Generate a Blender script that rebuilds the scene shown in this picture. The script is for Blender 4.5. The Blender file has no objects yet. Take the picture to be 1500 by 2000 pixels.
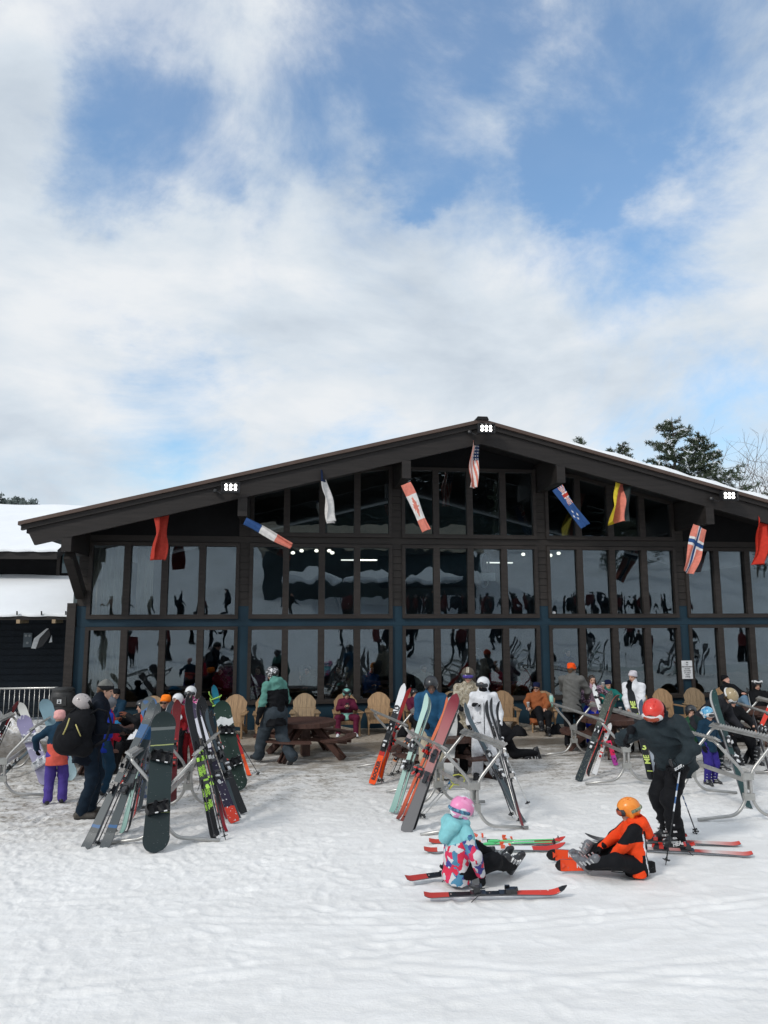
import bpy, math, random
import numpy as np
from mathutils import Vector, Matrix
random.seed(7); RNG = np.random.default_rng(7)
SC = bpy.context.scene; COL = SC.collection
D2R = math.radians
# ---------------------------------------------------------------- camera
F = 1450.0; CAM = np.array([0.0, 0.0, 2.7])
_p, _r, _y = np.radians([8.2, -0.15, 7.3])
_f = np.array([math.sin(_y)*math.cos(_p), math.cos(_y)*math.cos(_p), math.sin(_p)])
_a = np.array([math.cos(_y), -math.sin(_y), 0.0]); _b = np.cross(_a, _f)
CR = math.cos(_r)*_a + math.sin(_r)*_b; CU = -math.sin(_r)*_a + math.cos(_r)*_b; CF = _f
cd = bpy.data.cameras.new('camera'); cam = bpy.data.objects.new('camera', cd); COL.objects.link(cam)
cd.sensor_fit = 'VERTICAL'; cd.sensor_height = 24.0; cd.sensor_width = 18.0; cd.lens = 24.0*F/2000.0
cd.clip_start = 0.1; cd.clip_end = 3000
cam.matrix_world = Matrix(((CR[0], CU[0], -CF[0], CAM[0]), (CR[1], CU[1], -CF[1], CAM[1]), (CR[2], CU[2], -CF[2], CAM[2]), (0, 0, 0, 1)))
SC.camera = cam
SC.render.resolution_x = 768; SC.render.resolution_y = 1024
SC.view_settings.view_transform = 'Standard'; SC.view_settings.look = 'None'
SC.view_settings.exposure = 0.0; SC.view_settings.gamma = 1.0
def ray(x, y): return CF*F + CR*(x-750) - CU*(y-1000)
def at(x, y, Y):
    d = ray(x, y); return CAM + d*(Y/d[1])
def gz(Y):                                   # the packed snow falls gently towards the lodge
    return 0.03*max(0.0, 14.0-Y)
def gnd(x, y):
    d = ray(x, y); Y = 10.0
    for i in range(60):
        t = (gz(Y)-CAM[2])/d[2]; Y = .5*Y+.5*d[1]*t
    return CAM + d*(Y/d[1])
# ---------------------------------------------------------------- world: Nishita sky behind broken cloud
SUN_EL, SUN_AZ = D2R(38), D2R(-128)          # azimuth clockwise from +Y
w = bpy.data.worlds.new('World'); SC.world = w; w.use_nodes = True
nt = w.node_tree; nt.nodes.clear()
def wn(t, **k):
    n = nt.nodes.new(t)
    for a, v in k.items(): setattr(n, a, v)
    return n
def wl(a, b): nt.links.new(a, b)
sky = wn('ShaderNodeTexSky', sky_type='NISHITA', sun_disc=False, sun_elevation=SUN_EL, sun_rotation=SUN_AZ)
sky.air_density = 1.3; sky.dust_density = .6; sky.ozone_density = 1.2
bg_sky = wn('ShaderNodeBackground'); bg_sky.inputs[1].default_value = 0.15
tint = wn('ShaderNodeMixRGB', blend_type='MULTIPLY'); tint.inputs[0].default_value = 1; wl(sky.outputs[0], tint.inputs[1]); tint.inputs[2].default_value = (.70, 1.0, 1.20, 1); wl(tint.outputs[0], bg_sky.inputs[0])
tc = wn('ShaderNodeTexCoord')
def wnoise(scale, detail, rough, dist=0.0, sz=1.0, off=(0, 0, 0)):
    mp = wn('ShaderNodeMapping'); mp.inputs['Scale'].default_value = (1, 1, sz); mp.inputs['Location'].default_value = off
    wl(tc.outputs['Generated'], mp.inputs[0])
    n = wn('ShaderNodeTexNoise'); n.inputs['Scale'].default_value = scale; n.inputs['Detail'].default_value = detail
    n.inputs['Roughness'].default_value = rough; n.inputs['Distortion'].default_value = dist
    wl(mp.outputs[0], n.inputs[0]); return n
def wmath(op, a, b=None, c=None, clamp=False):
    m = wn('ShaderNodeMath', operation=op, use_clamp=clamp)
    for i, v in enumerate((a, b, c)):
        if v is None: continue
        if isinstance(v, (int, float)): m.inputs[i].default_value = v
        else: wl(v, m.inputs[i])
    return m.outputs[0]
dn = wnoise(3.2, 7, .6, 0, 1.5, (1.3, 4.1, 2.2))
vs = wn('ShaderNodeVectorMath', operation='SUBTRACT'); wl(dn.outputs['Color'], vs.inputs[0]); vs.inputs[1].default_value = (.5, .5, .5)
vm = wn('ShaderNodeVectorMath', operation='SCALE'); wl(vs.outputs[0], vm.inputs[0]); vm.inputs['Scale'].default_value = .34
va = wn('ShaderNodeVectorMath', operation='ADD'); wl(tc.outputs['Generated'], va.inputs[0]); wl(vm.outputs[0], va.inputs[1])
vn = wn('ShaderNodeVectorMath', operation='NORMALIZE'); wl(va.outputs[0], vn.inputs[0])
# openings in the cloud deck: (direction, angular radius, strength)
HOLES = [((330, 190), .15, .9), ((270, 310), .12, .8), ((210, 170), .08, .7), ((450, 60), .08, .5), ((420, 300), .10, .8), ((780, 130), .11, .75), ((880, 260), .12, .85), ((1060, 130), .12, .9), ((900, 370), .06, .8),
         ((1180, 270), .13, 1), ((1290, 150), .12, .85), ((1400, 110), .10, .7), ((1200, 350), .06, .6), ((700, 620), .07, .34), ((760, 700), .06, .42), ((230, 790), .09, .45), ((330, 780), .07, .35),
         ((630, 560), .05, .3), ((560, 400), .07, .42), ((1100, -200), .4, .8), ((300, -300), .3, .6), ((650, 820), .06, .35), ((980, 440), .05, .3), ((600, 170), .11, .62), ((560, 320), .08, .5), ((700, 250), .09, .6), ((960, 260), .10, .7), ((480, 200), .09, .7), ((1040, 330), .07, .6), ((1320, 330), .05, .4), ((150, 60), .07, .35), ((60, 180), .06, .25)]
acc = None
for (px, py), rad, st in HOLES:
    d = ray(px, py); d = d/np.linalg.norm(d)
    dp = wn('ShaderNodeVectorMath', operation='DISTANCE'); wl(vn.outputs[0], dp.inputs[0]); dp.inputs[1].default_value = tuple(d)
    m = wn('ShaderNodeMapRange', interpolation_type='SMOOTHERSTEP'); wl(dp.outputs['Value'], m.inputs[0])
    m.inputs[1].default_value = rad*1.45; m.inputs[2].default_value = rad*.15; m.inputs[3].default_value = 0; m.inputs[4].default_value = st
    acc = m.outputs[0] if acc is None else wmath('SMOOTH_MAX', acc, m.outputs[0], .25)
cn = wnoise(2.9, 11, .62, .45, 1.5, (5.2, 0.4, 3.7))
wisp = wmath('MULTIPLY', wmath('SUBTRACT', cn.outputs['Fac'], .5), 2.3)
blue = wmath('SUBTRACT', acc, wisp)
bl = wn('ShaderNodeMapRange', interpolation_type='SMOOTHSTEP'); wl(blue, bl.inputs[0])
bl.inputs[1].default_value = .12; bl.inputs[2].default_value = .92; bl.inputs[3].default_value = 0; bl.inputs[4].default_value = .88
cc = wnoise(3.0, 8, .55, .3, 2.2, (0.7, 7.4, 1.1))
cr = wn('ShaderNodeValToRGB'); wl(cc.outputs['Fac'], cr.inputs[0])
cr.color_ramp.elements[0].position = .33; cr.color_ramp.elements[0].color = (.56, .635, .72, 1)
cr.color_ramp.elements[1].position = .60; cr.color_ramp.elements[1].color = (.84, .87, .90, 1)
e = cr.color_ramp.elements.new(.47); e.color = (.69, .76, .83, 1)
bg_cl = wn('ShaderNodeBackground'); wl(cr.outputs[0], bg_cl.inputs[0]); bg_cl.inputs[1].default_value = 1.0
mx = wn('ShaderNodeMixShader'); wl(bl.outputs[0], mx.inputs[0]); wl(bg_cl.outputs[0], mx.inputs[1]); wl(bg_sky.outputs[0], mx.inputs[2])
wo = wn('ShaderNodeOutputWorld'); wl(mx.outputs[0], wo.inputs[0])
# ---------------------------------------------------------------- sun through thin cloud
sl = bpy.data.lights.new('sun', 'SUN'); sl.energy = 1.7; sl.angle = D2R(9); sl.color = (1.0, .96, .90)
so = bpy.data.objects.new('sun', sl); COL.objects.link(so)
sd = Vector((math.sin(SUN_AZ)*math.cos(SUN_EL), math.cos(SUN_AZ)*math.cos(SUN_EL), math.sin(SUN_EL)))
so.rotation_euler = (-sd).to_track_quat('-Z', 'Y').to_euler(); so.location = (0, -10, 30)

# ================================================================ materials
MATS = {}
def newmat(name):
    m = bpy.data.materials.new(name); m.use_nodes = True; return m, m.node_tree, m.node_tree.nodes['Principled BSDF']
def mat(name, col, rough=.6, metal=0.0, var=.12, nscale=8.0, bump=.0, bscale=60.0, spec=.5, coat=0.0, stretch=(1, 1, 1)):
    if name in MATS: return MATS[name]
    m, t, b = newmat(name); N = t.nodes; L = t.links
    b.inputs['Roughness'].default_value = rough; b.inputs['Metallic'].default_value = metal
    b.inputs['Specular IOR Level'].default_value = spec; b.inputs['Coat Weight'].default_value = coat
    tcn = N.new('ShaderNodeTexCoord'); mp = N.new('ShaderNodeMapping'); mp.inputs['Scale'].default_value = stretch
    L.new(tcn.outputs['Object'], mp.inputs[0])
    n = N.new('ShaderNodeTexNoise'); n.inputs['Scale'].default_value = nscale; n.inputs['Detail'].default_value = 6; L.new(mp.outputs[0], n.inputs[0])
    mr = N.new('ShaderNodeMapRange'); mr.inputs[1].default_value = .3; mr.inputs[2].default_value = .7
    mr.inputs[3].default_value = 1-var; mr.inputs[4].default_value = 1+var; L.new(n.outputs['Fac'], mr.inputs[0])
    vmm = N.new('ShaderNodeVectorMath'); vmm.operation = 'SCALE'; vmm.inputs[0].default_value = col[:3]; L.new(mr.outputs[0], vmm.inputs['Scale'])
    if name.startswith('chair_wood'):
        oi = N.new('ShaderNodeObjectInfo'); rm = N.new('ShaderNodeMath'); rm.operation = 'MULTIPLY_ADD'; L.new(oi.outputs['Random'], rm.inputs[0]); rm.inputs[1].default_value = .5; rm.inputs[2].default_value = .72
        r2 = N.new('ShaderNodeMath'); r2.operation = 'MULTIPLY'; L.new(rm.outputs[0], r2.inputs[0]); L.new(mr.outputs[0], r2.inputs[1]); L.new(r2.outputs[0], vmm.inputs['Scale'])
    L.new(vmm.outputs[0], b.inputs['Base Color'])
    if bump > 0:
        n2 = N.new('ShaderNodeTexNoise'); n2.inputs['Scale'].default_value = bscale; n2.inputs['Detail'].default_value = 4; L.new(mp.outputs[0], n2.inputs[0])
        bp = N.new('ShaderNodeBump'); bp.inputs['Strength'].default_value = bump; bp.inputs['Distance'].default_value = .02
        L.new(n2.outputs['Fac'], bp.inputs['Height']); L.new(bp.outputs[0], b.inputs['Normal'])
    MATS[name] = m; return m
def emat(name, col, st):
    if name in MATS: return MATS[name]
    m, t, b = newmat(name); b.inputs['Base Color'].default_value = (*col, 1)
    b.inputs['Emission Color'].default_value = (*col, 1); b.inputs['Emission Strength'].default_value = st
    MATS[name] = m; return m
def cloth(name, col, rough=.75, bump=.35):
    return mat(name, col, rough, 0, .13, 14, bump, 28, .14)
def gloss(name, col, rough=.25): return mat(name, col, rough, 0, .05, 9, 0, 1, .5, .4)
def rampmat(name, axis, stops, rough=.3, noise=.0, nscale=20, const=True, lo=0.0, hi=1.0, speck=None):
    """colour bands of a printed top sheet along one object axis"""
    if name in MATS: return MATS[name]
    m, t, b = newmat(name); N = t.nodes; L = t.links
    b.inputs['Roughness'].default_value = rough+.12; b.inputs['Specular IOR Level'].default_value = .3
    tcn = N.new('ShaderNodeTexCoord'); sp = N.new('ShaderNodeSeparateXYZ'); L.new(tcn.outputs['Object'], sp.inputs[0])
    n = N.new('ShaderNodeTexNoise'); n.inputs['Scale'].default_value = nscale; n.inputs['Detail'].default_value = 5; L.new(tcn.outputs['Object'], n.inputs[0])
    mr = N.new('ShaderNodeMapRange'); mr.inputs[1].default_value = lo; mr.inputs[2].default_value = hi; L.new(sp.outputs[axis], mr.inputs[0])
    a = N.new('ShaderNodeMath'); a.operation = 'MULTIPLY_ADD'; L.new(n.outputs['Fac'], a.inputs[0]); a.inputs[1].default_value = noise; L.new(mr.outputs[0], a.inputs[2])
    a2 = N.new('ShaderNodeMath'); a2.operation = 'SUBTRACT'; L.new(a.outputs[0], a2.inputs[0]); a2.inputs[1].default_value = noise*.5
    r = N.new('ShaderNodeValToRGB'); L.new(a2.outputs[0], r.inputs[0]); r.color_ramp.interpolation = 'CONSTANT' if const else 'LINEAR'
    els = r.color_ramp.elements
    els[0].position = stops[0][0]; els[0].color = (*stops[0][1], 1); els[1].position = stops[1][0]; els[1].color = (*stops[1][1], 1)
    for p, c in stops[2:]:
        e = els.new(p); e.color = (*c, 1)
    out = r.outputs[0]
    if speck is None: speck = ((.22, .22, .23), .70, 75)
    if speck:                                  # patches of snow / scuffs / print
        col, th, sc = speck
        n3 = N.new('ShaderNodeTexNoise'); n3.inputs['Scale'].default_value = sc; n3.inputs['Detail'].default_value = 3; L.new(tcn.outputs['Object'], n3.inputs[0])
        g = N.new('ShaderNodeMapRange'); g.inputs[1].default_value = th; g.inputs[2].default_value = th+.03; L.new(n3.outputs['Fac'], g.inputs[0])
        mxx = N.new('ShaderNodeMixRGB'); L.new(g.outputs[0], mxx.inputs[0]); L.new(out, mxx.inputs[1]); mxx.inputs[2].default_value = (*col, 1); out = mxx.outputs[0]
    L.new(out, b.inputs['Base Color']); MATS[name] = m; return m
def camo(name, cols, scale=9, rough=.7, dist=1.2):
    """printed fabric: hard-edged patches of several colours"""
    if name in MATS: return MATS[name]
    m, t, b = newmat(name); N = t.nodes; L = t.links; b.inputs['Roughness'].default_value = rough
    tcn = N.new('ShaderNodeTexCoord'); n = N.new('ShaderNodeTexNoise'); n.inputs['Scale'].default_value = scale*1.1; n.inputs['Detail'].default_value = 3; L.new(tcn.outputs['Object'], n.inputs[0])
    s1 = N.new('ShaderNodeVectorMath'); s1.operation = 'MULTIPLY_ADD'; L.new(n.outputs['Color'], s1.inputs[0]); s1.inputs[1].default_value = (1.4*dist/scale,)*3; L.new(tcn.outputs['Object'], s1.inputs[2])
    vo = N.new('ShaderNodeTexVoronoi'); vo.inputs['Scale'].default_value = scale*1.9; L.new(s1.outputs[0], vo.inputs['Vector']); sx = N.new('ShaderNodeSeparateXYZ'); L.new(vo.outputs['Color'], sx.inputs[0])
    r = N.new('ShaderNodeValToRGB'); r.color_ramp.interpolation = 'CONSTANT'; L.new(sx.outputs[0], r.inputs[0])
    els = r.color_ramp.elements; k = len(cols)
    els[0].position = 0; els[0].color = (*cols[0], 1); els[1].position = 1/k; els[1].color = (*cols[1], 1)
    for i in range(2, k):
        e = els.new(i/k); e.color = (*cols[i], 1)
    L.new(r.outputs[0], b.inputs['Base Color']); MATS[name] = m; return m

# ================================================================ mesh helpers
def link(o, parent=None):
    COL.objects.link(o)
    if parent is not None: o.parent = parent
    return o
def tag(o, label=None, cat=None, group=None, kind=None):
    if label: o['label'] = label
    if cat: o['category'] = cat
    if group: o['group'] = group
    if kind: o['kind'] = kind
    return o
def thing(name, label, cat, loc=(0, 0, 0), rz=0.0, group=None):
    o = bpy.data.objects.new(name, None); o.empty_display_size = .2; COL.objects.link(o)
    o.location = tuple(float(v) for v in loc); o.rotation_euler = (0, 0, rz); return tag(o, label, cat, group)
def copy_tree(o, parent=None):
    c = o.copy(); COL.objects.link(c); c.parent = parent
    for ch in list(o.children): copy_tree(ch, c)
    return c
class MB:
    def __init__(s): s.v = []; s.f = []; s.m = []; s.n = 0
    def add(s, v, f, mi=0):
        s.v.append(np.asarray(v, float).reshape(-1, 3)); s.f += [tuple(int(i)+s.n for i in q) for q in f]; s.m += [mi]*len(f); s.n += len(s.v[-1]); return s
    def box(s, c, d, mi=0, R=None, taper=1.0):
        x, y, z = d[0]/2, d[1]/2, d[2]/2; t = taper
        p = np.array([(-x, -y, -z), (x, -y, -z), (x, y, -z), (-x, y, -z), (-x*t, -y*t, z), (x*t, -y*t, z), (x*t, y*t, z), (-x*t, y*t, z)])
        if R is not None: p = p @ np.array(R).T
        return s.add(p+np.array(c), [(0, 3, 2, 1), (4, 5, 6, 7), (0, 1, 5, 4), (1, 2, 6, 5), (2, 3, 7, 6), (3, 0, 4, 7)], mi)
    def beam(s, a, b, wd, ht, mi=0, up=(0, 0, 1)):
        a = np.array(a, float); b = np.array(b, float); d = b-a; L = np.linalg.norm(d); d = d/L
        sd_ = np.cross(d, np.array(up, float)); sd_ /= np.linalg.norm(sd_)+1e-9; u = np.cross(sd_, d)
        R = np.array([sd_, d, u]).T
        return s.box((a+b)/2, (wd, L, ht), mi, R)
    def prism(s, poly, y0, y1, mi=0, axis='y'):
        """polygon in XZ extruded along Y (axis y) or in XY extruded along Z"""
        n = len(poly)
        if axis == 'y': v = [(p[0], y0, p[1]) for p in poly]+[(p[0], y1, p[1]) for p in poly]
        else: v = [(p[0], p[1], y0) for p in poly]+[(p[0], p[1], y1) for p in poly]
        f = [tuple(range(n)), tuple(range(2*n-1, n-1, -1))]+[(i, i+n, (i+1) % n+n, (i+1) % n) for i in range(n)]
        return s.add(v, f, mi)
    def tube(s, pts, r, seg=8, mi=0, cap=True, flat=1.0, ref=None):
        P = np.asarray(pts, float); n = len(P); r = np.broadcast_to(np.asarray(r, float), (n,))
        T = np.gradient(P, axis=0); T /= np.linalg.norm(T, axis=1)[:, None]+1e-9
        u = np.array(ref if ref is not None else ((0, 0, 1) if abs(T[0][2]) < .9 else (1, 0, 0)), float); V = []
        for i in range(n):
            u = u-T[i]*np.dot(u, T[i]); u /= np.linalg.norm(u)+1e-9; wv = np.cross(T[i], u)
            for k in range(seg):
                a = 2*math.pi*k/seg; V.append(P[i]+r[i]*(math.cos(a)*u*flat+math.sin(a)*wv))
        Fc = []
        for i in range(n-1):
            for k in range(seg):
                Fc.append((i*seg+k, i*seg+(k+1) % seg, (i+1)*seg+(k+1) % seg, (i+1)*seg+k))
        if cap: Fc += [tuple(range(seg-1, -1, -1)), tuple(range((n-1)*seg, n*seg))]
        return s.add(V, Fc, mi)
    def lathe(s, prof, c=(0, 0, 0), seg=20, mi=0, R=None, sc=(1, 1, 1)):
        V = []
        for (r, z) in prof:
            for k in range(seg):
                a = 2*math.pi*k/seg; V.append((r*math.cos(a)*sc[0], r*math.sin(a)*sc[1], z*sc[2]))
        V = np.array(V)
        if R is not None: V = V @ np.array(R).T
        n = len(prof); Fc = [(i*seg+k, i*seg+(k+1) % seg, (i+1)*seg+(k+1) % seg, (i+1)*seg+k) for i in range(n-1) for k in range(seg)]
        Fc += [tuple(range(seg-1, -1, -1)), tuple(range((n-1)*seg, n*seg))]
        return s.add(V+np.array(c), Fc, mi)
    def build(s, name, mats, parent=None, smooth=False, loc=None):
        V = np.concatenate(s.v) if s.v else np.zeros((0, 3))
        return mesh_obj(name, V, s.f, mats, s.m, parent, smooth, loc)
def mesh_obj(name, V, Fc, mats, mi=None, parent=None, smooth=False, loc=None):
    me = bpy.data.meshes.new(name)
    V = np.asarray(V, dtype=np.float32)
    if isinstance(Fc, np.ndarray) and Fc.ndim == 2:
        k = Fc.shape[1]; nf = len(Fc)
        me.vertices.add(len(V)); me.vertices.foreach_set('co', V.ravel())
        me.loops.add(nf*k); me.loops.foreach_set('vertex_index', Fc.astype(np.int32).ravel())
        me.polygons.add(nf); me.polygons.foreach_set('loop_start', np.arange(0, nf*k, k, dtype=np.int32))
        me.polygons.foreach_set('loop_total', np.full(nf, k, dtype=np.int32))
        me.update(calc_edges=True); me.validate()
    else:
        me.from_pydata([tuple(map(float, v)) for v in V], [], Fc)
    if not isinstance(mats, (list, tuple)): mats = [mats]
    for m in mats: me.materials.append(m)
    if mi is not None and len(mats) > 1: me.polygons.foreach_set('material_index', np.asarray(mi, dtype=np.int32))
    if smooth is True: me.polygons.foreach_set('use_smooth', np.ones(len(me.polygons), dtype=bool))
    elif smooth:                                 # smooth below an angle
        me.polygons.foreach_set('use_smooth', np.ones(len(me.polygons), dtype=bool))
        try: me.set_sharp_from_angle(angle=smooth)
        except Exception: pass
    me.update()
    o = bpy.data.objects.new(name, me); link(o, parent)
    if loc is not None: o.location = tuple(float(v) for v in loc)
    return o
def bez(pts, n=8, r=.12):
    """polyline with rounded corners of radius r"""
    P = [np.array(p, float) for p in pts]; out = [P[0]]
    for i in range(1, len(P)-1):
        a, b, c = P[i-1], P[i], P[i+1]; la, lc = np.linalg.norm(a-b), np.linalg.norm(c-b); q = min(r, la*.45, lc*.45)
        p0 = b+(a-b)/la*q; p2 = b+(c-b)/lc*q
        for k in range(n+1):
            t = k/n; out.append((1-t)**2*p0+2*t*(1-t)*b+t*t*p2)
    out.append(P[-1]); return out
# ---- value noise on numpy arrays
_perm = RNG.random((256, 256)).astype(np.float32)
def vnoise(x, y):
    xi = np.floor(x).astype(int); yi = np.floor(y).astype(int); fx = x-xi; fy = y-yi
    fx = fx*fx*(3-2*fx); fy = fy*fy*(3-2*fy)
    g = lambda a, b: _perm[a & 255, b & 255]
    return (g(xi, yi)*(1-fx)+g(xi+1, yi)*fx)*(1-fy)+(g(xi, yi+1)*(1-fx)+g(xi+1, yi+1)*fx)*fy
def fbm(x, y, o=4, g=.5):
    s = 0; a = 1; t = 0
    for i in range(o):
        s = s+a*vnoise(x*(2**i)+17.3*i, y*(2**i)-9.1*i); t += a; a *= g
    return s/t-.5
def text_obj(name, body, size, M, material, parent=None, ext=.0012, bold=.0, align='CENTER', spacing=1.0, label=None):
    """real lettering as a thin raised mesh; M places its XY plane"""
    c = bpy.data.curves.new(name, 'FONT'); c.body = body; c.size = size; c.extrude = ext; c.offset = bold; c.align_x = align; c.align_y = 'CENTER'
    c.space_character = spacing; c.resolution_u = 2
    o = bpy.data.objects.new(name+'_tmp', c); COL.objects.link(o)
    dg = bpy.context.evaluated_depsgraph_get(); me = bpy.data.meshes.new_from_object(o.evaluated_get(dg))
    bpy.data.objects.remove(o); bpy.data.curves.remove(c)
    me.materials.clear(); me.materials.append(material); me.transform(Matrix([list(map(float, r)) for r in M]))
    q = bpy.data.objects.new(name, me); link(q, parent)
    return q
def frame(o, x, y, z=None):
    x = np.array(x, float); x /= np.linalg.norm(x); y = np.array(y, float); y = y-x*np.dot(x, y); y /= np.linalg.norm(y); z = np.cross(x, y)
    return [[x[0], y[0], z[0], o[0]], [x[1], y[1], z[1], o[1]], [x[2], y[2], z[2], o[2]], [0, 0, 0, 1]]
# ================================================================ ground
BROWN = mat('trim_brown', (.030, .024, .021), .62, 0, .28, 3, .15, 40, .4, 0, (1, 1, 6))
BROWN2 = mat('fascia_brown', (.020, .0165, .015), .6, 0, .32, 2, .2, 30, .35, 0, (.5, 1, 8))
SIDING = mat('siding_brown', (.032, .027, .024), .65, 0, .14, 2.5, .2, 30, .35, 0, (1, 1, 7))
DARKW = mat('dark_siding', (.007, .007, .008), .75, 0, .2, 3, .2, 20, .2)
BLUE = mat('blue_paint', (.010, .036, .058), .6, 0, .12, 2.5, .15, 40, .35)
NAVY = mat('navy_siding', (.003, .008, .014), .65, 0, .15, 3, .2, 20, .3)
CAPM = mat('roof_metal', (.10, .066, .052), .5, .2, .1, 3)
SOFF = mat('soffit', (.008, .0075, .008), .8, 0, .2, 2)
WHITESNOW = mat('roof_snow', (.86, .88, .90), .7, 0, .03, 1.2, .25, 6)

def snow_mat():
    m, t, b = newmat('packed_snow'); N = t.nodes; L = t.links
    tcn = N.new('ShaderNodeTexCoord'); sp = N.new('ShaderNodeSeparateXYZ'); L.new(tcn.outputs['Object'], sp.inputs[0])
    def nz(scale, det=6, st=(1, 1, 1), rough=.55):
        mp = N.new('ShaderNodeMapping'); mp.inputs['Scale'].default_value = st; L.new(tcn.outputs['Object'], mp.inputs[0])
        n = N.new('ShaderNodeTexNoise'); n.inputs['Scale'].default_value = scale; n.inputs['Detail'].default_value = det; n.inputs['Roughness'].default_value = rough
        L.new(mp.outputs[0], n.inputs[0]); return n.outputs['Fac']
    def mth(op, a, b_=None, c=None, cl=False):
        n = N.new('ShaderNodeMath'); n.operation = op; n.use_clamp = cl
        for i, v in enumerate((a, b_, c)):
            if v is None: continue
            if isinstance(v, (int, float)): n.inputs[i].default_value = v
            else: L.new(v, n.inputs[i])
        return n.outputs[0]
    def rng(x, a, b_, c=0, d=1):
        n = N.new('ShaderNodeMapRange'); n.interpolation_type = 'SMOOTHSTEP'; L.new(x, n.inputs[0])
        for i, v in enumerate((a, b_, c, d)): n.inputs[i+1].default_value = v
        return n.outputs[0]
    def mixc(f, a, b_):
        n = N.new('ShaderNodeMixRGB'); L.new(f, n.inputs[0])
        for i, v in ((1, a), (2, b_)):
            if isinstance(v, tuple): n.inputs[i].default_value = (*v, 1)
            else: L.new(v, n.inputs[i])
        return n.outputs[0]
    X, Y = sp.outputs[0], sp.outputs[1]
    big = nz(.55, 5); med = nz(2.3, 7, (1, 2.2, 1)); fine = nz(13, 5, (1, 1.8, 1), .6); spk = nz(30, 3)
    yy = mth('ADD', Y, mth('MULTIPLY', mth('SUBTRACT', big, .5), 4.5))
    yy = mth('SUBTRACT', yy, mth('MULTIPLY', X, .0))
    left = rng(X, 1.5, -4.5)                                   # trampled further out on the left
    yl = mth('ADD', yy, mth('MULTIPLY', left, 2.6))
    trod = rng(yl, 8.5, 15.2)
    base = mixc(rng(med, .35, .68), (.81, .80, .785), (.885, .875, .86))
    grey = mixc(rng(fine, .4, .62), (.50, .47, .43), (.70, .69, .67))
    c = mixc(mth('MULTIPLY', trod, rng(med, .30, .62, .35, 1.0)), base, grey)
    dirt = mth('MULTIPLY', rng(yl, 9.8, 14.2), rng(mth('MULTIPLY', fine, mth('ADD', med, .45)), .47, .60))
    c = mixc(mth('MULTIPLY', dirt, .85), c, (.20, .165, .125))
    slush = mth('MULTIPLY', rng(yy, 13.7, 15.6), rng(med, .36, .56, .45, 1))
    c = mixc(mth('MULTIPLY', slush, .92), c, mixc(rng(fine, .4, .6), (.17, .145, .115), (.36, .325, .28)))
    sand = rng(mth('ADD', Y, mth('MULTIPLY', mth('SUBTRACT', med, .5), .9)), 16.7, 17.1)
    c = mixc(sand, c, mixc(rng(fine, .35, .62), (.25, .205, .155), (.42, .37, .31)))
    Z = sp.outputs[2]; pil = mth('MULTIPLY', rng(mth('ADD', Z, mth('MULTIPLY', mth('SUBTRACT', fine, .5), .25)), .06, .22), rng(Y, 16, 16.6))
    c = mixc(pil, c, mixc(rng(fine, .35, .6), (.55, .51, .46), (.80, .80, .81)))
    wet = mth('MULTIPLY', rng(mth('ADD', Y, mth('MULTIPLY', mth('SUBTRACT', big, .5), 1.2)), 15.6, 16.1), rng(Y, 17.1, 16.7))
    c = mixc(mth('MULTIPLY', wet, .8), c, (.105, .088, .068))
    c = mixc(mth('MULTIPLY', rng(spk, .70, .76), rng(Y, 6, 12, 0, .7)), c, (.16, .13, .10))
    L.new(c, b.inputs['Base Color']); b.inputs['Roughness'].default_value = .62
    b.inputs['Specular IOR Level'].default_value = .25
    rr = rng(wet, 0, 1, .65, .32); L.new(rr, b.inputs['Roughness'])
    bp = N.new('ShaderNodeBump'); bp.inputs['Strength'].default_value = .55; bp.inputs['Distance'].default_value = .03
    hgt = mth('ADD', mth('MULTIPLY', nz(34, 6, (1, 1.4, 1), .65), .45), mth('MULTIPLY', nz(7, 5, (.9, 1.4, 1)), .5)); L.new(hgt, bp.inputs['Height']); L.new(bp.outputs[0], b.inputs['Normal'])
    return m
SNOW = snow_mat()
def hillz(Y):
    Y = np.asarray(Y, float)
    z = np.where(Y < 14, .03*(14-Y), 0)
    z = z+np.where(Y < 0, .13*(-Y), 0)+np.where(Y < -15, .09*(-15-Y), 0)
    return z
def ground_detail(x, y):
    h = .045*fbm(x*.55, y*.55, 3)
    h = h+.010*fbm(x*1.6+y*.7, y*3.6, 4)+.006*fbm(x*2.2-y*1.3, y*11+x*2.6, 4, .6)*np.clip((10-y)/4, 0, 1)*2*np.clip((12-y)/5, .3, 1)
    lft = np.clip((1.6-x)/4, 0, 1)*np.clip((y-4)/3, .15, 1)
    tr = np.clip((y-8)/4, .15, 1)
    rough = np.clip(.18+.24*np.clip((y-6)/3, 0, 1)+lft*.7+tr*.3+1.2*np.clip(fbm(x*.6+9, y*.6, 3), -.2, .4), 0, 1.5)*np.clip((18-y)/2, .3, 1)
    n = fbm(x*6, y*6, 4, .6); h = h+.030*rough*(np.abs(n)*-1.6+.2)
    n2 = fbm(x*17+3, y*17, 3, .6); h = h+.016*rough*np.clip(n2+.06, 0, 1)*2
    return h
_fp = []
rr = np.random.default_rng(3)
for i in range(1500):
    Yf = rr.uniform(4.5, 15.5); Xf = rr.uniform(-.45*Yf-1, .75*Yf)
    if Xf > 2 and Yf < 9 and rr.random() < .6: continue
    _fp.append((Xf, Yf, rr.uniform(0, 3.1), rr.uniform(.004, .016)*min(1, .25+(Yf-4)/8), rr.uniform(.09, .15)))
_tr = []                                        # ski tracks: long shallow grooves
for i in range(16):
    a = rr.uniform(-.38, .30); x0 = rr.uniform(-5, 8); y0 = rr.uniform(4.2, 10.5); _tr.append((x0, y0, a, rr.uniform(.002, .007), rr.uniform(1.0, 4.5), rr.uniform(-.06, .06)))
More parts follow.
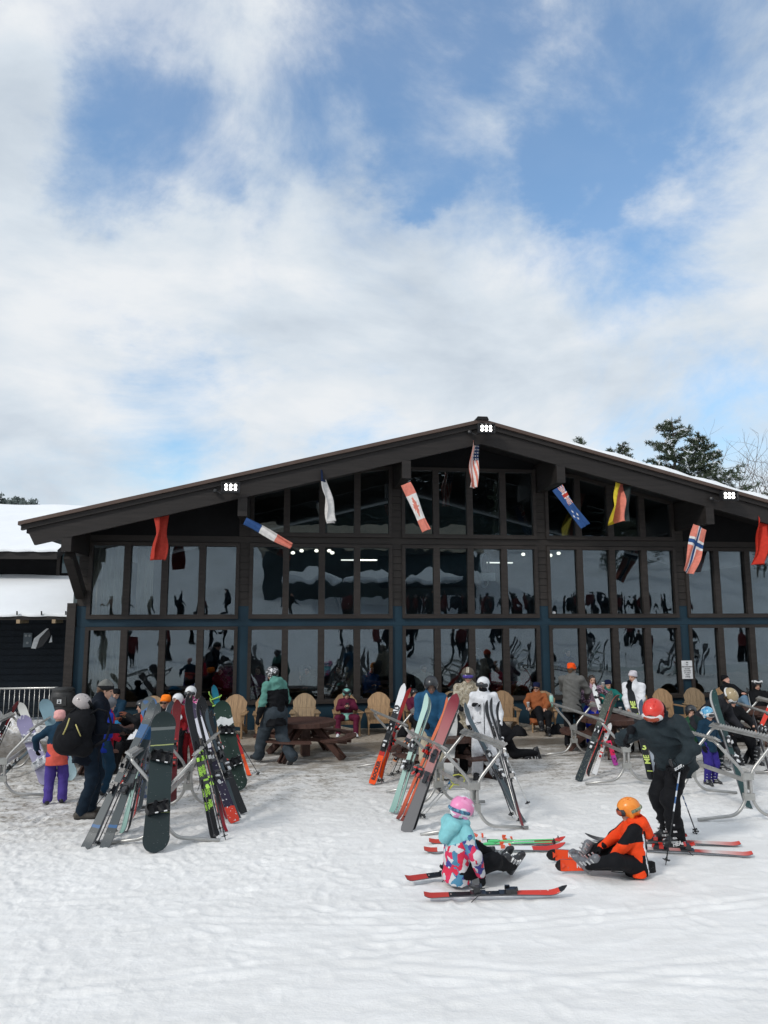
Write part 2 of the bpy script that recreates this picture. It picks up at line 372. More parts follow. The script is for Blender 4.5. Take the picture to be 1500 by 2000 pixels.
def make_ground():
    rows = 640
    ys = 2.4*(19.15/2.4)**np.linspace(0, 1, rows)
    ts = np.concatenate([np.linspace(-2.6, -.50, 60, endpoint=False), np.linspace(-.50, .82, 800, endpoint=False), np.linspace(.82, 2.8, 60)])
    Yg, Tg = np.meshgrid(ys, ts, indexing='ij'); Xg = Tg*(Yg+1.0)
    Z = hillz(Yg)+ground_detail(Xg, Yg)
    for (fx, fy, an, dp, ln) in _fp:
        i0, i1 = np.searchsorted(ys, [fy-.35, fy+.35]); tj = fx/(fy+1.0); dt = .4/(fy+1.0); j0, j1 = np.searchsorted(ts, [tj-dt, tj+dt])
        dx = Xg[i0:i1, j0:j1]-fx; dy = Yg[i0:i1, j0:j1]-fy; u = dx*math.cos(an)+dy*math.sin(an); v = -dx*math.sin(an)+dy*math.cos(an)
        q = (u/ln)**2+(v/.055)**2
        Z[i0:i1, j0:j1] += -dp*np.exp(-q**1.5)+dp*.45*np.exp(-(np.sqrt(q)-1.5)**2*6)
    for (x0, y0, a, dp, ln, cv) in _tr:
        for off in (0, .17):
            u = (Xg-x0)*math.cos(a)+(Yg-y0)*math.sin(a); v = -(Xg-x0)*math.sin(a)+(Yg-y0)*math.cos(a)-off-cv*u*u
            wgt = np.exp(-(u/ln)**4)
            Z += wgt*dp*(-np.exp(-(v/.035)**2)+.6*np.exp(-((np.abs(v)-.07)/.03)**2))
    for (cx, cy, r, hh) in ((-6.25, 17.3, .85, .62), (-7.7, 17.4, 1.1, .55), (-5.3, 17.3, .5, .22)):           # ploughed heaps by the barrier
        q = ((Xg-cx)/r)**2+((Yg-cy)/.75)**2
        Z += hh*np.exp(-q)*(1+.9*fbm(Xg*4, Yg*4, 4, .6))
    Z += .10*np.exp(-((Yg-18.95)/.12)**2)*np.clip(fbm(Xg*.9, Yg, 3)*4, 0, 1)
    V = np.stack([Xg, Yg, Z], -1).reshape(-1, 3); nc = len(ts)
    i = np.arange(rows-1)[:, None]*nc+np.arange(nc-1)[None, :]; i = i.ravel()
    Fq = np.stack([i, i+1, i+nc+1, i+nc], 1)
    o = mesh_obj('ground', V, Fq, SNOW, None, None, True); tag(o, kind='structure')
make_ground()
def sheet(name, xs, ys, zf, m):
    Xg, Yg = np.meshgrid(xs, ys); V = np.stack([Xg, Yg, zf(Xg, Yg)], -1).reshape(-1, 3); nc = len(xs); i = (np.arange(len(ys)-1)[:, None]*nc+np.arange(nc-1)[None, :]).ravel()
    o = mesh_obj(name, V, np.stack([i, i+1, i+nc+1, i+nc], 1), m, None, None, True); tag(o, kind='structure'); return o
SLOPE = mat('slope_snow', (.84, .86, .89), .7, 0, .10, .35, .4, 3, .3, 0, (1, .35, 1))
sheet('ski_slope', np.linspace(-240, 260, 150), np.concatenate([np.linspace(-260, -60, 30, endpoint=False), np.linspace(-60, 2.4, 120)]), lambda x, y: hillz(np.maximum(y, -62))-.02+(2.2*fbm(x*.03, y*.03, 3)+.35*fbm(x*.3, y*.5, 3))*np.clip((-4-y)/20, 0, 1), SLOPE)
sheet('snow_field', np.linspace(-1500, 1500, 60), np.linspace(2.5, 2400, 80), lambda x, y: -.08+0*x, SLOPE)
# ================================================================ the lodge
LX = [-4.985+3.885*k for k in range(6)]         # column centres
WY = 19.0; APX = 4.67; RT = 7.58; SL = .2526
def rtop(x): return RT-SL*abs(x-APX)
lodge = thing('ski_lodge', 'dark brown timber ski lodge with low gable roof, blue bands and tall reflecting windows', 'building', (APX, WY, 0))
def LP(mb, name, mats, smooth=False, parent=None):
    o = mb.build(name, mats, parent or lodge, smooth)
    if parent is None: o.location = (-APX, -WY, 0)
    return o
def glass_mat():
    m = bpy.data.materials.new('window_glass'); m.use_nodes = True; t = m.node_tree; N = t.nodes; L = t.links; N.clear()
    tr = N.new('ShaderNodeBsdfTransparent'); tr.inputs[0].default_value = (.80, .86, .88, 1)
    g = N.new('ShaderNodeBsdfGlossy'); g.inputs['Roughness'].default_value = .0; g.inputs[0].default_value = (.86, .95, 1.0, 1)
    lw = N.new('ShaderNodeFresnel'); lw.inputs[0].default_value = 1.5
    a = N.new('ShaderNodeMath'); a.operation = 'MULTIPLY_ADD'; L.new(lw.outputs[0], a.inputs[0]); a.inputs[1].default_value = 1.1; a.inputs[2].default_value = .04
    tcn = N.new('ShaderNodeTexCoord'); mp = N.new('ShaderNodeMapping'); mp.inputs['Scale'].default_value = (1.3, 1, .8); L.new(tcn.outputs['Object'], mp.inputs[0])
    n = N.new('ShaderNodeTexNoise'); n.inputs['Scale'].default_value = 1.5; n.inputs['Detail'].default_value = 1.2; L.new(mp.outputs[0], n.inputs[0])
    bp = N.new('ShaderNodeBump'); bp.inputs['Strength'].default_value = .20; bp.inputs['Distance'].default_value = .02; L.new(n.outputs['Fac'], bp.inputs['Height'])
    L.new(bp.outputs[0], g.inputs['Normal'])
    mx = N.new('ShaderNodeMixShader'); L.new(a.outputs[0], mx.inputs[0]); L.new(tr.outputs[0], mx.inputs[1]); L.new(g.outputs[0], mx.inputs[2])
    o = N.new('ShaderNodeOutputMaterial'); L.new(mx.outputs[0], o.inputs[0]); return m
GLASS = glass_mat()
PW, PG = .745, .160                             # pane width, mullion
def bayx(k): return LX[k]+.20
def window_unit(k, z0, z1, tops=None, first=0, n=4):
    """one framed group of four lights; tops gives the sloping head of each light edge"""
    fr = MB(); x0 = bayx(k); d0, d1 = WY-.05, WY+.12
    xs = [(x0+i*(PW+PG), x0+i*(PW+PG)+PW) for i in range(first, n)]
    tz = (lambda x: z1) if tops is None else tops
    fw = .085
    fr.box(((xs[0][0]+xs[-1][1])/2, (d0+d1)/2, z0-fw/2), (xs[-1][1]-xs[0][0]+2*fw, d1-d0+.04, fw))
    for i, (a, b) in enumerate(xs):
        for (p, q) in ((a-(fw if i == 0 else PG/2), a), (b, b+(fw if i == len(xs)-1 else PG/2))):
            fr.prism([(p, z0), (q, z0), (q, tz(q)), (p, tz(p))], d0, d1)
        pa = a-(fw if i == 0 else PG/2); pb = b+(fw if i == len(xs)-1 else PG/2)
        fr.prism([(pa, tz(pa)), (pb, tz(pb)), (pb, tz(pb)+fw), (pa, tz(pa)+fw)], d0, d1)
        fr.box(((a+b)/2, d0+.045, z0+.012), (b-a, .05, .024))
    o = LP(fr, 'window', BROWN)
    for (a, b) in xs:
        g = MB(); g.prism([(a-.01, z0-.01), (b+.01, z0-.01), (b+.01, tz(b)+.01), (a-.01, tz(a)+.01)], WY+.045, WY+.053)
        g.build('pane', GLASS, o)
    return o
ZL = (.71, 2.44); ZU = (2.80, 4.52); ZT = 4.87
for k in range(5):
    window_unit(k, *ZL); window_unit(k, *ZU)
slope_head = lambda x: min(6.60, rtop(x)-.36)
window_unit(1, ZT, 0, slope_head); window_unit(2, ZT, 0, lambda x: 6.58); window_unit(3, ZT, 0, slope_head)
# walls between the windows
wl_b, wl_s, wl_d = MB(), MB(), MB()
XE = LX[5]+.3
wl_b.box(((LX[0]+XE)/2, WY+.05, .27), (XE-LX[0]+.30, .10, .54+.16)); wl_b.box(((LX[0]+XE)/2, WY+.05, 2.62), (XE-LX[0]+.2, .10, .18))
wl_s.box(((LX[0]+XE)/2, WY+.05, 4.70), (XE-LX[0]+.2, .10, .16))
for k, x in enumerate(LX):
    xa = x-.16 if k else x-.12; xb = x+.115
    wl_b.box(((xa+xb)/2, WY+.05, 1.60), (xb-xa, .098, 1.85)); wl_b.box(((xa+xb)/2, WY+.05, 2.87), (xb-xa, .098, .32))
    z = 3.03; zt = 4.62
    while z < zt:                                # lap boards
        h_ = min(.178, zt-z); wl_s.add([(xa, WY-.012, z), (xb, WY-.012, z), (xb, WY+.006, z+h_), (xa, WY+.006, z+h_), (xa, WY+.09, z), (xb, WY+.09, z), (xb, WY+.09, z+h_), (xa, WY+.09, z+h_)],
             [(0, 1, 2, 3), (7, 6, 5, 4), (0, 4, 5, 1), (3, 2, 6, 7), (0, 3, 7, 4), (1, 5, 6, 2)]); z += .182
    if 1 <= k <= 4:
        z = 4.79; zt = min(6.7, rtop(x)-.3)
        while z < zt:
            h_ = min(.178, zt-z); wl_s.add([(xa, WY-.012, z), (xb, WY-.012, z), (xb, WY+.006, z+h_), (xa, WY+.006, z+h_), (xa, WY+.09, z), (xb, WY+.09, z), (xb, WY+.09, z+h_), (xa, WY+.09, z+h_)],
                 [(0, 1, 2, 3), (7, 6, 5, 4), (0, 4, 5, 1), (3, 2, 6, 7), (0, 3, 7, 4), (1, 5, 6, 2)]); z += .182
    # side jambs of the row
# corner post
cp = MB(); cp.box((LX[0]-.22, WY+.02, 1.55), (.20, .22, 3.1)); LP(cp, 'corner_post', BROWN)
# upper dark walls
def quad(mb, pts): mb.prism(pts, WY+.03, WY+.11)
for k in (0, 4):
    a, b = LX[k]+(.115 if k else -.12), LX[k+1]-.16
    if k == 0: quad(wl_d, [(LX[0]-.3, 4.60), (LX[1]-.16, 4.60), (LX[1]-.16, rtop(LX[1])-.3), (LX[0]-.3, rtop(LX[0]-.3)-.3)])
    else: quad(wl_d, [(LX[4]+.115, 4.60), (XE+.1, 4.60), (XE+.1, rtop(XE)-.3), (LX[4]+.115, rtop(LX[4])-.3)])
for k in (1, 3):
    a, b = LX[k]+.115, LX[k+1]-.16
    sh = lambda x: slope_head(x)+.085
    quad(wl_d, [(a, sh(a)), (a, rtop(a)-.25), (b, rtop(b)-.25), (b, sh(b))])
a, b = LX[2]+.115, LX[3]-.16
quad(wl_d, [(a, 6.66), (a, rtop(a)-.25), (APX, rtop(APX)-.25), (b, rtop(b)-.25), (b, 6.66)])
LP(wl_b, 'blue_wall', BLUE); LP(wl_s, 'lap_siding', SIDING); LP(wl_d, 'gable_wall', DARKW)
# interior shell: floors, back wall, side walls (dark, lit only by what comes through the glass and the lamps)
INT = mat('interior_wall', (.10, .13, .14), .8, 0, .2, 1); INTF = mat('interior_floor', (.09, .075, .06), .5, 0, .2, 2)
ib = MB(); x0, x1 = LX[0]-.15, XE+.2
ib.prism([(x0, 0), (x1, 0), (x1, rtop(x1)-.35), (APX, RT-.35), (x0, rtop(x0)-.35)], 27.0, 27.1); ib.box((x0-.05, 23.1, 2.3), (.1, 7.9, 4.6)); ib.box((x1+.05, 23.1, 2.2), (.1, 7.9, 4.4)); LP(ib, 'back_wall', INT)
fb = MB(); fb.box(((x0+x1)/2, 23.1, .02), (x1-x0, 7.75, .2)); fb.box(((x0+x1)/2, 23.1, 2.60), (x1-x0, 7.75, .12)); LP(fb, 'floor', INTF)
# roof
rf, cpm, fa = MB(), MB(), MB()
XL, XR = -6.02, 15.9
for (a, b) in ((XL, APX), (APX, XR)):
    f = lambda x, d: (x, rtop(x)-d)
    cpm.prism([f(a, 0), f(b, 0), f(b, .085), f(a, .085)], 17.34, 31)
    fa.prism([f(a+(.05 if a == XL else 0), .087), f(b, .087), f(b, .20), f(a+(.05 if a == XL else 0), .20)], 17.40, 17.52)
    fa.prism([f(a+(.16 if a == XL else 0), .202), f(b, .202), f(b, .60), f(a+(.34 if a == XL else 0), .60)], 17.46, 17.56)
    rf.prism([f(a+(.12 if a == XL else 0), .087), f(b, .087), f(b, .27), f(a+(.12 if a == XL else 0), .27)], 17.565, 31)
LP(cpm, 'roof_cap', CAPM); LP(rf, 'roof', SOFF); LP(fa, 'fascia', BROWN2)
rc = MB(); rc.prism([(APX-.16, RT-.03), (APX+.16, RT-.03), (APX+.12, RT+.05), (APX-.12, RT+.05)], 17.30, 31); LP(rc, 'ridge_cap', SOFF)
for k in range(6):                               # heavy beams carrying the overhang
    x = LX[k]; zb = rtop(x)-1.03; bm = MB()
    if k == 0: zb += .12
    bm.box((x, 18.35, (zb+rtop(x)-.28)/2), (.21, 1.76, rtop(x)-.28-zb)); bm.box((x, 17.445, (zb+rtop(x)-.62)/2), (.215, .05, rtop(x)-.62-zb+.02))
    LP(bm, 'beam', BROWN2)
for k in (0,):
    br = MB(); br.beam((LX[k]-.02, 17.75, rtop(LX[k])-.96), (LX[k]-.02, 18.93, 3.30), .20, .26); LP(br, 'brace', BROWN2)
for k in range(14):                              # rafter tails seen under the eaves
    pass
# snow lying on the far slope of the roof
sn = MB(); xs = np.linspace(APX+.9, XR, 60); yy = [17.42, 17.5, 17.8, 24, 31]
V = []; rrn = np.random.default_rng(5)
for i, x in enumerate(xs):
    th = min(1, i/12)*(.15+.03*math.sin(i*.9)+.02*rrn.random())
    for j, y in enumerate(yy): V.append((x, y+.03*math.sin(i*1.7)*(j == 0), rtop(x)+(.004 if j == 0 else th*(.8 if j == 1 else 1))))
nf = len(yy); sn.add(V, [(i*nf+j, (i+1)*nf+j, (i+1)*nf+j+1, i*nf+j+1) for i in range(len(xs)-1) for j in range(nf-1)])
o = LP(sn, 'roof_snow', WHITESNOW, True)
# floodlights on the fascia
LAMP = emat('lamp_glow', (1, .98, .92), 7); BLK = mat('black_plastic', (.018, .018, .02), .45, 0, .1, 20); MET = mat('aluminium', (.62, .61, .58), .38, .85, .10, 12, .1, 90)
for (px, py, txt) in ((451, 953, 'left eave'), (949, 838, 'peak'), (1423, 969, 'right eave')):
    p = at(px, py, 17.2)
    t = thing('floodlight', {'left eave': 'lit twin-row floodlight on the left fascia beside the beam end', 'peak': 'lit floodlight mounted at the roof peak', 'right eave': 'lit floodlight on the right fascia above the cross flag'}[txt], 'floodlight', p)
    h = MB(); h.box((0, .02, 0), (.40, .10, .22)); h.box((0, .12, .02), (.06, .16, .05))
    for zz in (-.115, .115): h.box((0, -.05, zz), (.42, .09, .015))
    for xx in (-.205, .205): h.box((xx, -.05, 0), (.015, .09, .23))
    h.build('housing', BLK, t)
    for j in range(6):
        h = MB(); h.lathe([(.033, -.006), (.033, .012)], (-.105+.105*(j % 3), -.045, -.032+.084*(j//3)), 12, 0, np.array([[1, 0, 0], [0, 0, 1], [0, -1, 0]])); h.build('lamp', LAMP, t)
    cb = MB(); cb.tube([(-.1, .15, -.05), (-.22, .12, -.12), (-.33, .16, -.06), (-.38, .20, -.05)], .012, 6); cb.lathe([(.055, -.03), (.06, 0), (.05, .04)], (-.36, .18, -.05), 10); cb.build('cable', BLK, t)
# lamps, duct and drapes seen through the glass
TUBE = emat('tube_glow', (1, .95, .85), 1.6); SPOT = emat('spot_glow', (1, .9, .75), 2.5)
for i, (px, py) in enumerate([(845, 1098), (893, 1097), (969, 1099), (812, 1094), (730, 1094), (700, 1094)]):
    p = at(px, py, 23.5); b_ = MB(); b_.box((0, 0, 0), (1.1, .09, .035)); tag(b_.build('tube_light', TUBE, None, False, p), 'white strip lamp hanging inside the upper floor, '+['first middle pane', 'second middle pane', 'third middle pane', 'left edge of middle bay', 'right end of second bay', 'second bay'][i], 'strip lamp', 'strip lamps inside the upper floor')
for i, (px, py) in enumerate([(572, 1080), (589, 1076), (618, 1076), (631, 1081), (643, 1076), (649, 1080), (1022, 1083), (1075, 1085), (1091, 1081)]):
    p = at(px, py, 22.0); b_ = MB(); b_.lathe([(.02, -.04), (.055, -.02), (.06, .02), (.03, .05)], (0, 0, 0), 10); tag(b_.build('spot_lamp', SPOT, None, True, p), 'round ceiling lamp glowing behind the upper glass, '+['leftmost of all', 'second from left', 'third from left', 'low one in the third pane', 'fifth from left', 'low one by the fifth', 'in the middle bay', 'left one beyond the middle bay', 'rightmost of all'][i], 'lamp', 'round lamps inside the upper floor')
dc = MB(); pd = at(928, 1112, 21.5)
dc.tube([pd+np.array((-2.6, 1.5, 0)), pd+np.array((.25, 0, 0))], .52, 24, 0, False); dc.tube([pd+np.array((.25, 0, 0)), pd+np.array((.32, -.04, 0))], [.56, .50], 24, 1, False)
tag(dc.build('air_duct', [mat('duct_dark', (.03, .05, .06), .5), mat('duct_rim', (.20, .26, .28), .4, .5)], None, True), 'fat round ventilation duct with open mouth inside the upper floor', 'duct')
ps = at(953, 1127, 21.8); b_ = MB(); b_.box((0, 0, 0), (.46, .02, .24)); tag(b_.build('poster', mat('poster_paper', (.55, .58, .58), .7, 0, .3, 30), None, False, ps), 'pale printed poster hanging inside behind the third middle pane', 'poster')
DRP = mat('drape_cloth', (.42, .36, .29), .85, 0, .15, 1.5, .2, 20, .2, 0, (1, 1, .1))
for (xa, xb, za, zb, lb) in ((-4.85, -3.95, 2.70, 4.5, 'tan drape hanging behind the upper left corner window'), (-3.8, -3.4, 2.70, 4.5, 'narrow tan drape behind second upper left pane'), (-4.85, -3.98, .5, 2.45, 'tan drape hanging behind the lower left corner window')):
    xs = np.linspace(xa, xb, 50); V = [(x, 19.42+.045*math.sin((x-xa)*42)+.02*math.sin(x*17), z) for x in xs for z in (za, zb)]
    o = mesh_obj('drape', V, [(2*i, 2*i+2, 2*i+3, 2*i+1) for i in range(49)], DRP, None, None, True)
    md = o.modifiers.new('thick', 'SOLIDIFY'); md.thickness = .006; tag(o, lb, 'drape')
# ================================================================ annex with snow roofs on the left
ann = thing('annex_building', 'dark navy side building with two snow-covered roofs left of the lodge', 'building', (-9, 22, 0))
def AP(mb, name, m, smooth=False):
    o = mb.build(name, m, ann, smooth); o.location = (9, -22, 0); return o
aw = MB(); aw.box((-12.5, 22.6, 1.4), (14.4, .2, 2.8))
for i in range(16): aw.box((-12.5, 22.49, .12+i*.175), (14.4, .03, .012))
AP(aw, 'wall', NAVY)
aw = MB(); aw.box((-12.5, 24.6, 4.0), (14.0, .2, 1.9)); AP(aw, 'upper_wall', DARKW)
def snowroof(name, y0, z0, y1, z1, xa, xb, th):
    s_ = MB(); xs = np.linspace(xa, xb, 90); V = []; q = np.random.default_rng(int(z0*10))
    for i, x in enumerate(xs):
        jig = .03*math.sin(i*1.3)+.02*q.random()
        for (t, k) in ((-.01, 0), (-.012, th*.7), (.02, th), (.3, th*1.02), (.65, th), (1, th)):
            V.append((x, y0+(y1-y0)*t+(jig if t < .1 else 0), z0+(z1-z0)*t+k+(.02*math.sin(i*.31+t*5) if t > .1 else jig*.4)))
    s_.add(V, [(i*6+j, (i+1)*6+j, (i+1)*6+j+1, i*6+j+1) for i in range(len(xs)-1) for j in range(5)]); AP(s_, name, WHITESNOW, True)
rfm = MB()
rfm.add([(-19.5, 21, 2.70), (-5.35, 21, 2.70), (-5.35, 24.6, 4.0), (-19.5, 24.6, 4.0), (-19.5, 21, 2.80), (-5.35, 21, 2.80), (-5.35, 24.6, 4.1), (-19.5, 24.6, 4.1)], [(0, 1, 5, 4), (0, 3, 2, 1), (1, 2, 6, 5), (4, 5, 6, 7)])
rfm.add([(-19.5, 23.6, 4.52), (-7.0, 23.6, 4.52), (-7.0, 32, 7.2), (-19.5, 32, 7.2), (-19.5, 23.6, 4.76), (-7.0, 23.6, 4.76), (-7.0, 32, 7.4), (-19.5, 32, 7.4)], [(0, 1, 5, 4), (0, 3, 2, 1), (1, 2, 6, 5), (4, 5, 6, 7)])
AP(rfm, 'roof', BROWN2)
snowroof('roof_snow', 21, 2.80, 24.45, 4.02, -19.5, -5.42, .07); snowroof('roof_snow', 23.6, 4.76, 32, 7.36, -19.5, -6.98, .07)
for i in range(9):
    b_ = MB(); b_.box((-6.2-.9*i, 21.3, 2.66), (.09, .7, .10)); AP(b_, 'rafter', mat('raw_wood', (.40, .29, .18), .7, 0, .2, 6))
for i in range(12):
    b_ = MB(); b_.tube([(-5.9-.62*i, 20.96, 2.83), (-5.9-.62*i, 20.94, 2.93)], .02, 6); AP(b_, 'snow_guard', BLK)
b_ = MB(); pw = at(131, 1100, 24.48); b_.box(tuple(pw), (.28, .04, .62)); AP(b_, 'window', mat('dim_glass', (.05, .09, .10), .08, 0, .05, 2, 0, 1, .8))
b_ = MB(); b_.box(tuple(pw+np.array((-.25, -.01, 0))), (.10, .06, .8)); AP(b_, 'window_frame', BROWN)
# small notice board on the annex wall, folded white and black panels by the door
p = at(54, 1250, 22.44); t = thing('notice', 'grey notice sheet with two round symbols on the navy annex wall', 'sign', p)
b_ = MB(); b_.box((0, 0, 0), (.23, .015, .40)); b_.build('sheet', mat('notice_grey', (.10, .13, .15), .6, 0, .1, 8), t)
for dx, dz in ((-.05, .12), (.05, .12), (0, -.08)):
    b_ = MB(); R = np.array([[1, 0, 0], [0, 0, 1], [0, -1, 0]]); b_.lathe([(.035, -.004), (.035, .004)], (dx, -.012, dz), 14, 0, R); b_.build('symbol', mat('notice_ink', (.30, .33, .34), .6), t)
P4 = [at(*q, 21.9) for q in ((61, 1266), (67, 1247), (92, 1227), (95, 1228), (78, 1246), (70, 1267))]
t = thing('folded_panel', 'white folded panel with black stripe beside the navy wall', 'awning', P4[0])
b_ = MB(); rel = [(p[0]-P4[0][0], p[2]-P4[0][2]) for p in P4]; b_.prism(rel, -.02, .02); b_.build('white_panel', mat('panel_white', (.75, .76, .76), .7), t)
rel = [(q[0]-P4[0][0], q[2]-P4[0][2]) for q in [at(*q, 21.9) for q in ((71, 1267), (79, 1246), (96, 1229), (99, 1240), (84, 1262))]]; b_ = MB(); b_.prism(rel, -.015, .025); b_.build('black_panel', BLK, t)
rel = [(q[0]-P4[0][0], q[2]-P4[0][2]) for q in [at(*q, 21.9) for q in ((96, 1255), (101, 1241), (102, 1254))]]; b_ = MB(); b_.prism(rel, -.02, .02); b_.build('white_panel', MATS['panel_white'], t)
# ================================================================ trees, hills
NEED = [mat('pine_needles', (.055, .075, .042), .7, 0, .35, 1.2, 0, 1, .3), mat('pine_snow', (.80, .83, .86), .7, 0, .05, 3)]
BARK = mat('bark', (.10, .085, .07), .85, 0, .25, 6, .4, 20)
def pine(loc, H, label, seed, wide=.24, dens=1.0, group='pines behind the lodge', snow=.10, bare=.25):
    q = np.random.default_rng(seed); t = thing('pine_tree', label, 'tree', loc, 0, group)
    tr = MB(); tr.tube([(0, 0, 0), (.08, .02, H*.4), (.02, .0, H*.75), (0, 0, H)], [H*.020, H*.014, H*.007, .015], 8); tr.build('trunk', BARK, t)
    V = []; Fc = []; mi = []; n = 0; br = MB()
    z = H*bare
    while z < H*.985:
        f_ = (H-z)/H; R0 = wide*H*(f_**.75)*(.9+.2*q.random())+.12
        for k in range(int(5+3*q.random())):
            a = q.uniform(0, 6.283); R = R0*q.uniform(.5, 1.12); up = q.uniform(.02, .28)*R; z0 = z+q.uniform(-.15, .15)
            tip = np.array([R*math.cos(a), R*math.sin(a), z0+up]); br.tube([(0, 0, z0), tip*np.array([.5, .5, 1])-np.array([0, 0, .05*R]), tip], [.035, .02, .006], 4, 0, False)
            m_ = int((6+R*11)*dens)
            for j in range(m_):
                s_ = (j+.6)/m_; s_ = .22+.78*s_; c = np.array([tip[0]*s_, tip[1]*s_, z0+up*s_*s_])+q.normal(0, .055+.11*R*.3*s_, 3)*np.array([1, 1, .55])
                L_ = q.uniform(.13, .27); is_s = q.random() < snow
                for b_ in range(5):
                    d = q.normal(0, 1, 3); d += np.array([math.cos(a), math.sin(a), .5])*1.0; d /= np.linalg.norm(d); sd_ = np.cross(d, q.normal(0, 1, 3)); sd_ /= np.linalg.norm(sd_); wd = .026 if not is_s else .04
                    cc_ = c+(np.array([0, 0, .035]) if is_s else 0)
                    V += [cc_-sd_*wd, cc_+sd_*wd, cc_+d*L_+sd_*wd*.4, cc_+d*L_-sd_*wd*.4]; Fc.append((n, n+1, n+2, n+3)); mi.append(1 if is_s else 0); n += 4
        z += max(.16, .035*H*(.5+.7*f_))
    br.build('limbs', BARK, t); mesh_obj('crown', np.array(V), np.array(Fc), NEED, mi, t, False)
def tree_at(px, pytop, Y, zb=0): p = at(px, pytop, Y); return (p[0], p[1], zb), p[2]-zb
l_, h_ = tree_at(1312, 814, 44); pine(l_, h_, 'tall snow-dusted pine, highest above the right roof slope', 11, .44, 1.5, bare=.55, snow=.16)
l_, h_ = tree_at(1362, 846, 45); pine(l_, h_, 'broad snow-dusted pine leaning out right of the highest one', 12, .50, 1.5, bare=.5, snow=.16)
l_, h_ = tree_at(1215, 862, 52); pine(l_, h_, 'pine top just clearing the roof left of the tall pair', 13, .26, .8, bare=.75)
l_, h_ = tree_at(1190, 876, 52); pine(l_, h_, 'small pine tip beside another low one over the roof', 16, .2, .7, bare=.8)
l_, h_ = tree_at(1130, 852, 55); pine(l_, h_, 'lone small pine tip nearest the roof peak', 14, .16, .7, bare=.8)
def bare_tree(loc, H, label, seed):
    q = np.random.default_rng(seed); t = thing('bare_tree', label, 'tree', loc, 0, 'leafless trees behind the lodge'); m = MB(); tw = MB()
    def grow(p, d, L, r, lv):
        pts = [p]
        for i in range(3): d = d+q.normal(0, .12, 3); d /= np.linalg.norm(d); pts.append(pts[-1]+d*L/3)
        (m if lv < 2 else tw).tube(pts, [r, r*.8, r*.7, r*.5], 5 if lv < 3 else 3, 0, False)
        if lv >= 5: return
        for k in range(3 if lv else 5):
            dd = d+q.normal(0, .55, 3)+np.array([0, 0, .15]); dd /= np.linalg.norm(dd); grow(pts[-1-(k % 2)], dd, L*q.uniform(.55, .8), r*.55, lv+1)
    grow(np.zeros(3), np.array([0, 0, 1.]), H*.42, H*.013, 0); m.build('trunk', BARK, t); tw.build('crown', mat('twig', (.16, .14, .13), .8), t)
l_, h_ = tree_at(1478, 897, 48); bare_tree(l_, h_, 'leafless grey tree at the right edge above the roof', 4)
l_, h_ = tree_at(1545, 860, 50); bare_tree(l_, h_*1.05, 'leafless grey tree mostly outside the right edge', 8)
l_, h_ = tree_at(1520, 880, 46); pine(l_, h_, 'dark pine cut by the right edge of the picture', 15, .2, .8, bare=.75)
# distant wooded hill on the left, colours paled to paint in haze
q = np.random.default_rng(2); V = []; Fc = []; n = 0
hx = np.linspace(-170, -40, 260)
def hz(x): return max(-1, 33.0-.10*max(0, x+69.5)**2) if x > -72 else 33.0-.02*(x+72)
pr = MB(); pr.prism([(-175, -2)]+[(x, hz(x)) for x in np.linspace(-175, -30, 40)]+[(-30, -2)], 200, 330); tag(pr.build('hill', mat('hill_ground', (.30, .32, .33), .8, 0, .3, .05), None), kind='structure')
for i in range(1500):
    x = q.uniform(-172, -42); y = q.uniform(197, 206); z = hz(x)-q.uniform(0, 9); H = q.uniform(1.2, 2.6); w_ = H*q.uniform(.2, .32)
    for k in range(9):
        c = np.array([x, y, z+H*(k/9)])+q.normal(0, .2, 3); r_ = w_*(1-k/9)+.2
        for j in range(3):
            d = q.normal(0, 1, 3)*r_; e_ = q.normal(0, 1, 3)*r_; V += [c+d, c+e_, c-d*.6]; Fc.append((n, n+1, n+2)); n += 3
tag(mesh_obj('hill_woods', np.array(V), np.array(Fc), mat('far_trees', (.14, .17, .16), .9, 0, .3, .4)), 'thin grey-green wood along the far hilltop at left edge', 'woods', None, 'stuff')
# lift station behind the photographer: dark shed, ribbed roof and white canopies (mirrored in the glass)
st = thing('lift_station', 'dark lift shed with tan ribbed roof behind the photographer, mirrored in the upper windows', 'building', (6.5, -24, 0)); z0 = float(hillz(-22))
m = MB(); m.box((0, 0, z0+1.6), (17, 6, 4.2)); m.build('wall', mat('shed_wall', (.010, .020, .026), .7, 0, .3, .5), st)
m = MB(); m.prism([(-3.6, z0+3.6), (3.6, z0+3.6), (0, z0+6.0)], -9, 9, 0); o = m.build('roof', mat('shed_roof', (.34, .29, .22), .6, 0, .3, 2, 0, 1, .3, 0, (1, 6, 1)), st); o.rotation_euler = (0, 0, math.pi/2)
for k in range(3):
    c = thing('canopy', 'white peaked canopy before the lift shed, '+['left one', 'middle one', 'right one'][k]+' mirrored in the glass', 'canopy', (1.6+4.6*k, -17.5, float(hillz(-17.5)))); m = MB(); m.add([(-2.1, -1.6, 2.3), (2.1, -1.6, 2.3), (2.1, 1.6, 2.3), (-2.1, 1.6, 2.3), (0, 0, 3.1), (-2.1, -1.6, 2.05), (2.1, -1.6, 2.05), (2.1, 1.6, 2.05), (-2.1, 1.6, 2.05)], [(0, 1, 4), (1, 2, 4), (2, 3, 4), (3, 0, 4), (0, 5, 6, 1), (1, 6, 7, 2), (2, 7, 8, 3), (3, 8, 5, 0)]); m.build('cloth', WHITESNOW, c)
    for sx in (-2, 2):
        for sy in (-1.5, 1.5): m = MB(); m.tube([(sx, sy, 0), (sx, sy, 2.2)], .03, 6); m.build('pole', BLK, c)
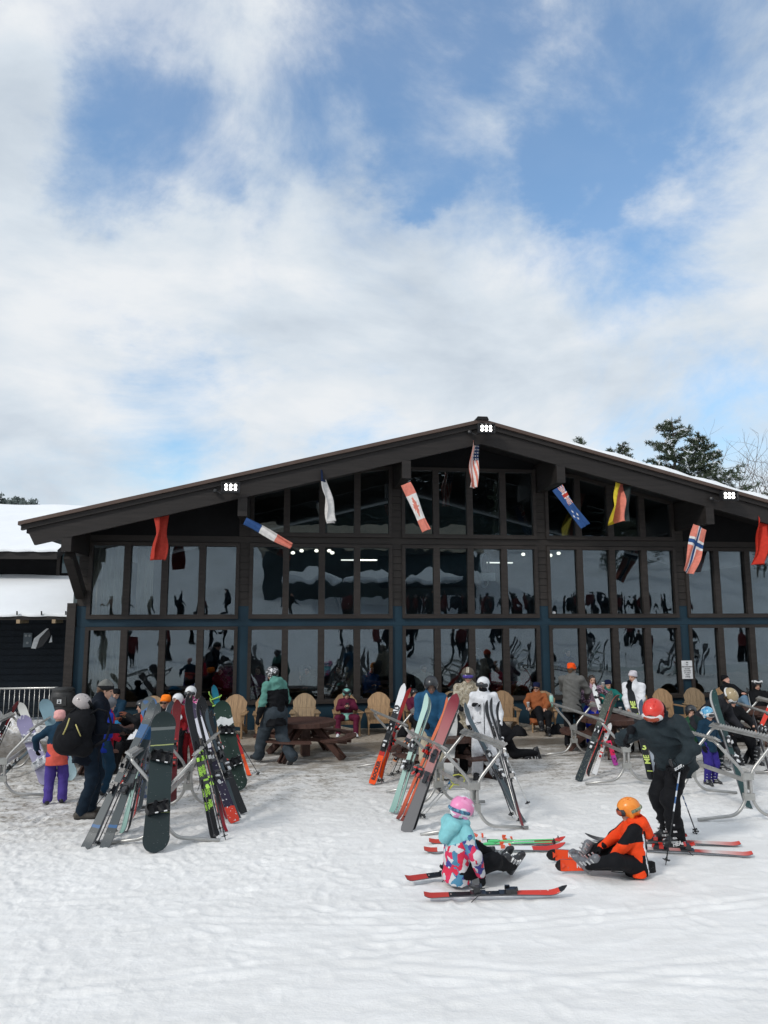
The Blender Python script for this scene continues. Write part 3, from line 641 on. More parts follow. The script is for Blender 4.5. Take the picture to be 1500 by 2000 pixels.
for k, (x, y, h) in enumerate([(31, -30, 9), (36, -34, 11), (47, -31, 8), (55, -38, 12), (24, -44, 10), (-9, -46, 11), (41, -48, 12), (66, -36, 10)]): pine((x, y, float(hillz(y))-.2), h, 'dark pine on the ski slope mirrored in the right windows, '+['nearest', 'second', 'third', 'fourth', 'between shed and nearest', 'left of the shed', 'highest up', 'farthest right'][k], 70+k, .17, .35, group='pines on the slope behind the photographer', snow=.03, bare=.1)
# wood on top of the ski slope behind the photographer (seen mirrored in the upper glass)
V = []; Fc = []; n = 0; q = np.random.default_rng(22)
for i in range(480):
    x = q.uniform(-120, 150); y = -62-q.uniform(0, 26); z0 = float(hillz(-62)); H = q.uniform(12, 21); w_ = H*q.uniform(.17, .25)
    for k in range(26):
        zz = H*(k+1)/27; r_ = w_*(1-(k/27))+.25
        for j in range(5):
            a = q.uniform(0, 6.283); dr = np.array([math.cos(a), math.sin(a), 0]); sd_ = np.array([-dr[1], dr[0], 0])*r_*.42; c = np.array([x, y, z0+zz])
            V += [c+dr*.1, c+dr*r_+sd_-np.array([0, 0, .12*r_]), c+dr*r_-sd_-np.array([0, 0, .2*r_])]; Fc.append((n, n+1, n+2)); n += 3
tag(mesh_obj('slope_woods', np.array(V), np.array(Fc), mat('slope_trees', (.07, .085, .075), .9, 0, .3, .2)), 'dark conifer wood on top of the slope mirrored in the upper windows', 'woods', None, 'stuff')
# ================================================================ figures: smooth blended solids turned into one skin
def _n(v): v = np.array(v, float); return v/(np.linalg.norm(v)+1e-12)
class Field:
    """signed distance built from tapered bones and ellipsoids, blended smoothly"""
    def __init__(s): s.items = []
    def bone(s, a, b, ra, rb, k=.03, flat=None, sub=False): s.items.append(('b', np.array(a, float), np.array(b, float), ra, rb, k, flat, sub)); return s
    def ell(s, c, R, rad, k=.02, sub=False): s.items.append(('e', np.array(c, float), np.array(R, float), np.array(rad, float), 0, k, None, sub)); return s
    def cut(s, p, n): s.items.append(('c', np.array(p, float), _n(n), 0, 0, 0, None, False)); return s
    def mesh(s, h, wr=0.0, wf=9.0, seed=0, pad=.03):
        lo = np.full(3, 1e9); hi = -lo
        for it in s.items:
            if it[-1] or it[0] == 'c': continue
            if it[0] == 'b':
                r = max(it[3], it[4])*(max(1, it[6][1]) if it[6] else 1)
                lo = np.minimum(lo, np.minimum(it[1], it[2])-r); hi = np.maximum(hi, np.maximum(it[1], it[2])+r)
            else: r = it[3].max(); lo = np.minimum(lo, it[1]-r); hi = np.maximum(hi, it[1]+r)
        lo -= pad+2*h; hi += pad+2*h
        ax = [np.arange(lo[i], hi[i]+h, h, dtype=np.float32) for i in range(3)]
        sh = tuple(len(a) for a in ax); G = np.full(sh, .12, np.float32)
        for it in s.items:
            if it[0] == 'c':
                X, Y, Z = np.meshgrid(*ax, indexing='ij', sparse=True); d = (X-it[1][0])*it[2][0]+(Y-it[1][1])*it[2][1]+(Z-it[1][2])*it[2][2]
                G = np.maximum(G, d.astype(np.float32)); continue
            if it[0] == 'b':
                r = max(it[3], it[4])*(max(1, it[6][1]) if it[6] else 1)+.10; bl = np.minimum(it[1], it[2])-r; bh = np.maximum(it[1], it[2])+r
            else: r = it[3].max()+.10; bl = it[1]-r; bh = it[1]+r
            sl_ = tuple(slice(max(0, int((bl[i]-lo[i])/h)), min(sh[i], int((bh[i]-lo[i])/h)+2)) for i in range(3))
            if any(q.stop <= q.start for q in sl_): continue
            X, Y, Z = np.meshgrid(ax[0][sl_[0]], ax[1][sl_[1]], ax[2][sl_[2]], indexing='ij')
            P = np.stack([X, Y, Z], -1)
            if it[0] == 'b':
                a, b, ra, rb = it[1], it[2], it[3], it[4]; ab = b-a; L2 = ab@ab+1e-9
                t = np.clip(((P-a)@ab)/L2, 0, 1); q = P-a-t[..., None]*ab
                if it[6]:
                    dr, fk = _n(it[6][0]), it[6][1]; c = q@dr; q = q+(c*(1/fk-1))[..., None]*dr
                d = np.sqrt((q*q).sum(-1))-(ra+(rb-ra)*t)
            else:
                q = ((P-it[1])@it[2])/it[3]; l = np.sqrt((q*q).sum(-1)); d = (l-1)*it[3].min()*(.6+.4*l)
                d = (l-1)*np.sqrt(((q*it[3])**2).sum(-1))/(l+1e-6)
            d = d.astype(np.float32); g = G[sl_]; k = it[5]
            if it[7]:
                hh = np.clip(k-np.abs(-d-g), 0, None)/max(k, 1e-6) if k > 0 else 0; g = np.maximum(g, -d)+hh*hh*k*.25
            else:
                hh = np.clip(k-np.abs(d-g), 0, None)/max(k, 1e-6) if k > 0 else 0; g = np.minimum(g, d)-hh*hh*k*.25
            G[sl_] = g
        if wr > 0:                                # folds in the cloth
            q = np.random.default_rng(seed+5); X, Y, Z = np.meshgrid(*ax, indexing='ij', sparse=True); w_ = 0
            for i in range(6):
                f = q.normal(0, 1, 3); f = f/np.linalg.norm(f)*wf*q.uniform(.6, 2.2)*6.28/6; f[2] *= 1.9
                w_ = w_+np.sin(X*f[0]+Y*f[1]+Z*f[2]+q.uniform(0, 6)+1.4*np.sin(Z*f[1]*.7+X*f[2]*.5))/(1+.25*i)
            G = G+(wr*(np.abs(w_)*.55-.45)).astype(np.float32)
        return surfnet(G, lo, h)
def surfnet(G, lo, h):
    I = G < 0; nx, ny, nz = G.shape
    c = np.zeros((nx-1, ny-1, nz-1), np.int8)
    for dx in (0, 1):
        for dy in (0, 1):
            for dz in (0, 1): c += I[dx:nx-1+dx, dy:ny-1+dy, dz:nz-1+dz]
    act = (c > 0) & (c < 8); idx = np.full(act.shape, -1, np.int64); ij = np.argwhere(act); idx[act] = np.arange(len(ij))
    acc = np.zeros((len(ij), 3)); cnt = np.zeros(len(ij))
    E = [((0, 0, 0), (1, 0, 0)), ((0, 1, 0), (1, 1, 0)), ((0, 0, 1), (1, 0, 1)), ((0, 1, 1), (1, 1, 1)), ((0, 0, 0), (0, 1, 0)), ((1, 0, 0), (1, 1, 0)), ((0, 0, 1), (0, 1, 1)), ((1, 0, 1), (1, 1, 1)),
         ((0, 0, 0), (0, 0, 1)), ((1, 0, 0), (1, 0, 1)), ((0, 1, 0), (0, 1, 1)), ((1, 1, 0), (1, 1, 1))]
    for a, b in E:
        ga = G[ij[:, 0]+a[0], ij[:, 1]+a[1], ij[:, 2]+a[2]]; gb = G[ij[:, 0]+b[0], ij[:, 1]+b[1], ij[:, 2]+b[2]]
        m = (ga < 0) != (gb < 0); t = np.where(m, ga/(ga-gb+1e-12), 0)[:, None]; p = np.array(a)+t*(np.array(b)-np.array(a)); acc += p*m[:, None]; cnt += m
    V = lo+h*(ij+acc/np.maximum(cnt, 1)[:, None]); Q = []
    for ax in range(3):
        o1, o2 = [(1, 2), (2, 0), (0, 1)][ax]; s0 = [slice(None)]*3; s1 = [slice(None)]*3; s0[ax] = slice(0, -1); s1[ax] = slice(1, None)
        A = I[tuple(s0)]; B = I[tuple(s1)]; ed = np.argwhere(A != B); ed = ed[(ed[:, o1] > 0) & (ed[:, o2] > 0) & (ed[:, o1] < G.shape[o1]-1) & (ed[:, o2] < G.shape[o2]-1)]
        if not len(ed): continue
        e1 = np.zeros(3, int); e1[o1] = 1; e2 = np.zeros(3, int); e2[o2] = 1
        g = lambda p: idx[p[:, 0], p[:, 1], p[:, 2]]
        q = np.stack([g(ed-e1-e2), g(ed-e2), g(ed), g(ed-e1)], 1); fl = A[tuple(ed.T)]
        q[~fl] = q[~fl][:, ::-1]; Q.append(q)
    Q = np.concatenate(Q) if Q else np.zeros((0, 4), int)
    if len(Q): Q = Q[(Q >= 0).all(1)]
    return V, Q
def skin(name, field, h, mats, parent, wr=0, wf=9, seed=0, matfn=None):
    V, Q = field.mesh(h, wr, wf, seed); mi = None
    if not isinstance(mats, (list, tuple)): mats = [mats]
    if matfn is not None and len(mats) > 1: mi = matfn(V[Q].mean(1))
    return mesh_obj(name, V, Q, mats, mi, parent, True)
def ik(a, b, l1, l2, hint):
    a = np.array(a, float); b = np.array(b, float); d = b-a; L = np.linalg.norm(d); L_ = min(L, (l1+l2)*.995); u = d/(L+1e-9)
    b = a+u*L_; x = (l1*l1-l2*l2+L_*L_)/(2*L_+1e-9); hgt = math.sqrt(max(0, l1*l1-x*x)); hv = np.array(hint, float); hv = hv-u*(hv@u); hv = _n(hv)
    return a+u*x+hv*hgt, b
def hand_bones(Fd, w, d, palm, side, r, curl=.5, scale=1.0, grip=False):
    """palm and five fingers; w wrist, d pointing direction, palm normal, side = thumb direction"""
    d = _n(d); palm = _n(np.array(palm)-d*np.dot(palm, d)); sd_ = _n(np.cross(d, palm)); sd_ = sd_ if np.dot(sd_, side) > 0 else -sd_
    s = scale; kn = w+d*.088*s
    Fd.bone(w-d*.01*s, w+d*.03*s, r*2.2, r*2.4, .01, (palm, .62))
    for i, off in enumerate((.030, .010, -.010, -.029)): Fd.bone(w+d*.02*s+sd_*off*.7*s, kn+sd_*off*s-d*(.006*s if i in (0, 3) else 0), r*1.35, r*1.12, .012, (palm, .9))
    for i, (off, L) in enumerate(((.031, .074), (.0105, .082), (-.0105, .077), (-.031, .060))):
        L *= s; p0 = kn+sd_*off*s-d*(.008*s if i == 3 else 0); c = curl*(1+.12*i); c = 1.25 if grip else c
        a1 = c*.55; a2 = c*1.35; a3 = c*2.0; v = lambda a: d*math.cos(a)+palm*math.sin(a)
        p1 = p0+v(a1)*L*.46; p2 = p1+v(a2)*L*.31; p3 = p2+v(a3)*L*.23
        Fd.bone(p0, p1, r*1.05, r*.98, .004); Fd.bone(p1, p2, r*.98, r*.9, .004); Fd.bone(p2, p3, r*.9, r*.78, .004)
    t0 = w+d*.025*s+sd_*.024*s; t1 = t0+_n(sd_*.75+d*.6+palm*.3)*.040*s; t2 = t1+_n(d*.8+sd_*.25+palm*(.9 if grip else .4))*.032*s; t3 = t2+_n(d*.7+palm*(1.1 if grip else .4)-sd_*.1)*.024*s
    Fd.bone(t0, t1, r*1.5, r*1.2, .008); Fd.bone(t1, t2, r*1.15, r*1.0, .004); Fd.bone(t2, t3, r*1.0, r*.85, .004)
    return kn
SKIN = mat('skin', (.56, .33, .24), .55, 0, .06, 14, .05, 80, .35); SKIND = mat('skin_dark', (.14, .075, .05), .5, 0, .08, 14); SKINR = mat('skin_rosy', (.66, .36, .28), .55, 0, .1, 14)
EYE = mat('eye_dark', (.02, .015, .012), .3); LIP = mat('lip', (.42, .16, .13), .5); EYEW = mat('eye_white', (.7, .68, .65), .3)
HAIRD = mat('hair_dark', (.030, .020, .015), .5, 0, .3, 30, .4, 60); HAIRB = mat('hair_brown', (.10, .055, .03), .5, 0, .3, 30, .4, 60)
BLKC = cloth('black_fabric', (.0075, .008, .010)); BOOTB = mat('boot_black', (.020, .021, .024), .35, 0, .1, 18); SOLE = mat('sole', (.03, .028, .026), .8)
BUCK = mat('buckle', (.72, .73, .74), .3, .6)
def person(label, loc, rz, H=1.75, P=None, O=None, h=.017, group=None, seed=0):
    """P: joint targets in metres for a 1.75 m body (x right, y forward, z up). O: outfit."""
    P = P or {}; O = O or {}; s = H/1.75; kid = O.get('kid', 1.0)
    t = None
    V3 = lambda k, d: np.array(P.get(k, d), float)
    hip = V3('hip', (0, 0, .93)); chest = V3('chest', hip+np.array([0, .02, .54])); sp = _n(chest-hip)
    hs_ = _n(V3('hipside', (1, 0, 0))); ss = _n(V3('side', (1, 0, 0))); ss = _n(ss-sp*np.dot(ss, sp)*.9); fw_ = _n(np.cross(sp, -ss)); fw_ = fw_ if fw_@np.cross(np.array([0, 0, 1.]), ss) > -.2 or True else -fw_
    fw_ = _n(np.cross(sp, ss))                                          # chest front
    neck = chest+sp*.035; hu = _n(V3('headup', (0, .1, 1))); look = V3('look', fw_); look = _n(look-hu*np.dot(look, hu)); hc = neck+hu*.125*(1+.25*(kid-1))+_n(hu*0+look)*.018
    if 'head' in P: hc = V3('head', hc)
    HR = np.array([np.cross(look, hu), look, hu]).T                      # columns right, forward, up
    sw = P.get('sw', O.get('sw', .175)); shL = chest-ss*sw-sp*.045; shR = chest+ss*sw-sp*.045; hL = hip-hs_*.092; hRt = hip+hs_*.092
    wL = V3('hl', shL+np.array([-.07, .05, -.50])); wR = V3('hr', shR+np.array([.07, .05, -.50])); aL = V3('fl', (-.11, 0, .09)); aR = V3('fr', (.11, 0, .09))
    eL, wL = ik(shL, wL, .285, .255, V3('el', (-.35, -1, -.1))); eR, wR = ik(shR, wR, .285, .255, V3('er', (.35, -1, -.1)))
    kL, aL = ik(hL, aL, .44, .42, V3('kl', (-.1, 1, .1))); kR, aR = ik(hRt, aR, .44, .42, V3('kr', (.1, 1, .1)))
    tL = _n(V3('tl', (-.18, 1, 0))); tR = _n(V3('tr', (.18, 1, 0)))
    q = O.get('bulk', 1.0); hb = .105*kid                                # head half height
    S = lambda a: np.array(a)*s
    # ---- body: one continuous skin
    B = Field(); K = .03*s
    sk = {'n': SKIN, 'd': SKIND, 'r': SKINR}[O.get('skin', 'n')]
    B.bone(S(hip), S(hip+sp*.25), .125*s, .11*s, K, (fw_, .75)); B.bone(S(hip+sp*.25), S(chest-sp*.10), .11*s, .135*s, K, (fw_, .72)); B.bone(S(shL), S(shR), .052*s, .052*s, K)
    for a_, b_, r1, r2 in ((shL, eL, .045, .036), (eL, wL, .036, .025), (shR, eR, .045, .036), (eR, wR, .036, .025), (hL, kL, .075, .05), (kL, aL, .048, .034), (hRt, kR, .075, .05), (kR, aR, .048, .034)): B.bone(S(a_), S(b_), r1*s, r2*s, K)
    B.bone(S(chest-sp*.03), S(hc-hu*.05), .058*s, .052*s, K*.8)
    f = hb/.105*s
    hd = lambda x, y, z: S(hc)+HR@(np.array([x, y, z])*f)
    B.ell(hd(0, -.012, .025), HR, np.array([.074, .092, .084])*f, .02*s); B.ell(hd(0, .022, -.035), HR, np.array([.058, .064, .072])*f, .02*s)
    B.bone(hd(0, .060, -.088), hd(0, .066, -.082), .020*f, .018*f, .02*s)
    B.bone(hd(0, .086, .010), hd(0, .104, -.024), .009*f, .0135*f, .008*s)                                        # nose
    B.bone(hd(-.042, .073, .030), hd(.042, .073, .030), .010*f, .010*f, .012*s)                                     # brow
    B.bone(hd(-.017, .082, -.052), hd(.017, .082, -.052), .008*f, .008*f, .008*s)                                   # mouth
    for sx in (-1, 1): B.bone(hd(sx*.076, -.005, .012), hd(sx*.074, -.002, -.024), .013*f, .010*f, .006*s, (HR[:, 0], .5)); B.ell(hd(sx*.032, .088, .010), HR, np.array([.015, .014, .010])*f, .008*s, True)
    gl = O.get('gloves'); Sl = O.get('sleeve', 1)
    hh = h*.9
    V, Q = B.mesh(min(hh, .014))
    def face_mat(Cn):
        p = ((Cn-S(hc))@HR)/f; m = np.zeros(len(Cn), int)
        for sx in (-1, 1): m[((p[:, 0]-sx*.032)/.015)**2+((p[:, 2]-.010)/.0085)**2 < 1] = np.where(p[((p[:, 0]-sx*.032)/.015)**2+((p[:, 2]-.010)/.0085)**2 < 1][:, 1] > .05, 1, 0)
        m[(np.abs(p[:, 0]) < .024) & (np.abs(p[:, 2]+.054) < .009) & (p[:, 1] > .07)] = 2
        return m
    mi = face_mat(V[Q].mean(1)); cuts = O.get('hands', ('l', 'r')) if not gl else ()
    for key, w_, e_ in (('l', wL, eL), ('r', wR, eR)):
        if gl or key not in cuts: continue
        sg = -1 if key == 'l' else 1; dd = _n(V3('d'+key, w_-e_)); pm = V3('p'+key, (-sg, 0, -.3) if abs(dd[2]) > .6 else (0, 0, -1)); Fh = Field()
        hand_bones(Fh, S(w_), dd, pm, V3('t'+key, (0, 1, .4)), .0088*s, P.get('curl', .5), s, P.get('grip'+key, False)); Fh.bone(S(w_-dd*.05), S(w_), .027*s, .025*s, .01)
        v2, q2 = Fh.mesh(.0055); Q = np.concatenate([Q, q2+len(V)]); V = np.concatenate([V, v2]); mi = np.concatenate([mi, np.zeros(len(q2), int)])
    t = mesh_obj('person', V, Q, [sk, EYE, LIP], mi, None, True); t.location = tuple(float(v) for v in loc); t.rotation_euler = (0, 0, rz); tag(t, label, 'person', group)
    # ---- trousers
    pm_ = O.get('pants', BLKC); pb = O.get('pant_r', 1.0)*q
    T = Field(); T.bone(S(hip+sp*.05), S(hip-sp*.02), .132*pb*s, .138*pb*s, .05*s, (fw_, .80))
    for hp, kn, an in ((hL, kL, aL), (hRt, kR, aR)):
        T.bone(S(hp), S(kn), .105*pb*s, .082*pb*s, .05*s); T.bone(S(kn), S(an+_n(an-kn)*-.0), .080*pb*s, O.get('cuff', .072)*s, .05*s)
    T.ell(S(hip-fw_*.04-sp*.04), np.array([ss, fw_, sp]).T, np.array([.135, .10, .10])*pb*s, .05*s)
    skin('trousers', T, h, pm_, t, .0105*s*O.get('fold', 1), 11, seed, O.get('pants_fn'))
    # ---- jacket
    jm = O.get('jacket', BLKC); J = Field(); hem = O.get('hem', -.06); r_ = q*O.get('jk_r', 1.0)
    J.bone(S(hip+sp*(hem-.20)), S(hip+sp*.22), .192*r_*s, .158*r_*s, .05*s, (fw_, .82)); J.bone(S(hip+sp*.22), S(chest-sp*.13), .158*r_*s, .165*r_*s, .06*s, (fw_, .80))
    J.bone(S(neck-sp*.05), S(shL), .078*s, .066*s, .05*s); J.bone(S(neck-sp*.05), S(shR), .078*s, .066*s, .05*s); J.bone(S(chest-sp*.05), S(neck-sp*.01), .12*r_*s, .085*s, .05*s)
    for sh_, e_, w_ in ((shL, eL, wL), (shR, eR, wR)): J.bone(S(sh_), S(e_), .070*q*s, .062*q*s, .05*s); J.bone(S(e_), S(w_-_n(w_-e_)*.01), .064*q*s, .047*q*s, .04*s)
    if O.get('collar', 1): J.bone(S(neck-sp*.01), S(neck+sp*.045+hu*.02), .082*s, .072*s, .02*s)
    if O.get('hood'): J.bone(S(neck-fw_*.085-sp*.015-ss*.06), S(neck-fw_*.085-sp*.015+ss*.06), .062*s, .062*s, .05*s); J.bone(S(neck-fw_*.10-sp*.08), S(neck-fw_*.09), .06*s, .075*s, .05*s)
    J.cut(S(hip+sp*(hem-.10)), -sp)
    skin('jacket', J, h, jm, t, .0115*s*O.get('fold', 1), 12, seed+1, (lambda C_: O['jacket_fn'](C_/s, dict(hip=hip, sp=sp, chest=chest, fw=fw_, ss=ss, hc=hc))) if 'jacket_fn' in O else None)
    if O.get('hoodm'):
        Hd = Field(); nb = neck-fw_*.06; k_ = kid
        for sg in (-1, 1):
            Hd.bone(S(neck+ss*sg*.075*k_+fw_*.05+sp*.02), S(nb+ss*sg*.10*k_-fw_*.05), .040*k_*s, .052*k_*s, .03); Hd.bone(S(nb+ss*sg*.10*k_-fw_*.05), S(chest-fw_*.19-sp*.15+ss*sg*.02), .052*k_*s, .045*k_*s, .04)
        Hd.bone(S(nb-fw_*.05-sp*.02), S(chest-fw_*.175-sp*.10), .085*k_*s, .055*k_*s, .05); Hd.ell(S(neck-fw_*.05+sp*.06), np.array([ss, fw_, sp]).T, np.array([.075, .05, .05])*k_*s, .02, True)
        skin('hood', Hd, h, O['hoodm'], t, .010*s, 14, seed+9)
    # ---- boots
    bt = O.get('boots', 'shoe'); bmats = O.get('bootm', BOOTB)
    for (kn, an, td) in ((kL, aL, tL), (kR, aR, tR)):
        bo = Field(); up = _n(kn-an) if 'bootup' in P else _n(np.cross(np.cross(td, kn-an), td)); sd_ = np.cross(td, up); z_ = -up*.055
        if bt == 'ski':
            bo.bone(S(an+up*.02), S(an+up*.19+td*.03), .062*s, .070*s, .02*s, (sd_, .86)); bo.bone(S(an+z_*.6-td*.055), S(an+z_*.75+td*.165), .056*s, .046*s, .03*s, (sd_, .9)); bo.bone(S(an+z_*1.35-td*.08), S(an+z_*1.35+td*.20), .034*s, .032*s, .01*s, (sd_, 1.25)); bo.bone(S(an), S(an+td*.08+z_*.3), .06*s, .055*s, .03*s)
        else:
            bo.bone(S(an), S(an+up*.10), .054*s, .058*s, .03*s); bo.bone(S(an+z_*.5-td*.045), S(an+z_*.75+td*.165), .048*s, .036*s, .03*s, (up, .85)); bo.bone(S(an+z_*1.1-td*.05), S(an+z_*1.1+td*.17), .034*s, .034*s, .015*s, (sd_, 1.3))
        bo.cut(S(an-up*.092), -up)
        o = skin('boot', bo, min(h*.75, .011), bmats, t, 0, 9, 0, (lambda C_: ((C_-S(an))@up < -.062*s).astype(int)) if isinstance(bmats, list) else None)
        if bt == 'ski':
            mb = MB()
            for i, (u_, f_) in enumerate(((.165, .085), (.095, .078), (.03, .10), (-.01, .14))):
                c = an+up*u_+td*f_*.55; R = np.array([sd_, td, up]).T
                for sg in (-1, 1): mb.box(S(c+sd_*sg*.058+td*.02), np.array([.016, .062, .018])*s, 0, R)
            mb.build('buckle', O.get('buckm', BUCK), o)
    # ---- gloves
    if gl:
        gh = .006 if h < .013 else .008
        for key, w_, e_ in (('l', wL, eL), ('r', wR, eR)):
            sg = -1 if key == 'l' else 1; dd = _n(V3('d'+key, w_-e_)); pm = V3('p'+key, (-sg, 0, -.3) if abs(dd[2]) > .6 else (0, 0, -1)); Fh = Field()
            hand_bones(Fh, S(w_), dd, pm, V3('t'+key, (0, 1, .4)), .0125*s, P.get('curl', .5), s*1.12, P.get('grip'+key, False)); Fh.bone(S(w_-dd*.055), S(w_+dd*.01), .050*s, .042*s, .01)
            skin('glove', Fh, gh, gl, t)
    # ---- head wear
    hw = O.get('hat'); lat = lambda C_: ((C_-S(hc))@HR)/f
    if hw == 'beanie':
        c_ = Field(); c_.ell(hd(0, -.014, .035), HR, np.array([.092, .108, .098])*f, 0); c_.bone(hd(-.05, -.04, .10), hd(.05, -.04, .10), .035*f, .035*f, .04*f)
        c_.cut(hd(0, .06, .036), -_n(HR@np.array([0, -.30, 1.]))); c_.ell(hd(0, -.012, .028), HR, np.array([.0945, .1105, .058])*f, .008*f); c_.cut(hd(0, .06, .030), -_n(HR@np.array([0, -.34, 1.])))
        skin('hat', c_, min(h*.7, .011), O.get('hatm', BLKC), t, .0025, 22, seed, (lambda C_: ((lat(C_)[:, 2]-.30*(-lat(C_)[:, 1]-.0)*-1) < .066).astype(int)) if isinstance(O.get('hatm'), list) else None)
    if hw == 'helmet':
        c_ = Field(); c_.ell(hd(0, -.012, .040), HR, np.array([.112, .132, .112])*f, 0)
        c_.bone(hd(-.078, -.012, -.01), hd(-.074, -.008, -.045), .034*f, .028*f, .02*f, (HR[:, 0], .7)); c_.bone(hd(.078, -.012, -.01), hd(.074, -.008, -.045), .034*f, .028*f, .02*f, (HR[:, 0], .7)); c_.bone(hd(0, -.075, .0), hd(0, -.07, -.02), .055*f, .05*f, .03*f)
        c_.ell(hd(0, .13, -.045), HR, np.array([.080, .12, .115])*f, .01*f, True); c_.ell(hd(0, .0, -.09), HR, np.array([.078, .10, .085])*f, .012*f, True)
        for sx in (-1, 0, 1):
            for yy in (-.03, .03): c_.ell(hd(sx*.045, yy, .153-abs(sx)*.018), HR, np.array([.008, .022, .012])*f, .004*f, True)
        hm = O.get('hatm', BLKC)
        ho = skin('helmet', c_, min(h*.6, .0095), hm, t, 0, 9, 0, (lambda C_: O.get('hat_fn', lambda p: (p[:, 2] < .005).astype(int))(lat(C_))) if isinstance(hm, list) else None)
        if O.get('goggles'):
            gm, lm, up_ = O['goggles']; z0 = .098 if up_ else .012; y0 = .105 if up_ else .098; fr = MB(); pts = []; ln = MB()
            rot = -.75 if up_ else 0.0
            g_ = Field(); gg = lambda x, y, z: hd(x, y0+(y*math.cos(rot)-z*math.sin(rot)), z0+(y*math.sin(rot)+z*math.cos(rot)))
            for a in range(8):
                xa, xb = -.078+.0195*a, -.078+.0195*(a+1); cy = lambda x: .012-(x/.078)**2*.040
                g_.bone(gg(xa, cy(xa), 0), gg(xb, cy(xb), 0), .040*f, .040*f, .004, (HR[:, 1], .42))
            g_.bone(gg(0, .01, -.046), gg(0, .012, -.052), .014*f, .012*f, .01*f, None, True)
            go = skin('goggles', g_, .008, gm, ho)
            g_ = Field()
            for a in range(8):
                xa, xb = -.062+.0155*a, -.062+.0155*(a+1); cy = lambda x: .024-(x/.078)**2*.040
                g_.bone(gg(xa, cy(xa)+.004, .0), gg(xb, cy(xb)+.004, .0), .028*f, .028*f, .004, (HR[:, 1], .36))
            g_.bone(gg(0, .02, -.045), gg(0, .022, -.053), .018*f, .014*f, .01*f, None, True)
            skin('lens', g_, .007, lm, ho)
            stp = []
            zb = .075
            for k in range(21):
                a = math.pi*k/20; x, y = .113*math.cos(a), -.012-.133*math.sin(a)*.99; zz = z0+(.055-z0*.3)*math.sin(a)*.3
                kk = math.sqrt(max(.05, 1-((zz-.04)/.112)**2)); stp.append(hd(x*kk*1.02, -.012+(y+.012)*kk*1.02, zz))
            sb = MB(); sb.tube(stp, .0175*f, 6, 0, True, 1.0); 
            # flatten the strap against the shell
            st_o = sb.build('goggle_strap', O.get('strapm', gm), ho, True)
    if O.get('hairm'):
        L_ = O.get('hair_len', .12); c_ = Field()
        c_.ell(hd(0, -.022, .030), HR, np.array([.084, .100, .092])*f, 0); c_.ell(hd(0, .085, -.035), HR, np.array([.068, .10, .090])*f, .01, True)
        c_.bone(hd(0, -.07, -.0), hd(0, -.075, -.05-L_), .062*f, .045*f, .04*f, (HR[:, 1], .6))
        if L_ > .1:
            for sx in (-1, 1): c_.bone(hd(sx*.072, -.01, 0), hd(sx*.085, .03, -L_), .026*f, .024*f, .02*f)
        skin('hair', c_, min(h*.8, .011), O['hairm'], t, .004, 25, seed)
    if O.get('shades'):
        g_ = MB()
        for sx in (-1, 1): g_.box(hd(sx*.031, .098, .010), np.array([.050, .012, .032])*f, 0, HR); g_.box(hd(sx*.070, .05, .014), np.array([.006, .10, .010])*f, 0, HR)
        g_.box(hd(0, .102, .014), np.array([.02, .008, .008])*f, 0, HR); g_.build('sunglasses', gloss('shade_lens', (.012, .012, .014), .12), t)
    if O.get('neckm'):
        g_ = Field(); g_.bone(S(neck-sp*.02), hd(0, .0, -.075), .078*s, .068*s, .02); 
        if O.get('facemask'): g_.ell(hd(0, .03, -.055), HR, np.array([.070, .082, .062])*f, .02)
        skin('neck_warmer', g_, min(h*.8, .012), O['neckm'], t, .003, 22, seed)
    J_ = dict(hip=hip, chest=chest, shL=shL, shR=shR, eL=eL, eR=eR, wL=wL, wR=wR, kL=kL, kR=kR, aL=aL, aR=aR, hc=hc, s=s, HR=HR, sp=sp, fw=fw_, ss=ss, f=f, tL=tL, tR=tR)
    t_M = Matrix.Translation(Vector([float(v) for v in loc])) @ Matrix.Rotation(rz, 4, 'Z')
    J_['W'] = lambda v: np.array((t_M @ Vector([float(a) for a in np.array(v)*s]))[:]); J_['o'] = t
    return J_
# ================================================================ placement helpers
def onz(px, py, z):
    d = ray(px, py); return CAM+d*((z-CAM[2])/d[2])
def G(px, py): p = gnd(px, py); return p
def lean_pts(b, t, L, back=True):
    """bottom pixel on the snow, top pixel at real length L from it"""
    a = gnd(*b); a = a+np.array([0, 0, .005]); d = ray(*t); d = d/np.linalg.norm(d); oc = CAM-a
    B_ = d@oc; C_ = oc@oc-L*L; disc = B_*B_-C_
    L = max(L, math.sqrt(max(0, oc@oc-B_*B_))*1.01); disc = B_*B_-(oc@oc-L*L); tt = -B_ if disc < 0 else (-B_+math.sqrt(disc) if back else -B_-math.sqrt(disc))
    p = CAM+d*tt; return a, a+_n(p-a)*L
EDGE = mat('ski_edge', (.12, .12, .13), .35, .5); WHT = gloss('white_plastic', (.72, .73, .74)); REDP = gloss('red_plastic', (.55, .03, .02)); BLKP = gloss('black_gloss', (.014, .015, .018))
K0 = (.008, .009, .011); W0 = (.74, .75, .76); R0 = (.50, .025, .015); O0 = (.85, .10, .015); LM = (.45, .80, .10); G0 = (.015, .040, .042)
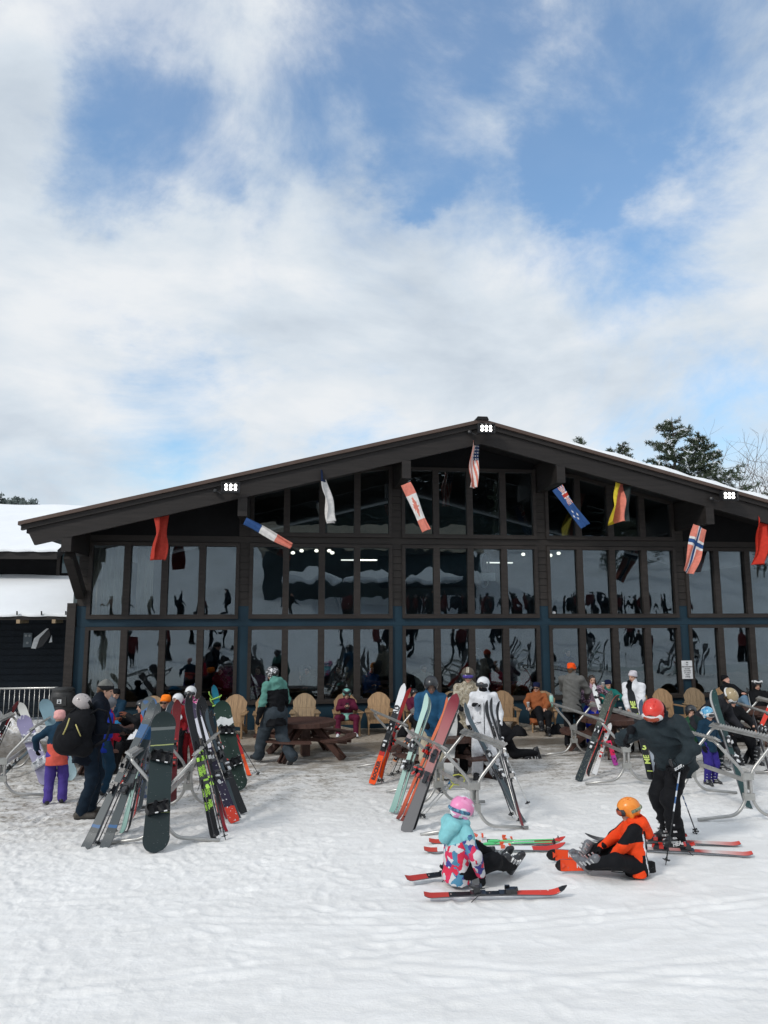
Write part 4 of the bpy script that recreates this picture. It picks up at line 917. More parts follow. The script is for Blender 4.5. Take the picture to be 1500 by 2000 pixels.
def ski_mesh(L, w, top, tipup=.07, tail=.02):
    m = MB(); n = 40; V = []; Fc = []; mi = []
    for i in range(n+1):
        t = i/n; y = L*t; hw = w*(.5-.13*math.sin(math.pi*min(1, max(0, (t-.04)/.86)))) 
        if t > .90: u = (t-.90)/.10; hw = w*.5*math.sqrt(max(0.02, 1-u**2.6))
        if t < .03: hw *= .80+.20*math.sqrt(t/.03)
        z = 0.004*math.sin(math.pi*t); u = max(0, (t-.86)/.14); z += tipup*u*u; u = max(0, (.06-t)/.06); z += tail*u*u
        th = .0045+.008*math.sin(math.pi*min(1, max(0, (t-.05)/.9)))
        V += [(-hw, y, z), (hw, y, z), (hw*.93, y, z+th), (-hw*.93, y, z+th)]
    for i in range(n):
        a = i*4; b = a+4
        Fc += [(a, a+1, b+1, b), (a+1, a+2, b+2, b+1), (a+2, a+3, b+3, b+2), (a+3, a, b, b+3)]; mi += [1, 1, 0, 1]
    Fc += [(3, 2, 1, 0), (n*4, n*4+1, n*4+2, n*4+3)]; mi += [1, 1]
    return V, Fc, mi
def bind_toe(parent, y, c1, c2, s=1.0):
    m = MB(); m.box((0, y, .020), (.062*s, .10, .016), 0); m.box((0, y+.012, .042), (.056*s, .075, .034), 0, None, .75); m.box((0, y+.045, .05), (.030*s, .035, .03), 1, None, .7)
    for sx in (-1, 1): m.box((sx*.030*s, y-.032, .050), (.016, .045, .034), 1)
    m.box((0, y-.075, .018), (.065, .07, .012), 0); m.build('toe_binding', [c1, c2], parent)
def bind_heel(parent, y, c1, c2, s=1.0):
    m = MB(); m.box((0, y, .020), (.060*s, .14, .016), 0); m.box((0, y-.012, .052), (.050*s, .065, .058), 0, None, .8); m.box((0, y-.045, .078), (.036*s, .075, .020), 1, [[1, 0, 0], [0, .9, .42], [0, -.42, .9]])
    m.box((0, y+.022, .080), (.058*s, .022, .022), 1)
    for sx in (-1, 1): m.tube([(sx*.045*s, y+.07, .03), (sx*.052*s, y-.01, .02), (sx*.055*s, y-.07, -.035)], .0045, 5, 0)
    m.build('heel_binding', [c1, c2], parent)
def place(o, base, x, y):
    M = frame(base, x, y); o.matrix_world = Matrix(M); return o
def ski(label, b, tip, L=1.65, w=.105, top=None, face=None, c1=BLKP, c2=WHT, basem=EDGE, back=True, pts=None, group='skis leaning on the racks', down=False, yaw=0, base_out=False):
    """b: bottom pixel, tip: top pixel; face: rough world direction the top sheet looks"""
    a, p = pts if pts is not None else lean_pts(b, tip, L, back)
    if down: a, p = p, a
    y = _n(p-a); f = np.array(face if face is not None else (.1, -1, .3), float)
    if base_out: f = -f
    z = _n(f-y*np.dot(f, y)); x = np.cross(y, z)
    V, Fc, mi = ski_mesh(L, w, top); o = mesh_obj('ski', V, Fc, [top or BLKP, basem], mi, None, D2R(40)); tag(o, label, 'ski', group); place(o, a, x, y)
    if c1 is not None: bind_toe(o, L*.40+.27, c1, c2); bind_heel(o, L*.40-.03, c1, c2)
    return o
def pole(label, b, t, L=1.15, col=None, back=True, pts=None, group='ski poles around the racks', grip=None, strap=True, r=.0085, basket=BLKP):
    a, p = pts if pts is not None else lean_pts(b, t, L, back); y = _n(p-a)
    ob = thing('ski_pole', label, 'ski pole', (0, 0, 0), 0, group); x = _n(np.cross(y, (0.3, -1, .2))); place(ob, a, x, y)
    m = MB(); m.tube([(0, 0, 0), (0, .05, 0), (0, L-.10, 0)], [.003, r*.75, r], 8); m.build('shaft', col or BLKP, ob, True)
    m = MB(); m.tube([(0, L-.13, 0), (0, L-.10, 0), (0, L-.02, 0), (0, L, 0)], [.011, .016, .017, .012], 8); m.tube([(0, L-.012, 0), (0, L+.006, .014)], [.015, .012], 8); m.build('grip', grip or BLK, ob, True)
    m = MB()
    R_ = np.array([[1, 0, 0], [0, 0, 1], [0, -1, 0]])
    m.lathe([(.006, -.012), (.014, -.004), (.012, .012), (.007, .03)], (0, .055, 0), 8, 0, R_)
    for k in range(5):
        a_ = k*1.2566; c, s_ = math.cos(a_), math.sin(a_); m.beam((0, .055, 0), (.040*c, .058, .040*s_), .014, .004, 0, (0, 1, 0)); m.beam((.036*c, .055, .036*s_), (.036*math.cos(a_+1.2566), .055, .036*math.sin(a_+1.2566)), .005, .006, 0, (0, 1, 0))
    m.build('basket', basket, ob)
    if strap:
        m = MB(); m.tube([(0, L-.01, 0), (.03, L-.04, .02), (.045, L-.12, .03), (.03, L-.17, .03), (.008, L-.10, .02), (0, L-.02, .008)], .005, 5); m.build('strap', BLKC, ob)
    return ob
def board_mesh(L, w):
    V = []; Fc = []; mi = []; n = 56
    for i in range(n+1):
        t = i/n; y = L*t; hw = w*(.5-.055*math.sin(math.pi*t)); e_ = .115
        for u in ((e_-t)/e_, (t-(1-e_))/e_):
            if u > 0: hw = w*.5*math.sqrt(max(0.01, 1-min(1, u)**2.3))
        z = .004*math.sin(math.pi*t)
        for u in ((.12-t)/.12, (t-.88)/.12):
            if u > 0: z += .045*u*u
        V += [(-hw, y, z), (hw, y, z), (hw*.985, y, z+.009), (-hw*.985, y, z+.009)]
    for i in range(n):
        a = i*4; b = a+4; Fc += [(a, a+1, b+1, b), (a+1, a+2, b+2, b+1), (a+2, a+3, b+3, b+2), (a+3, a, b, b+3)]; mi += [1, 1, 0, 1]
    Fc += [(3, 2, 1, 0), (n*4, n*4+1, n*4+2, n*4+3)]; mi += [1, 1]
    return V, Fc, mi
def board_binding(parent, y, ang, m1, m2):
    m = MB(); c, s_ = math.cos(ang), math.sin(ang); R = np.array([[c, -s_, 0], [s_, c, 0], [0, 0, 1]])
    P = lambda v: np.array((0, y, .01))+R@np.array(v)
    m.box(P((0, 0, .012)), (.25, .105, .018), 0, R)
    for sy in (-1, 1): m.box(P((.01, sy*.055, .035)), (.23, .010, .055), 0, R)
    V = []                                        # highback folded over
    for i in range(9):
        a = -1.25+2.5*i/8
        for k, (r, z) in enumerate(((.070, .03), (.066, .10), (.055, .19))): V.append(P((-.105-.035*math.cos(a)-k*.012+.03*k, r*math.sin(a), z*.8)))
    m.add(V, [(3*i+k, 3*i+k+1, 3*i+k+4, 3*i+k+3) for i in range(8) for k in range(2)]+[(3*i+k+3, 3*i+k+4, 3*i+k+1, 3*i+k) for i in range(8) for k in range(2)], 0)
    o = m.build('board_binding', m1, parent)
    m = MB()
    for (xo, hz_, wd) in ((.085, .060, .030), (-.01, .105, .042)):
        pts = [P((xo-.02*(k == 4), .058*math.cos(math.pi*k/8)*1.05, .03+hz_*math.sin(math.pi*k/8))) for k in range(9)]
        for k in range(8): m.beam(pts[k], pts[k+1], wd, .008, 0, R@np.array((0, math.cos(math.pi*(k+.5)/8), math.sin(math.pi*(k+.5)/8))))
        m.box(P((xo, .062, .03+hz_*.35)), (.03, .018, .022), 0, R)
    m.build('strap', m2, o); m = MB(); m.box(P((.085, -.064, .06)), (.035, .012, .018), 0, R); m.box(P((-.01, -.066, .08)), (.035, .012, .018), 0, R); m.build('buckle', WHT, o)
def snowboard(label, b, t, L=1.52, w=.27, top=None, face=(.1, -1, .3), back=True, binds=True, pts=None, m1=BLK, m2=BLKC, group='snowboards leaning on the racks', basem=EDGE, flip=1):
    a, p = pts if pts is not None else lean_pts(b, t, L, back); y = _n(p-a); f = np.array(face, float); z = _n(f-y*np.dot(f, y)); x = np.cross(y, z)
    V, Fc, mi = board_mesh(L, w); o = mesh_obj('snowboard', V, Fc, [top or BLKP, basem], mi, None, D2R(40)); tag(o, label, 'snowboard', group); place(o, a, x, y)
    if binds: board_binding(o, L*.30, .15*flip if flip > 0 else math.pi+.15, m1, m2); board_binding(o, L*.66, -.25*flip if flip > 0 else math.pi-.2, m1, m2)
    return o
# ================================================================ racks
ALU = mat('rack_aluminium', (.44, .435, .42), .36, .65, .14, 5, .08, 60, .5); ALUP = mat('rack_plate', (.42, .42, .40), .45, .6, .2, 9)
def rack(label, near, far, ht=.98, arm=.36, foot=.68, tilt=0):
    A = np.array(near); B = np.array(far); ax = B-A; Ln = np.linalg.norm(ax[:2]); ax = ax/np.linalg.norm(ax); sd_ = _n(np.cross(ax, (0, 0, 1)))   # sd_: to the right looking far
    t = thing('ski_rack', label, 'ski rack', A, 0, 'aluminium ski racks on the snow'); up = np.array([0, 0, 1.])
    L3 = lambda o, s_, z, a=0: (B-A)*o+sd_*s_+up*z+ax*a
    for e in (0, 1):
        fr = MB(); io = .10 if e == 0 else -.10
        for sg in (-1, 1):
            pts = [L3(e, sg*foot, .028), L3(e, sg*.17, .075), L3(e, sg*.035, .26), L3(e, sg*.035, ht*.60), L3(e, sg*arm, ht*.965), L3(e, sg*arm*1.0, ht, io), L3(e, sg*arm*1.0, ht, io*2.4)]
            fr.tube(bez(pts, 6, .13), .0205, 12)
        fo = fr.build('end_frame', ALU, t, True)
        pl = MB(); R = np.array([sd_, ax, up]).T
        for z in (.30, ht*.56): pl.box(L3(e, 0, z), (.135, .062, .085), 0, R)
        pl.box(L3(e, -.0, ht*.50, .035), (.055, .012, .22), 0, R); pl.build('clamp_plate', ALUP, fo)
    for sg in (-1, 1):                            # toothed rails
        rl = MB(); y0, y1 = L3(0, sg*arm*1.0, ht+.02, -.04), L3(1, sg*arm*1.0, ht+.02, .04); n = max(6, int(np.linalg.norm(y1-y0)/.075)); dr = _n(sd_*sg*.75+up*.5)
        rl.beam(y0, y1, .060, .010, 0, _n(np.cross(sd_*sg*.8+up*.5, ax)))
        rl.beam(y0+up*.0, y1+up*.0, .028, .03, 0)
        for k in range(n+1):
            c = y0+(y1-y0)*k/n; rl.beam(c+dr*.01, c+dr*.075, .026, .008, 0, ax)
        rl.build('toothed_rail', ALU, t)
    cb = MB(); cb.beam(L3(0, 0, ht*.50, .02), L3(1, 0, ht*.50, -.02), .020, .055); cb.build('cross_bar', ALU, t); return t
rack('aluminium ski rack at the left edge holding the lilac snowboard', G(0, 1562), G(62, 1505))
rack('aluminium ski rack under the dark upright snowboard, left of the walker', G(312, 1650), G(366, 1580))
rack('large aluminium ski rack in the centre behind the child in the pink helmet', G(928, 1628), G(857, 1575))
rack('farther central ski rack with the white racing ski on its left end', G(838, 1545), G(768, 1497))
rack('ski rack with crossed dark and white skis beside the grey-jacket man', G(1226, 1533), G(1122, 1477))
rack('nearest right ski rack behind the standing skier in the red helmet', G(1466, 1604), G(1352, 1553))
rack('rear right ski rack in front of the seated people at the right edge', G(1560, 1515), G(1450, 1458))
# ================================================================ chairs, tables
WOOD = mat('chair_wood', (.34, .215, .115), .55, 0, .25, 5, .25, 30, .4, 0, (6, 1, 1)); WOODG = mat('chair_wood_grey', (.30, .215, .13), .6, 0, .25, 5, .25, 30, .4, 0, (6, 1, 1))
def adirondack():
    t = thing('adirondack_chair', 'x', 'chair')
    b = MB(); n = 5; rec = .28
    for i in range(n):
        u = (i-(n-1)/2)/((n-1)/2); top = 1.0-.20*abs(u)**2.2; wd0, wd1 = .094, .118; x0 = u*.195; x1 = u*.245
        def Pt(x, z): return (x, .16+(z-.30)*rec, z)
        V = []; e_ = lambda x: 1.0-.20*abs(x/.30)**2.3; zs = [.26, .55, 0, 0]
        for j, z in enumerate(zs):
            f = (z-.26)/.74; f = f if j < 2 else .9; xc = x0+(x1-x0)*f; w_ = (wd0+(wd1-wd0)*f)/2
            lf, rg_ = (z, z) if j < 2 else (e_(xc-w_)-.05*(j == 2), e_(xc+w_)-.05*(j == 2)); a_ = Pt(xc-w_, lf); c_ = Pt(xc+w_, rg_); V += [a_, c_, (c_[0], c_[1]+.02, c_[2]), (a_[0], a_[1]+.02, a_[2])]
        F_ = []
        for j in range(3):
            a = j*4; F_ += [(a, a+1, a+5, a+4), (a+1, a+2, a+6, a+5), (a+2, a+3, a+7, a+6), (a+3, a, a+4, a+7)]
        F_ += [(3, 2, 1, 0), (12, 13, 14, 15)]; b.add(V, F_)
    b.box((0, .275, .62), (.60, .04, .06)); b.build('backrest', WOOD, t)
    s_ = MB()
    for k in range(6):
        y = -.30+k*.084; z = .375-.12*((y+.30)/.46)+(-.012 if k == 0 else 0); s_.box((0, y, z), (.545, .074, .020))
    s_.box((0, -.345, .33), (.545, .022, .085)); s_.build('seat', WOOD, t)
    for sx in (-1, 1):
        a = MB(); a.prism([(sx*.235, -.40), (sx*.385, -.42), (sx*.40, -.36), (sx*.385, -.2), (sx*.345, .33), (sx*.265, .33)], .565, .588, 0, 'z'); a.build('arm', WOOD, t)
        l = MB(); l.box((sx*.292, -.33, .283), (.035, .095, .565)); l.prism([(sx*.31, .35), (sx*.31, .56), (sx*.37, .56)], -.37, -.30); l.build('leg', WOOD, t)
        l = MB(); l.beam((sx*.268, -.36, .33), (sx*.268, .52, .045), .028, .11); l.beam((sx*.292, .28, .10), (sx*.292, .31, .57), .03, .07, 0, (0, 1, 0)); l.build('leg', WOOD, t)
    return t
CH = [(214, 17.9, 190, 'chair half hidden behind the man in the grey beanie'), (292, 18.1, 175, 'chair behind the blue patterned snowboard tip'), (455, 18.15, 172, 'empty pale wood chair right of the snow-dusted green snowboard'), (523, 18.1, 185, 'chair partly hidden behind the walker in teal'),
      (595, 18.2, 180, 'empty greyed wood chair directly behind the round picnic table'), (677, 18.1, 183, 'chair holding the child in maroon with a phone'), (741, 18.2, 176, 'empty golden chair behind the upright white racing ski'), (815, 18.2, 186, 'chair behind the man in the blue jacket'),
      (886, 18.1, 178, 'chair mostly hidden behind the striped helmet person'), (985, 18.1, 172, 'empty golden chair right of the person in the white suit'), (1062, 17.9, 160, 'chair of the sunglassed person in the rust coat'), (1256, 18.0, 182, 'chair behind the woman in the white jacket'),
      (1308, 18.0, 186, 'empty honey wood chair above the red helmet'), (1368, 18.1, 178, 'chair behind the bending person in the gold helmet'), (1425, 18.1, 176, 'chair of the reclining man in jeans')]
c0 = adirondack()
for i, (px, Y, rz, lb) in enumerate(CH):
    o = c0 if i == 0 else copy_tree(c0); X = at(px, 1390, Y)[0]; o.location = (X, Y, 0); o.scale = (.92, .92, .93); o.rotation_euler = (0, 0, D2R(rz)-math.pi); tag(o, 'slatted wooden '+lb, 'chair', 'wooden lounge chairs along the lodge wall')
    if i in (4, 6+2, 13):
        for ch in o.children: ch.data = ch.data.copy(); ch.data.materials[0] = WOODG
TW = mat('table_brown', (.075, .036, .027), .5, 0, .22, 4, .2, 30, .4, 0, (7, 1, 1))
def picnic_table():
    t = thing('picnic_table', 'x', 'table'); tp = MB(); n = 11; R = .60
    for i in range(n):
        y = -R+(i+.5)*2*R/n; hw = math.sqrt(max(.01, R*R-max(abs(y)-R/n, 0)**2)); y0, y1 = y-R/n+.005, y+R/n-.005
        w0 = math.sqrt(max(.02, R*R-y0*y0)); w1 = math.sqrt(max(.02, R*R-y1*y1)); tp.prism([(-w0, y0), (w0, y0), (w1, y1), (-w1, y1)], .715, .75, 0, 'z')
    k = 28; ring = [((R+.005)*math.cos(a), (R+.005)*math.sin(a)) for a in np.linspace(0, 6.2832, k, endpoint=False)]
    V = [(x, y, z) for z in (.665, .755) for (x, y) in ring]+[(x*.955, y*.955, z) for z in (.665, .7545) for (x, y) in ring]
    F_ = [(i, (i+1) % k, (i+1) % k+k, i+k) for i in range(k)]+[(i+k, (i+1) % k+k, (i+1) % k+3*k, i+3*k) for i in range(k)]+[(i, i+2*k, (i+1) % k+2*k, (i+1) % k) for i in range(k)]
    tp.add(V, F_); tp.build('tabletop', TW, t)
    for q in range(4):
        b = MB(); a0 = q*math.pi/2+.12; a1 = a0+math.pi/2-.24
        for (r0, r1) in ((.80, .905), (.915, 1.02)):
            an = np.linspace(a0, a1, 10); pl = [(r0*math.cos(a), r0*math.sin(a)) for a in an]+[(r1*math.cos(a), r1*math.sin(a)) for a in an[::-1]]; b.prism(pl, .425, .46, 0, 'z')
        b.build('bench', TW, t)
    for q in range(4):
        a = q*math.pi/2+math.pi/4; c, s_ = math.cos(a), math.sin(a); l = MB()
        for off in (-.05, .05):
            o_ = np.array((-s_*off*.9, c*off*.9, 0))
            l.beam(np.array((c*.22, s_*.22, .66))+o_, np.array((c*.86, s_*.86, .02))+o_, .035, .12); l.beam(np.array((c*.15, s_*.15, .385))+o_*2.0, np.array((c*.98, s_*.98, .385))+o_*2.0, .035, .075)
        l.build('leg', TW, t)
    c_ = MB(); c_.box((0, 0, .36), (.16, .16, .66)); c_.build('post', TW, t); return t
T0 = picnic_table()
for i, (px, py, rz, lb) in enumerate([(597, 1410, 12, 'round brown picnic table beside the walker in teal'), (212, 1424, 30, 'brown picnic table behind the man in the grey beanie'), (872, 1436, 5, 'brown picnic table hidden behind the central ski racks'), (1192, 1404, 20, 'brown picnic table behind the crossed skis, with people around it'), (1500, 1388, 8, 'brown picnic table cut by the right edge beside the reclining man')]):
    o = T0 if i == 0 else copy_tree(T0); p = onz(px, py-3, .70); o.scale = (1, 1, .93); o.location = (p[0], p[1], 0); o.rotation_euler = (0, 0, D2R(rz)); tag(o, lb, 'table', 'round picnic tables outside the lodge')
    if i == 0: TP1 = p
# ================================================================ crowd barrier, bin, sign, small things
pA, pB = at(-30, 1345, 19.4), at(126, 1340, 19.4)
t = thing('crowd_barrier', 'galvanised steel crowd barrier standing before the navy wall', 'barrier', (pB[0], 19.4, 0)); ln = pB[0]-pA[0]
m = MB(); m.tube(bez([(-ln, 0, 1.06), (0, 0, 1.06), (0, 0, .12)], 8, .16), .022, 10); m.tube([(-ln, 0, .20), (0, 0, .20)], .018, 8); m.tube([(-.35, -.3, .02), (-.35, .3, .02)], .02, 8); m.tube([(-.35, 0, .02), (-.35, 0, .2)], .02, 8)
m.build('frame', MET, t, True); m = MB()
for i in range(int(ln/.115)): m.tube([(-.11-.115*i, 0, .2), (-.11-.115*i, 0, 1.05)], .008, 6)
m.build('bars', MET, t, True)
BIN = mat('bin_plastic', (.035, .035, .035), .5, 0, .12, 10, .1, 60)
p = at(121, 1400, 18.4); t = thing('litter_bin', 'black domed litter bin with white litter emblem by the lodge corner', 'bin', (p[0], 18.4, 0))
m = MB(); m.lathe([(.24, 0), (.27, .10), (.29, .62), (.31, .64), (.31, .68), (.28, .70), (.27, .98), (.24, 1.06), (.25, 1.07), (.25, 1.12), (.20, 1.15), (.0, 1.16)], (0, 0, 0), 28); m.build('body', BIN, t, D2R(35))
m = MB(); m.box((0, -.262, .86), (.30, .05, .20)); m.build('flap', gloss('bin_flap', (.022, .022, .022), .4), t)
m = MB(); m.box((.0, -.2885, .86), (.095, .004, .095)); m.add([(-.035, -.292, .825), (.0, -.292, .88), (.035, -.292, .825)], [(0, 1, 2)], 1); m.box((-.005, -.292, .889), (.018, .003, .018), 1); m.build('emblem', [WHT, BLK], t)
p = at(1342, 1308, 18.95); t = thing('sign', 'white notice about snowboards and skis on the blue pillar', 'sign', p)
m = MB(); m.box((0, 0, 0), (.30, .012, .475)); m.build('board', mat('sign_white', (.74, .75, .77), .45), t)
INK = mat('sign_ink', (.03, .03, .04), .6)
m = MB(); m.add([(-.028, -.009, .175), (.0, -.009, .215), (.028, -.009, .175)], [(0, 1, 2)]); m.add([(.0, -.009, .175), (.02, -.009, .20), (.04, -.009, .175)], [(0, 1, 2)]); m.build('emblem', INK, t)
for i, tx in enumerate(['NO', 'SNOWBOARDS', 'OR SKIS', 'ALLOWED', 'ON DECK', 'OR IN', 'LODGE']): text_obj('lettering', tx, .042, frame((0, -.010, .128-.052*i), (1, 0, 0), (0, 0, 1)), INK, t, .001, .0008)
# little sticker and open notices inside the glass
p = at(1082, 1197, 19.03); m = MB(); m.lathe([(.045, -.002), (.045, .002)], (0, 0, 0), 20, 0, np.array([[1, 0, 0], [0, 0, 1], [0, -1, 0]])); tag(m.build('sticker', WHT, None, False, p), 'small round white sticker at the foot of an upper pane', 'sticker')
def cup(p, label, h_=.11, mt=None, r=.036):
    m = MB(); m.lathe([(r*.74, 0), (r, h_*.98), (r*1.08, h_), (r*.9, h_+.004), (r*.88, h_-.01)], (0, 0, 0), 14); tag(m.build('cup', mt or WHT, None, True, p), label, 'cup')
p = at(418, 1357, 19.35); 
TQ = gloss('tumbler_mint', (.35, .70, .62), .3)
p = at(1077, 1372, 17.7); t = thing('tumbler', 'mint green tall tumbler standing on the chair arm', 'bottle', (p[0], p[1], .59)); m = MB(); m.lathe([(.034, 0), (.038, .05), (.048, .10), (.048, .25), (.044, .26)], (0, 0, 0), 18); m.build('body', TQ, t, True); m = MB(); m.lathe([(.046, .26), (.046, .275), (.02, .285)], (0, 0, 0), 16); m.tube([(.0, 0, .28), (.03, 0, .30), (.0, 0, .32), (-.03, 0, .30), (0, 0, .28)], .006, 6); m.build('lid', gloss('tumbler_lid', (.5, .62, .6)), t, True)
# ================================================================ flags
def flag(name_label, P0, u, v, w, L, paint, wav=.03, seed=0, nu=26, nv=48, curl=0.0, mats=None):
    """cloth sheet hanging from P0: u across, v down its length; paint(a,b) picks the stripe"""
    q = np.random.default_rng(seed); V = []; u = np.array(u, float); v = np.array(v, float); n_ = _n(np.cross(u, v)); ph = q.uniform(0, 6, 4)
    for j in range(nv+1):
        b = j/nv
        for i in range(nu+1):
            a = i/nu; wv_ = 1.7*wav*(.35+b)*(math.sin(a*7+ph[0]+b*2.6)+.55*math.sin(a*13+b*6+ph[1])+.4*math.sin(b*9+ph[2]+a*3)); sw_ = .05*w*math.sin(b*5+ph[3]); hang = np.array([0, 0, -1])*curl*b*b*L
            V.append(u*((a-.5)*w*(1-.12*b-.18*math.sin(b*3.1+ph[0])**2)+sw_)+v*b*L+n_*wv_*(w/.5)+hang)
    Fc = []; mi = []
    for j in range(nv):
        for i in range(nu): k = j*(nu+1)+i; Fc.append((k, k+1, k+nu+2, k+nu+1)); mi.append(paint((i+.5)/nu, (j+.5)/nv))
    o = mesh_obj('flag', np.array(V), Fc, mats, mi, None, True, P0); md = o.modifiers.new('thick', 'SOLIDIFY'); md.thickness = .002; tag(o, name_label, 'flag', None); return o
FR = cloth('flag_red', (.42, .045, .030), .7, .1); FRL = cloth('flag_red_faded', (.62, .20, .15), .7, .1); FW = cloth('flag_white', (.66, .64, .62), .7, .1); FB = cloth('flag_blue', (.025, .07, .20), .7, .1); FN = cloth('flag_navy', (.02, .035, .09), .7, .1); FY = cloth('flag_yellow', (.62, .48, .04), .7, .1); FK = cloth('flag_black', (.025, .035, .035), .7, .1)
def fspan(p0, p1, Y0, Y1): a = at(*p0, Y0); b = at(*p1, Y1); return a, _n(b-a), np.linalg.norm(b-a)
a, v, L = fspan((315, 992), (308, 1094), 17.7, 17.45); flag('plain red flag hanging nearest the left end of the gable', a, (.6, .8, 0), v, .46, L, lambda x, y: 1 if (abs(x-.45) < .05 and .35 < y < .62 and x < .5) else 0, .05, 1, mats=[FR, FW])
a, v, L = fspan((478, 1018), (570, 1066), 17.45, 17.2); flag('blue white red tricolour flag blown sideways below the left beam', a, _n(np.cross(v, (0.1, 1, .25))), v, .22, L, lambda x, y: 0 if y < .33 else (1 if y < .66 else 2), .022, 2, mats=[FB, FW, FRL])
a, v, L = fspan((631, 920), (648, 1020), 17.6, 17.4); flag('thin pale flag folded lengthwise left of the maple leaf flag', a, (.20, .97, 0), v, .50, L, lambda x, y: 1 if y < .22 and x < .5 else 0, .045, 3, mats=[FW, FN])
_leaf = [(0, .5), (-.07, .36), (-.18, .40), (-.13, .17), (-.26, .27), (-.30, .19), (-.46, .20), (-.40, .06), (-.48, 0), (-.22, -.20), (-.25, -.30), (-.03, -.26), (-.02, -.5)]
_leaf = _leaf+[(-x, y) for x, y in _leaf[::-1]]
def inpoly(x, y, P):
    c = False
    for i in range(len(P)):
        x1, y1 = P[i]; x2, y2 = P[i-1]
        if (y1 > y) != (y2 > y) and x < (x2-x1)*(y-y1)/(y2-y1)+x1: c = not c
    return c
def canada(x, y):
    if y < .25 or y > .75: return 0
    return 0 if inpoly((x-.5)*-1.15*1.0/1.0 if False else (y-.5)/.46, (.5-x)/.62, _leaf) else 1
a, v, L = fspan((792, 945), (834, 1036), 17.45, 17.15); flag('red and white flag with a maple leaf blown below the centre-left beam', a, _n(np.cross(v, (0, 1, .2))) , v, .27, L, canada, .016, 4, 44, 70, mats=[FRL, FW])
def usa(x, y):
    if y < .42 and x > .46:
        gx, gy = (x-.46)/.54*5, y/.42*6; return 2 if ((gx % 1-.5)**2+(gy % 1-.5)**2 < .055) else 1
    return 0 if int(x*13) % 2 == 0 else 2
a, v, L = fspan((928, 862), (926, 952), 17.5, 17.45); flag('stars and stripes flag hanging from the roof peak', a, (.75, .66, 0), v, .34, L, usa, .05, 5, 52, 70, mats=[FRL, FN, FW])
def nz(x, y):
    if y < .45 and x > .5:
        u_, v_ = (x-.75)*4, (y-.225)/.225; 
        if abs(u_) < .14 or abs(v_) < .14: return 2
        if abs(u_) < .26 or abs(v_) < .26: return 1
        if abs(abs(u_)-abs(v_)) < .12: return 2
        if abs(abs(u_)-abs(v_)) < .26: return 1
        return 0
    for (cx, cy) in ((.42, .78), (.22, .70), (.62, .70), (.40, .60)):
        dx, dy = (x-cx)*.34, (y-cy)*.62; r = math.hypot(dx, dy); an = math.atan2(dy, dx)
        if r < .013*(1+.6*math.cos(5*an))+.004: return 1
    return 0
a, v, L = fspan((1088, 953), (1143, 1028), 17.45, 17.1); flag('dark blue starred flag with a cross canton below the centre-right beam', a, _n(np.cross(v, (0, 1, .2))), v, .30, L, nz, .018, 6, 50, 80, mats=[FB, FW, FR])
a, v, L = fspan((1215, 930), (1212, 1020), 17.7, 17.4); flag('black red and gold striped flag on the right roof slope', a, (.97, .25, 0), v, .62, L, lambda x, y: 0 if x < .33 else (1 if x < .66 else 2), .055, 7, mats=[FY, FRL, FK])
def norw(x, y):
    if abs(y-.36) < .045 or abs(x-.5) < .065: return 1
    if abs(y-.36) < .085 or abs(x-.5) < .14: return 2
    return 0
a, v, L = fspan((1369, 1030), (1342, 1118), 17.3, 17.15); flag('red flag with blue and white cross below the right beam', a, _n(np.cross(v, (0, 1, .1))), v, .44, L, norw, .03, 8, 44, 60, mats=[FRL, FB, FW])
a, v, L = fspan((1492, 1005), (1490, 1102), 17.6, 17.4); flag('red flag cut by the right edge of the picture', a, (.9, .4, 0), v, .55, L, lambda x, y: 0, .05, 9, mats=[cloth('flag_scarlet', (.50, .035, .02), .7, .1)])
# ================================================================ people
def stand(px, pt, H): 
    Y = 12.0
    for i in range(40):
        p = onz(px, pt, H+gz(Y)); Y = p[1]
    return (p[0], p[1], gz(p[1]))
NV = cloth('navy_coat', (.005, .008, .015)); JN = cloth('dark_jeans', (.008, .017, .030)); GREYB = [cloth('grey_knit', (.16, .16, .15), .9, .6), cloth('black_knit', (.015, .015, .017), .9, .5)]
CORAL = cloth('coral', (.62, .105, .075)); PURP = cloth('purple_pants', (.075, .050, .26)); NAVYK = cloth('navy_kid', (.010, .035, .065)); PINKH = cloth('pink_hat', (.70, .36, .34), .9, .4)
SHOE = [mat('shoe_brown', (.055, .048, .040), .6, 0, .3, 30, .3, 60), SOLE]
TEAL = cloth('teal', (.10, .25, .215)); SLATE = cloth('slate_pants', (.038, .050, .062)); MARO = cloth('maroon', (.10, .012, .035)); MINT = cloth('mint', (.30, .62, .54)); WHC = cloth('white_cloth', (.70, .71, .74)); BLUEJ = cloth('blue_jacket', (.020, .085, .17))
BEIGE = cloth('beige_pants', (.42, .37, .28)); RUST = cloth('rust_coat', (.30, .095, .035)); GREYJ = cloth('grey_jacket', (.125, .125, .120)); ORKN = cloth('orange_knit', (.80, .085, .012), .9, .5); NEON = cloth('neon_orange', (.95, .22, .02), .9, .4)
HB = gloss('helmet_black', (.016, .018, .022), .35); HW = gloss('helmet_white', (.72, .73, .75), .3); HRD = gloss('helmet_red', (.66, .032, .018), .45); HG = gloss('helmet_grey', (.12, .125, .14), .35)
LENSO = gloss('lens_orange', (.30, .045, .012), .15); LENSP = gloss('lens_purple', (.06, .035, .25), .12); GFW = gloss('goggle_white', (.62, .62, .62), .4); DKJ = cloth('charcoal_jacket', (.022, .032, .038)); FLEECE = cloth('fleece_lilac', (.42, .27, .33))
PW = dict
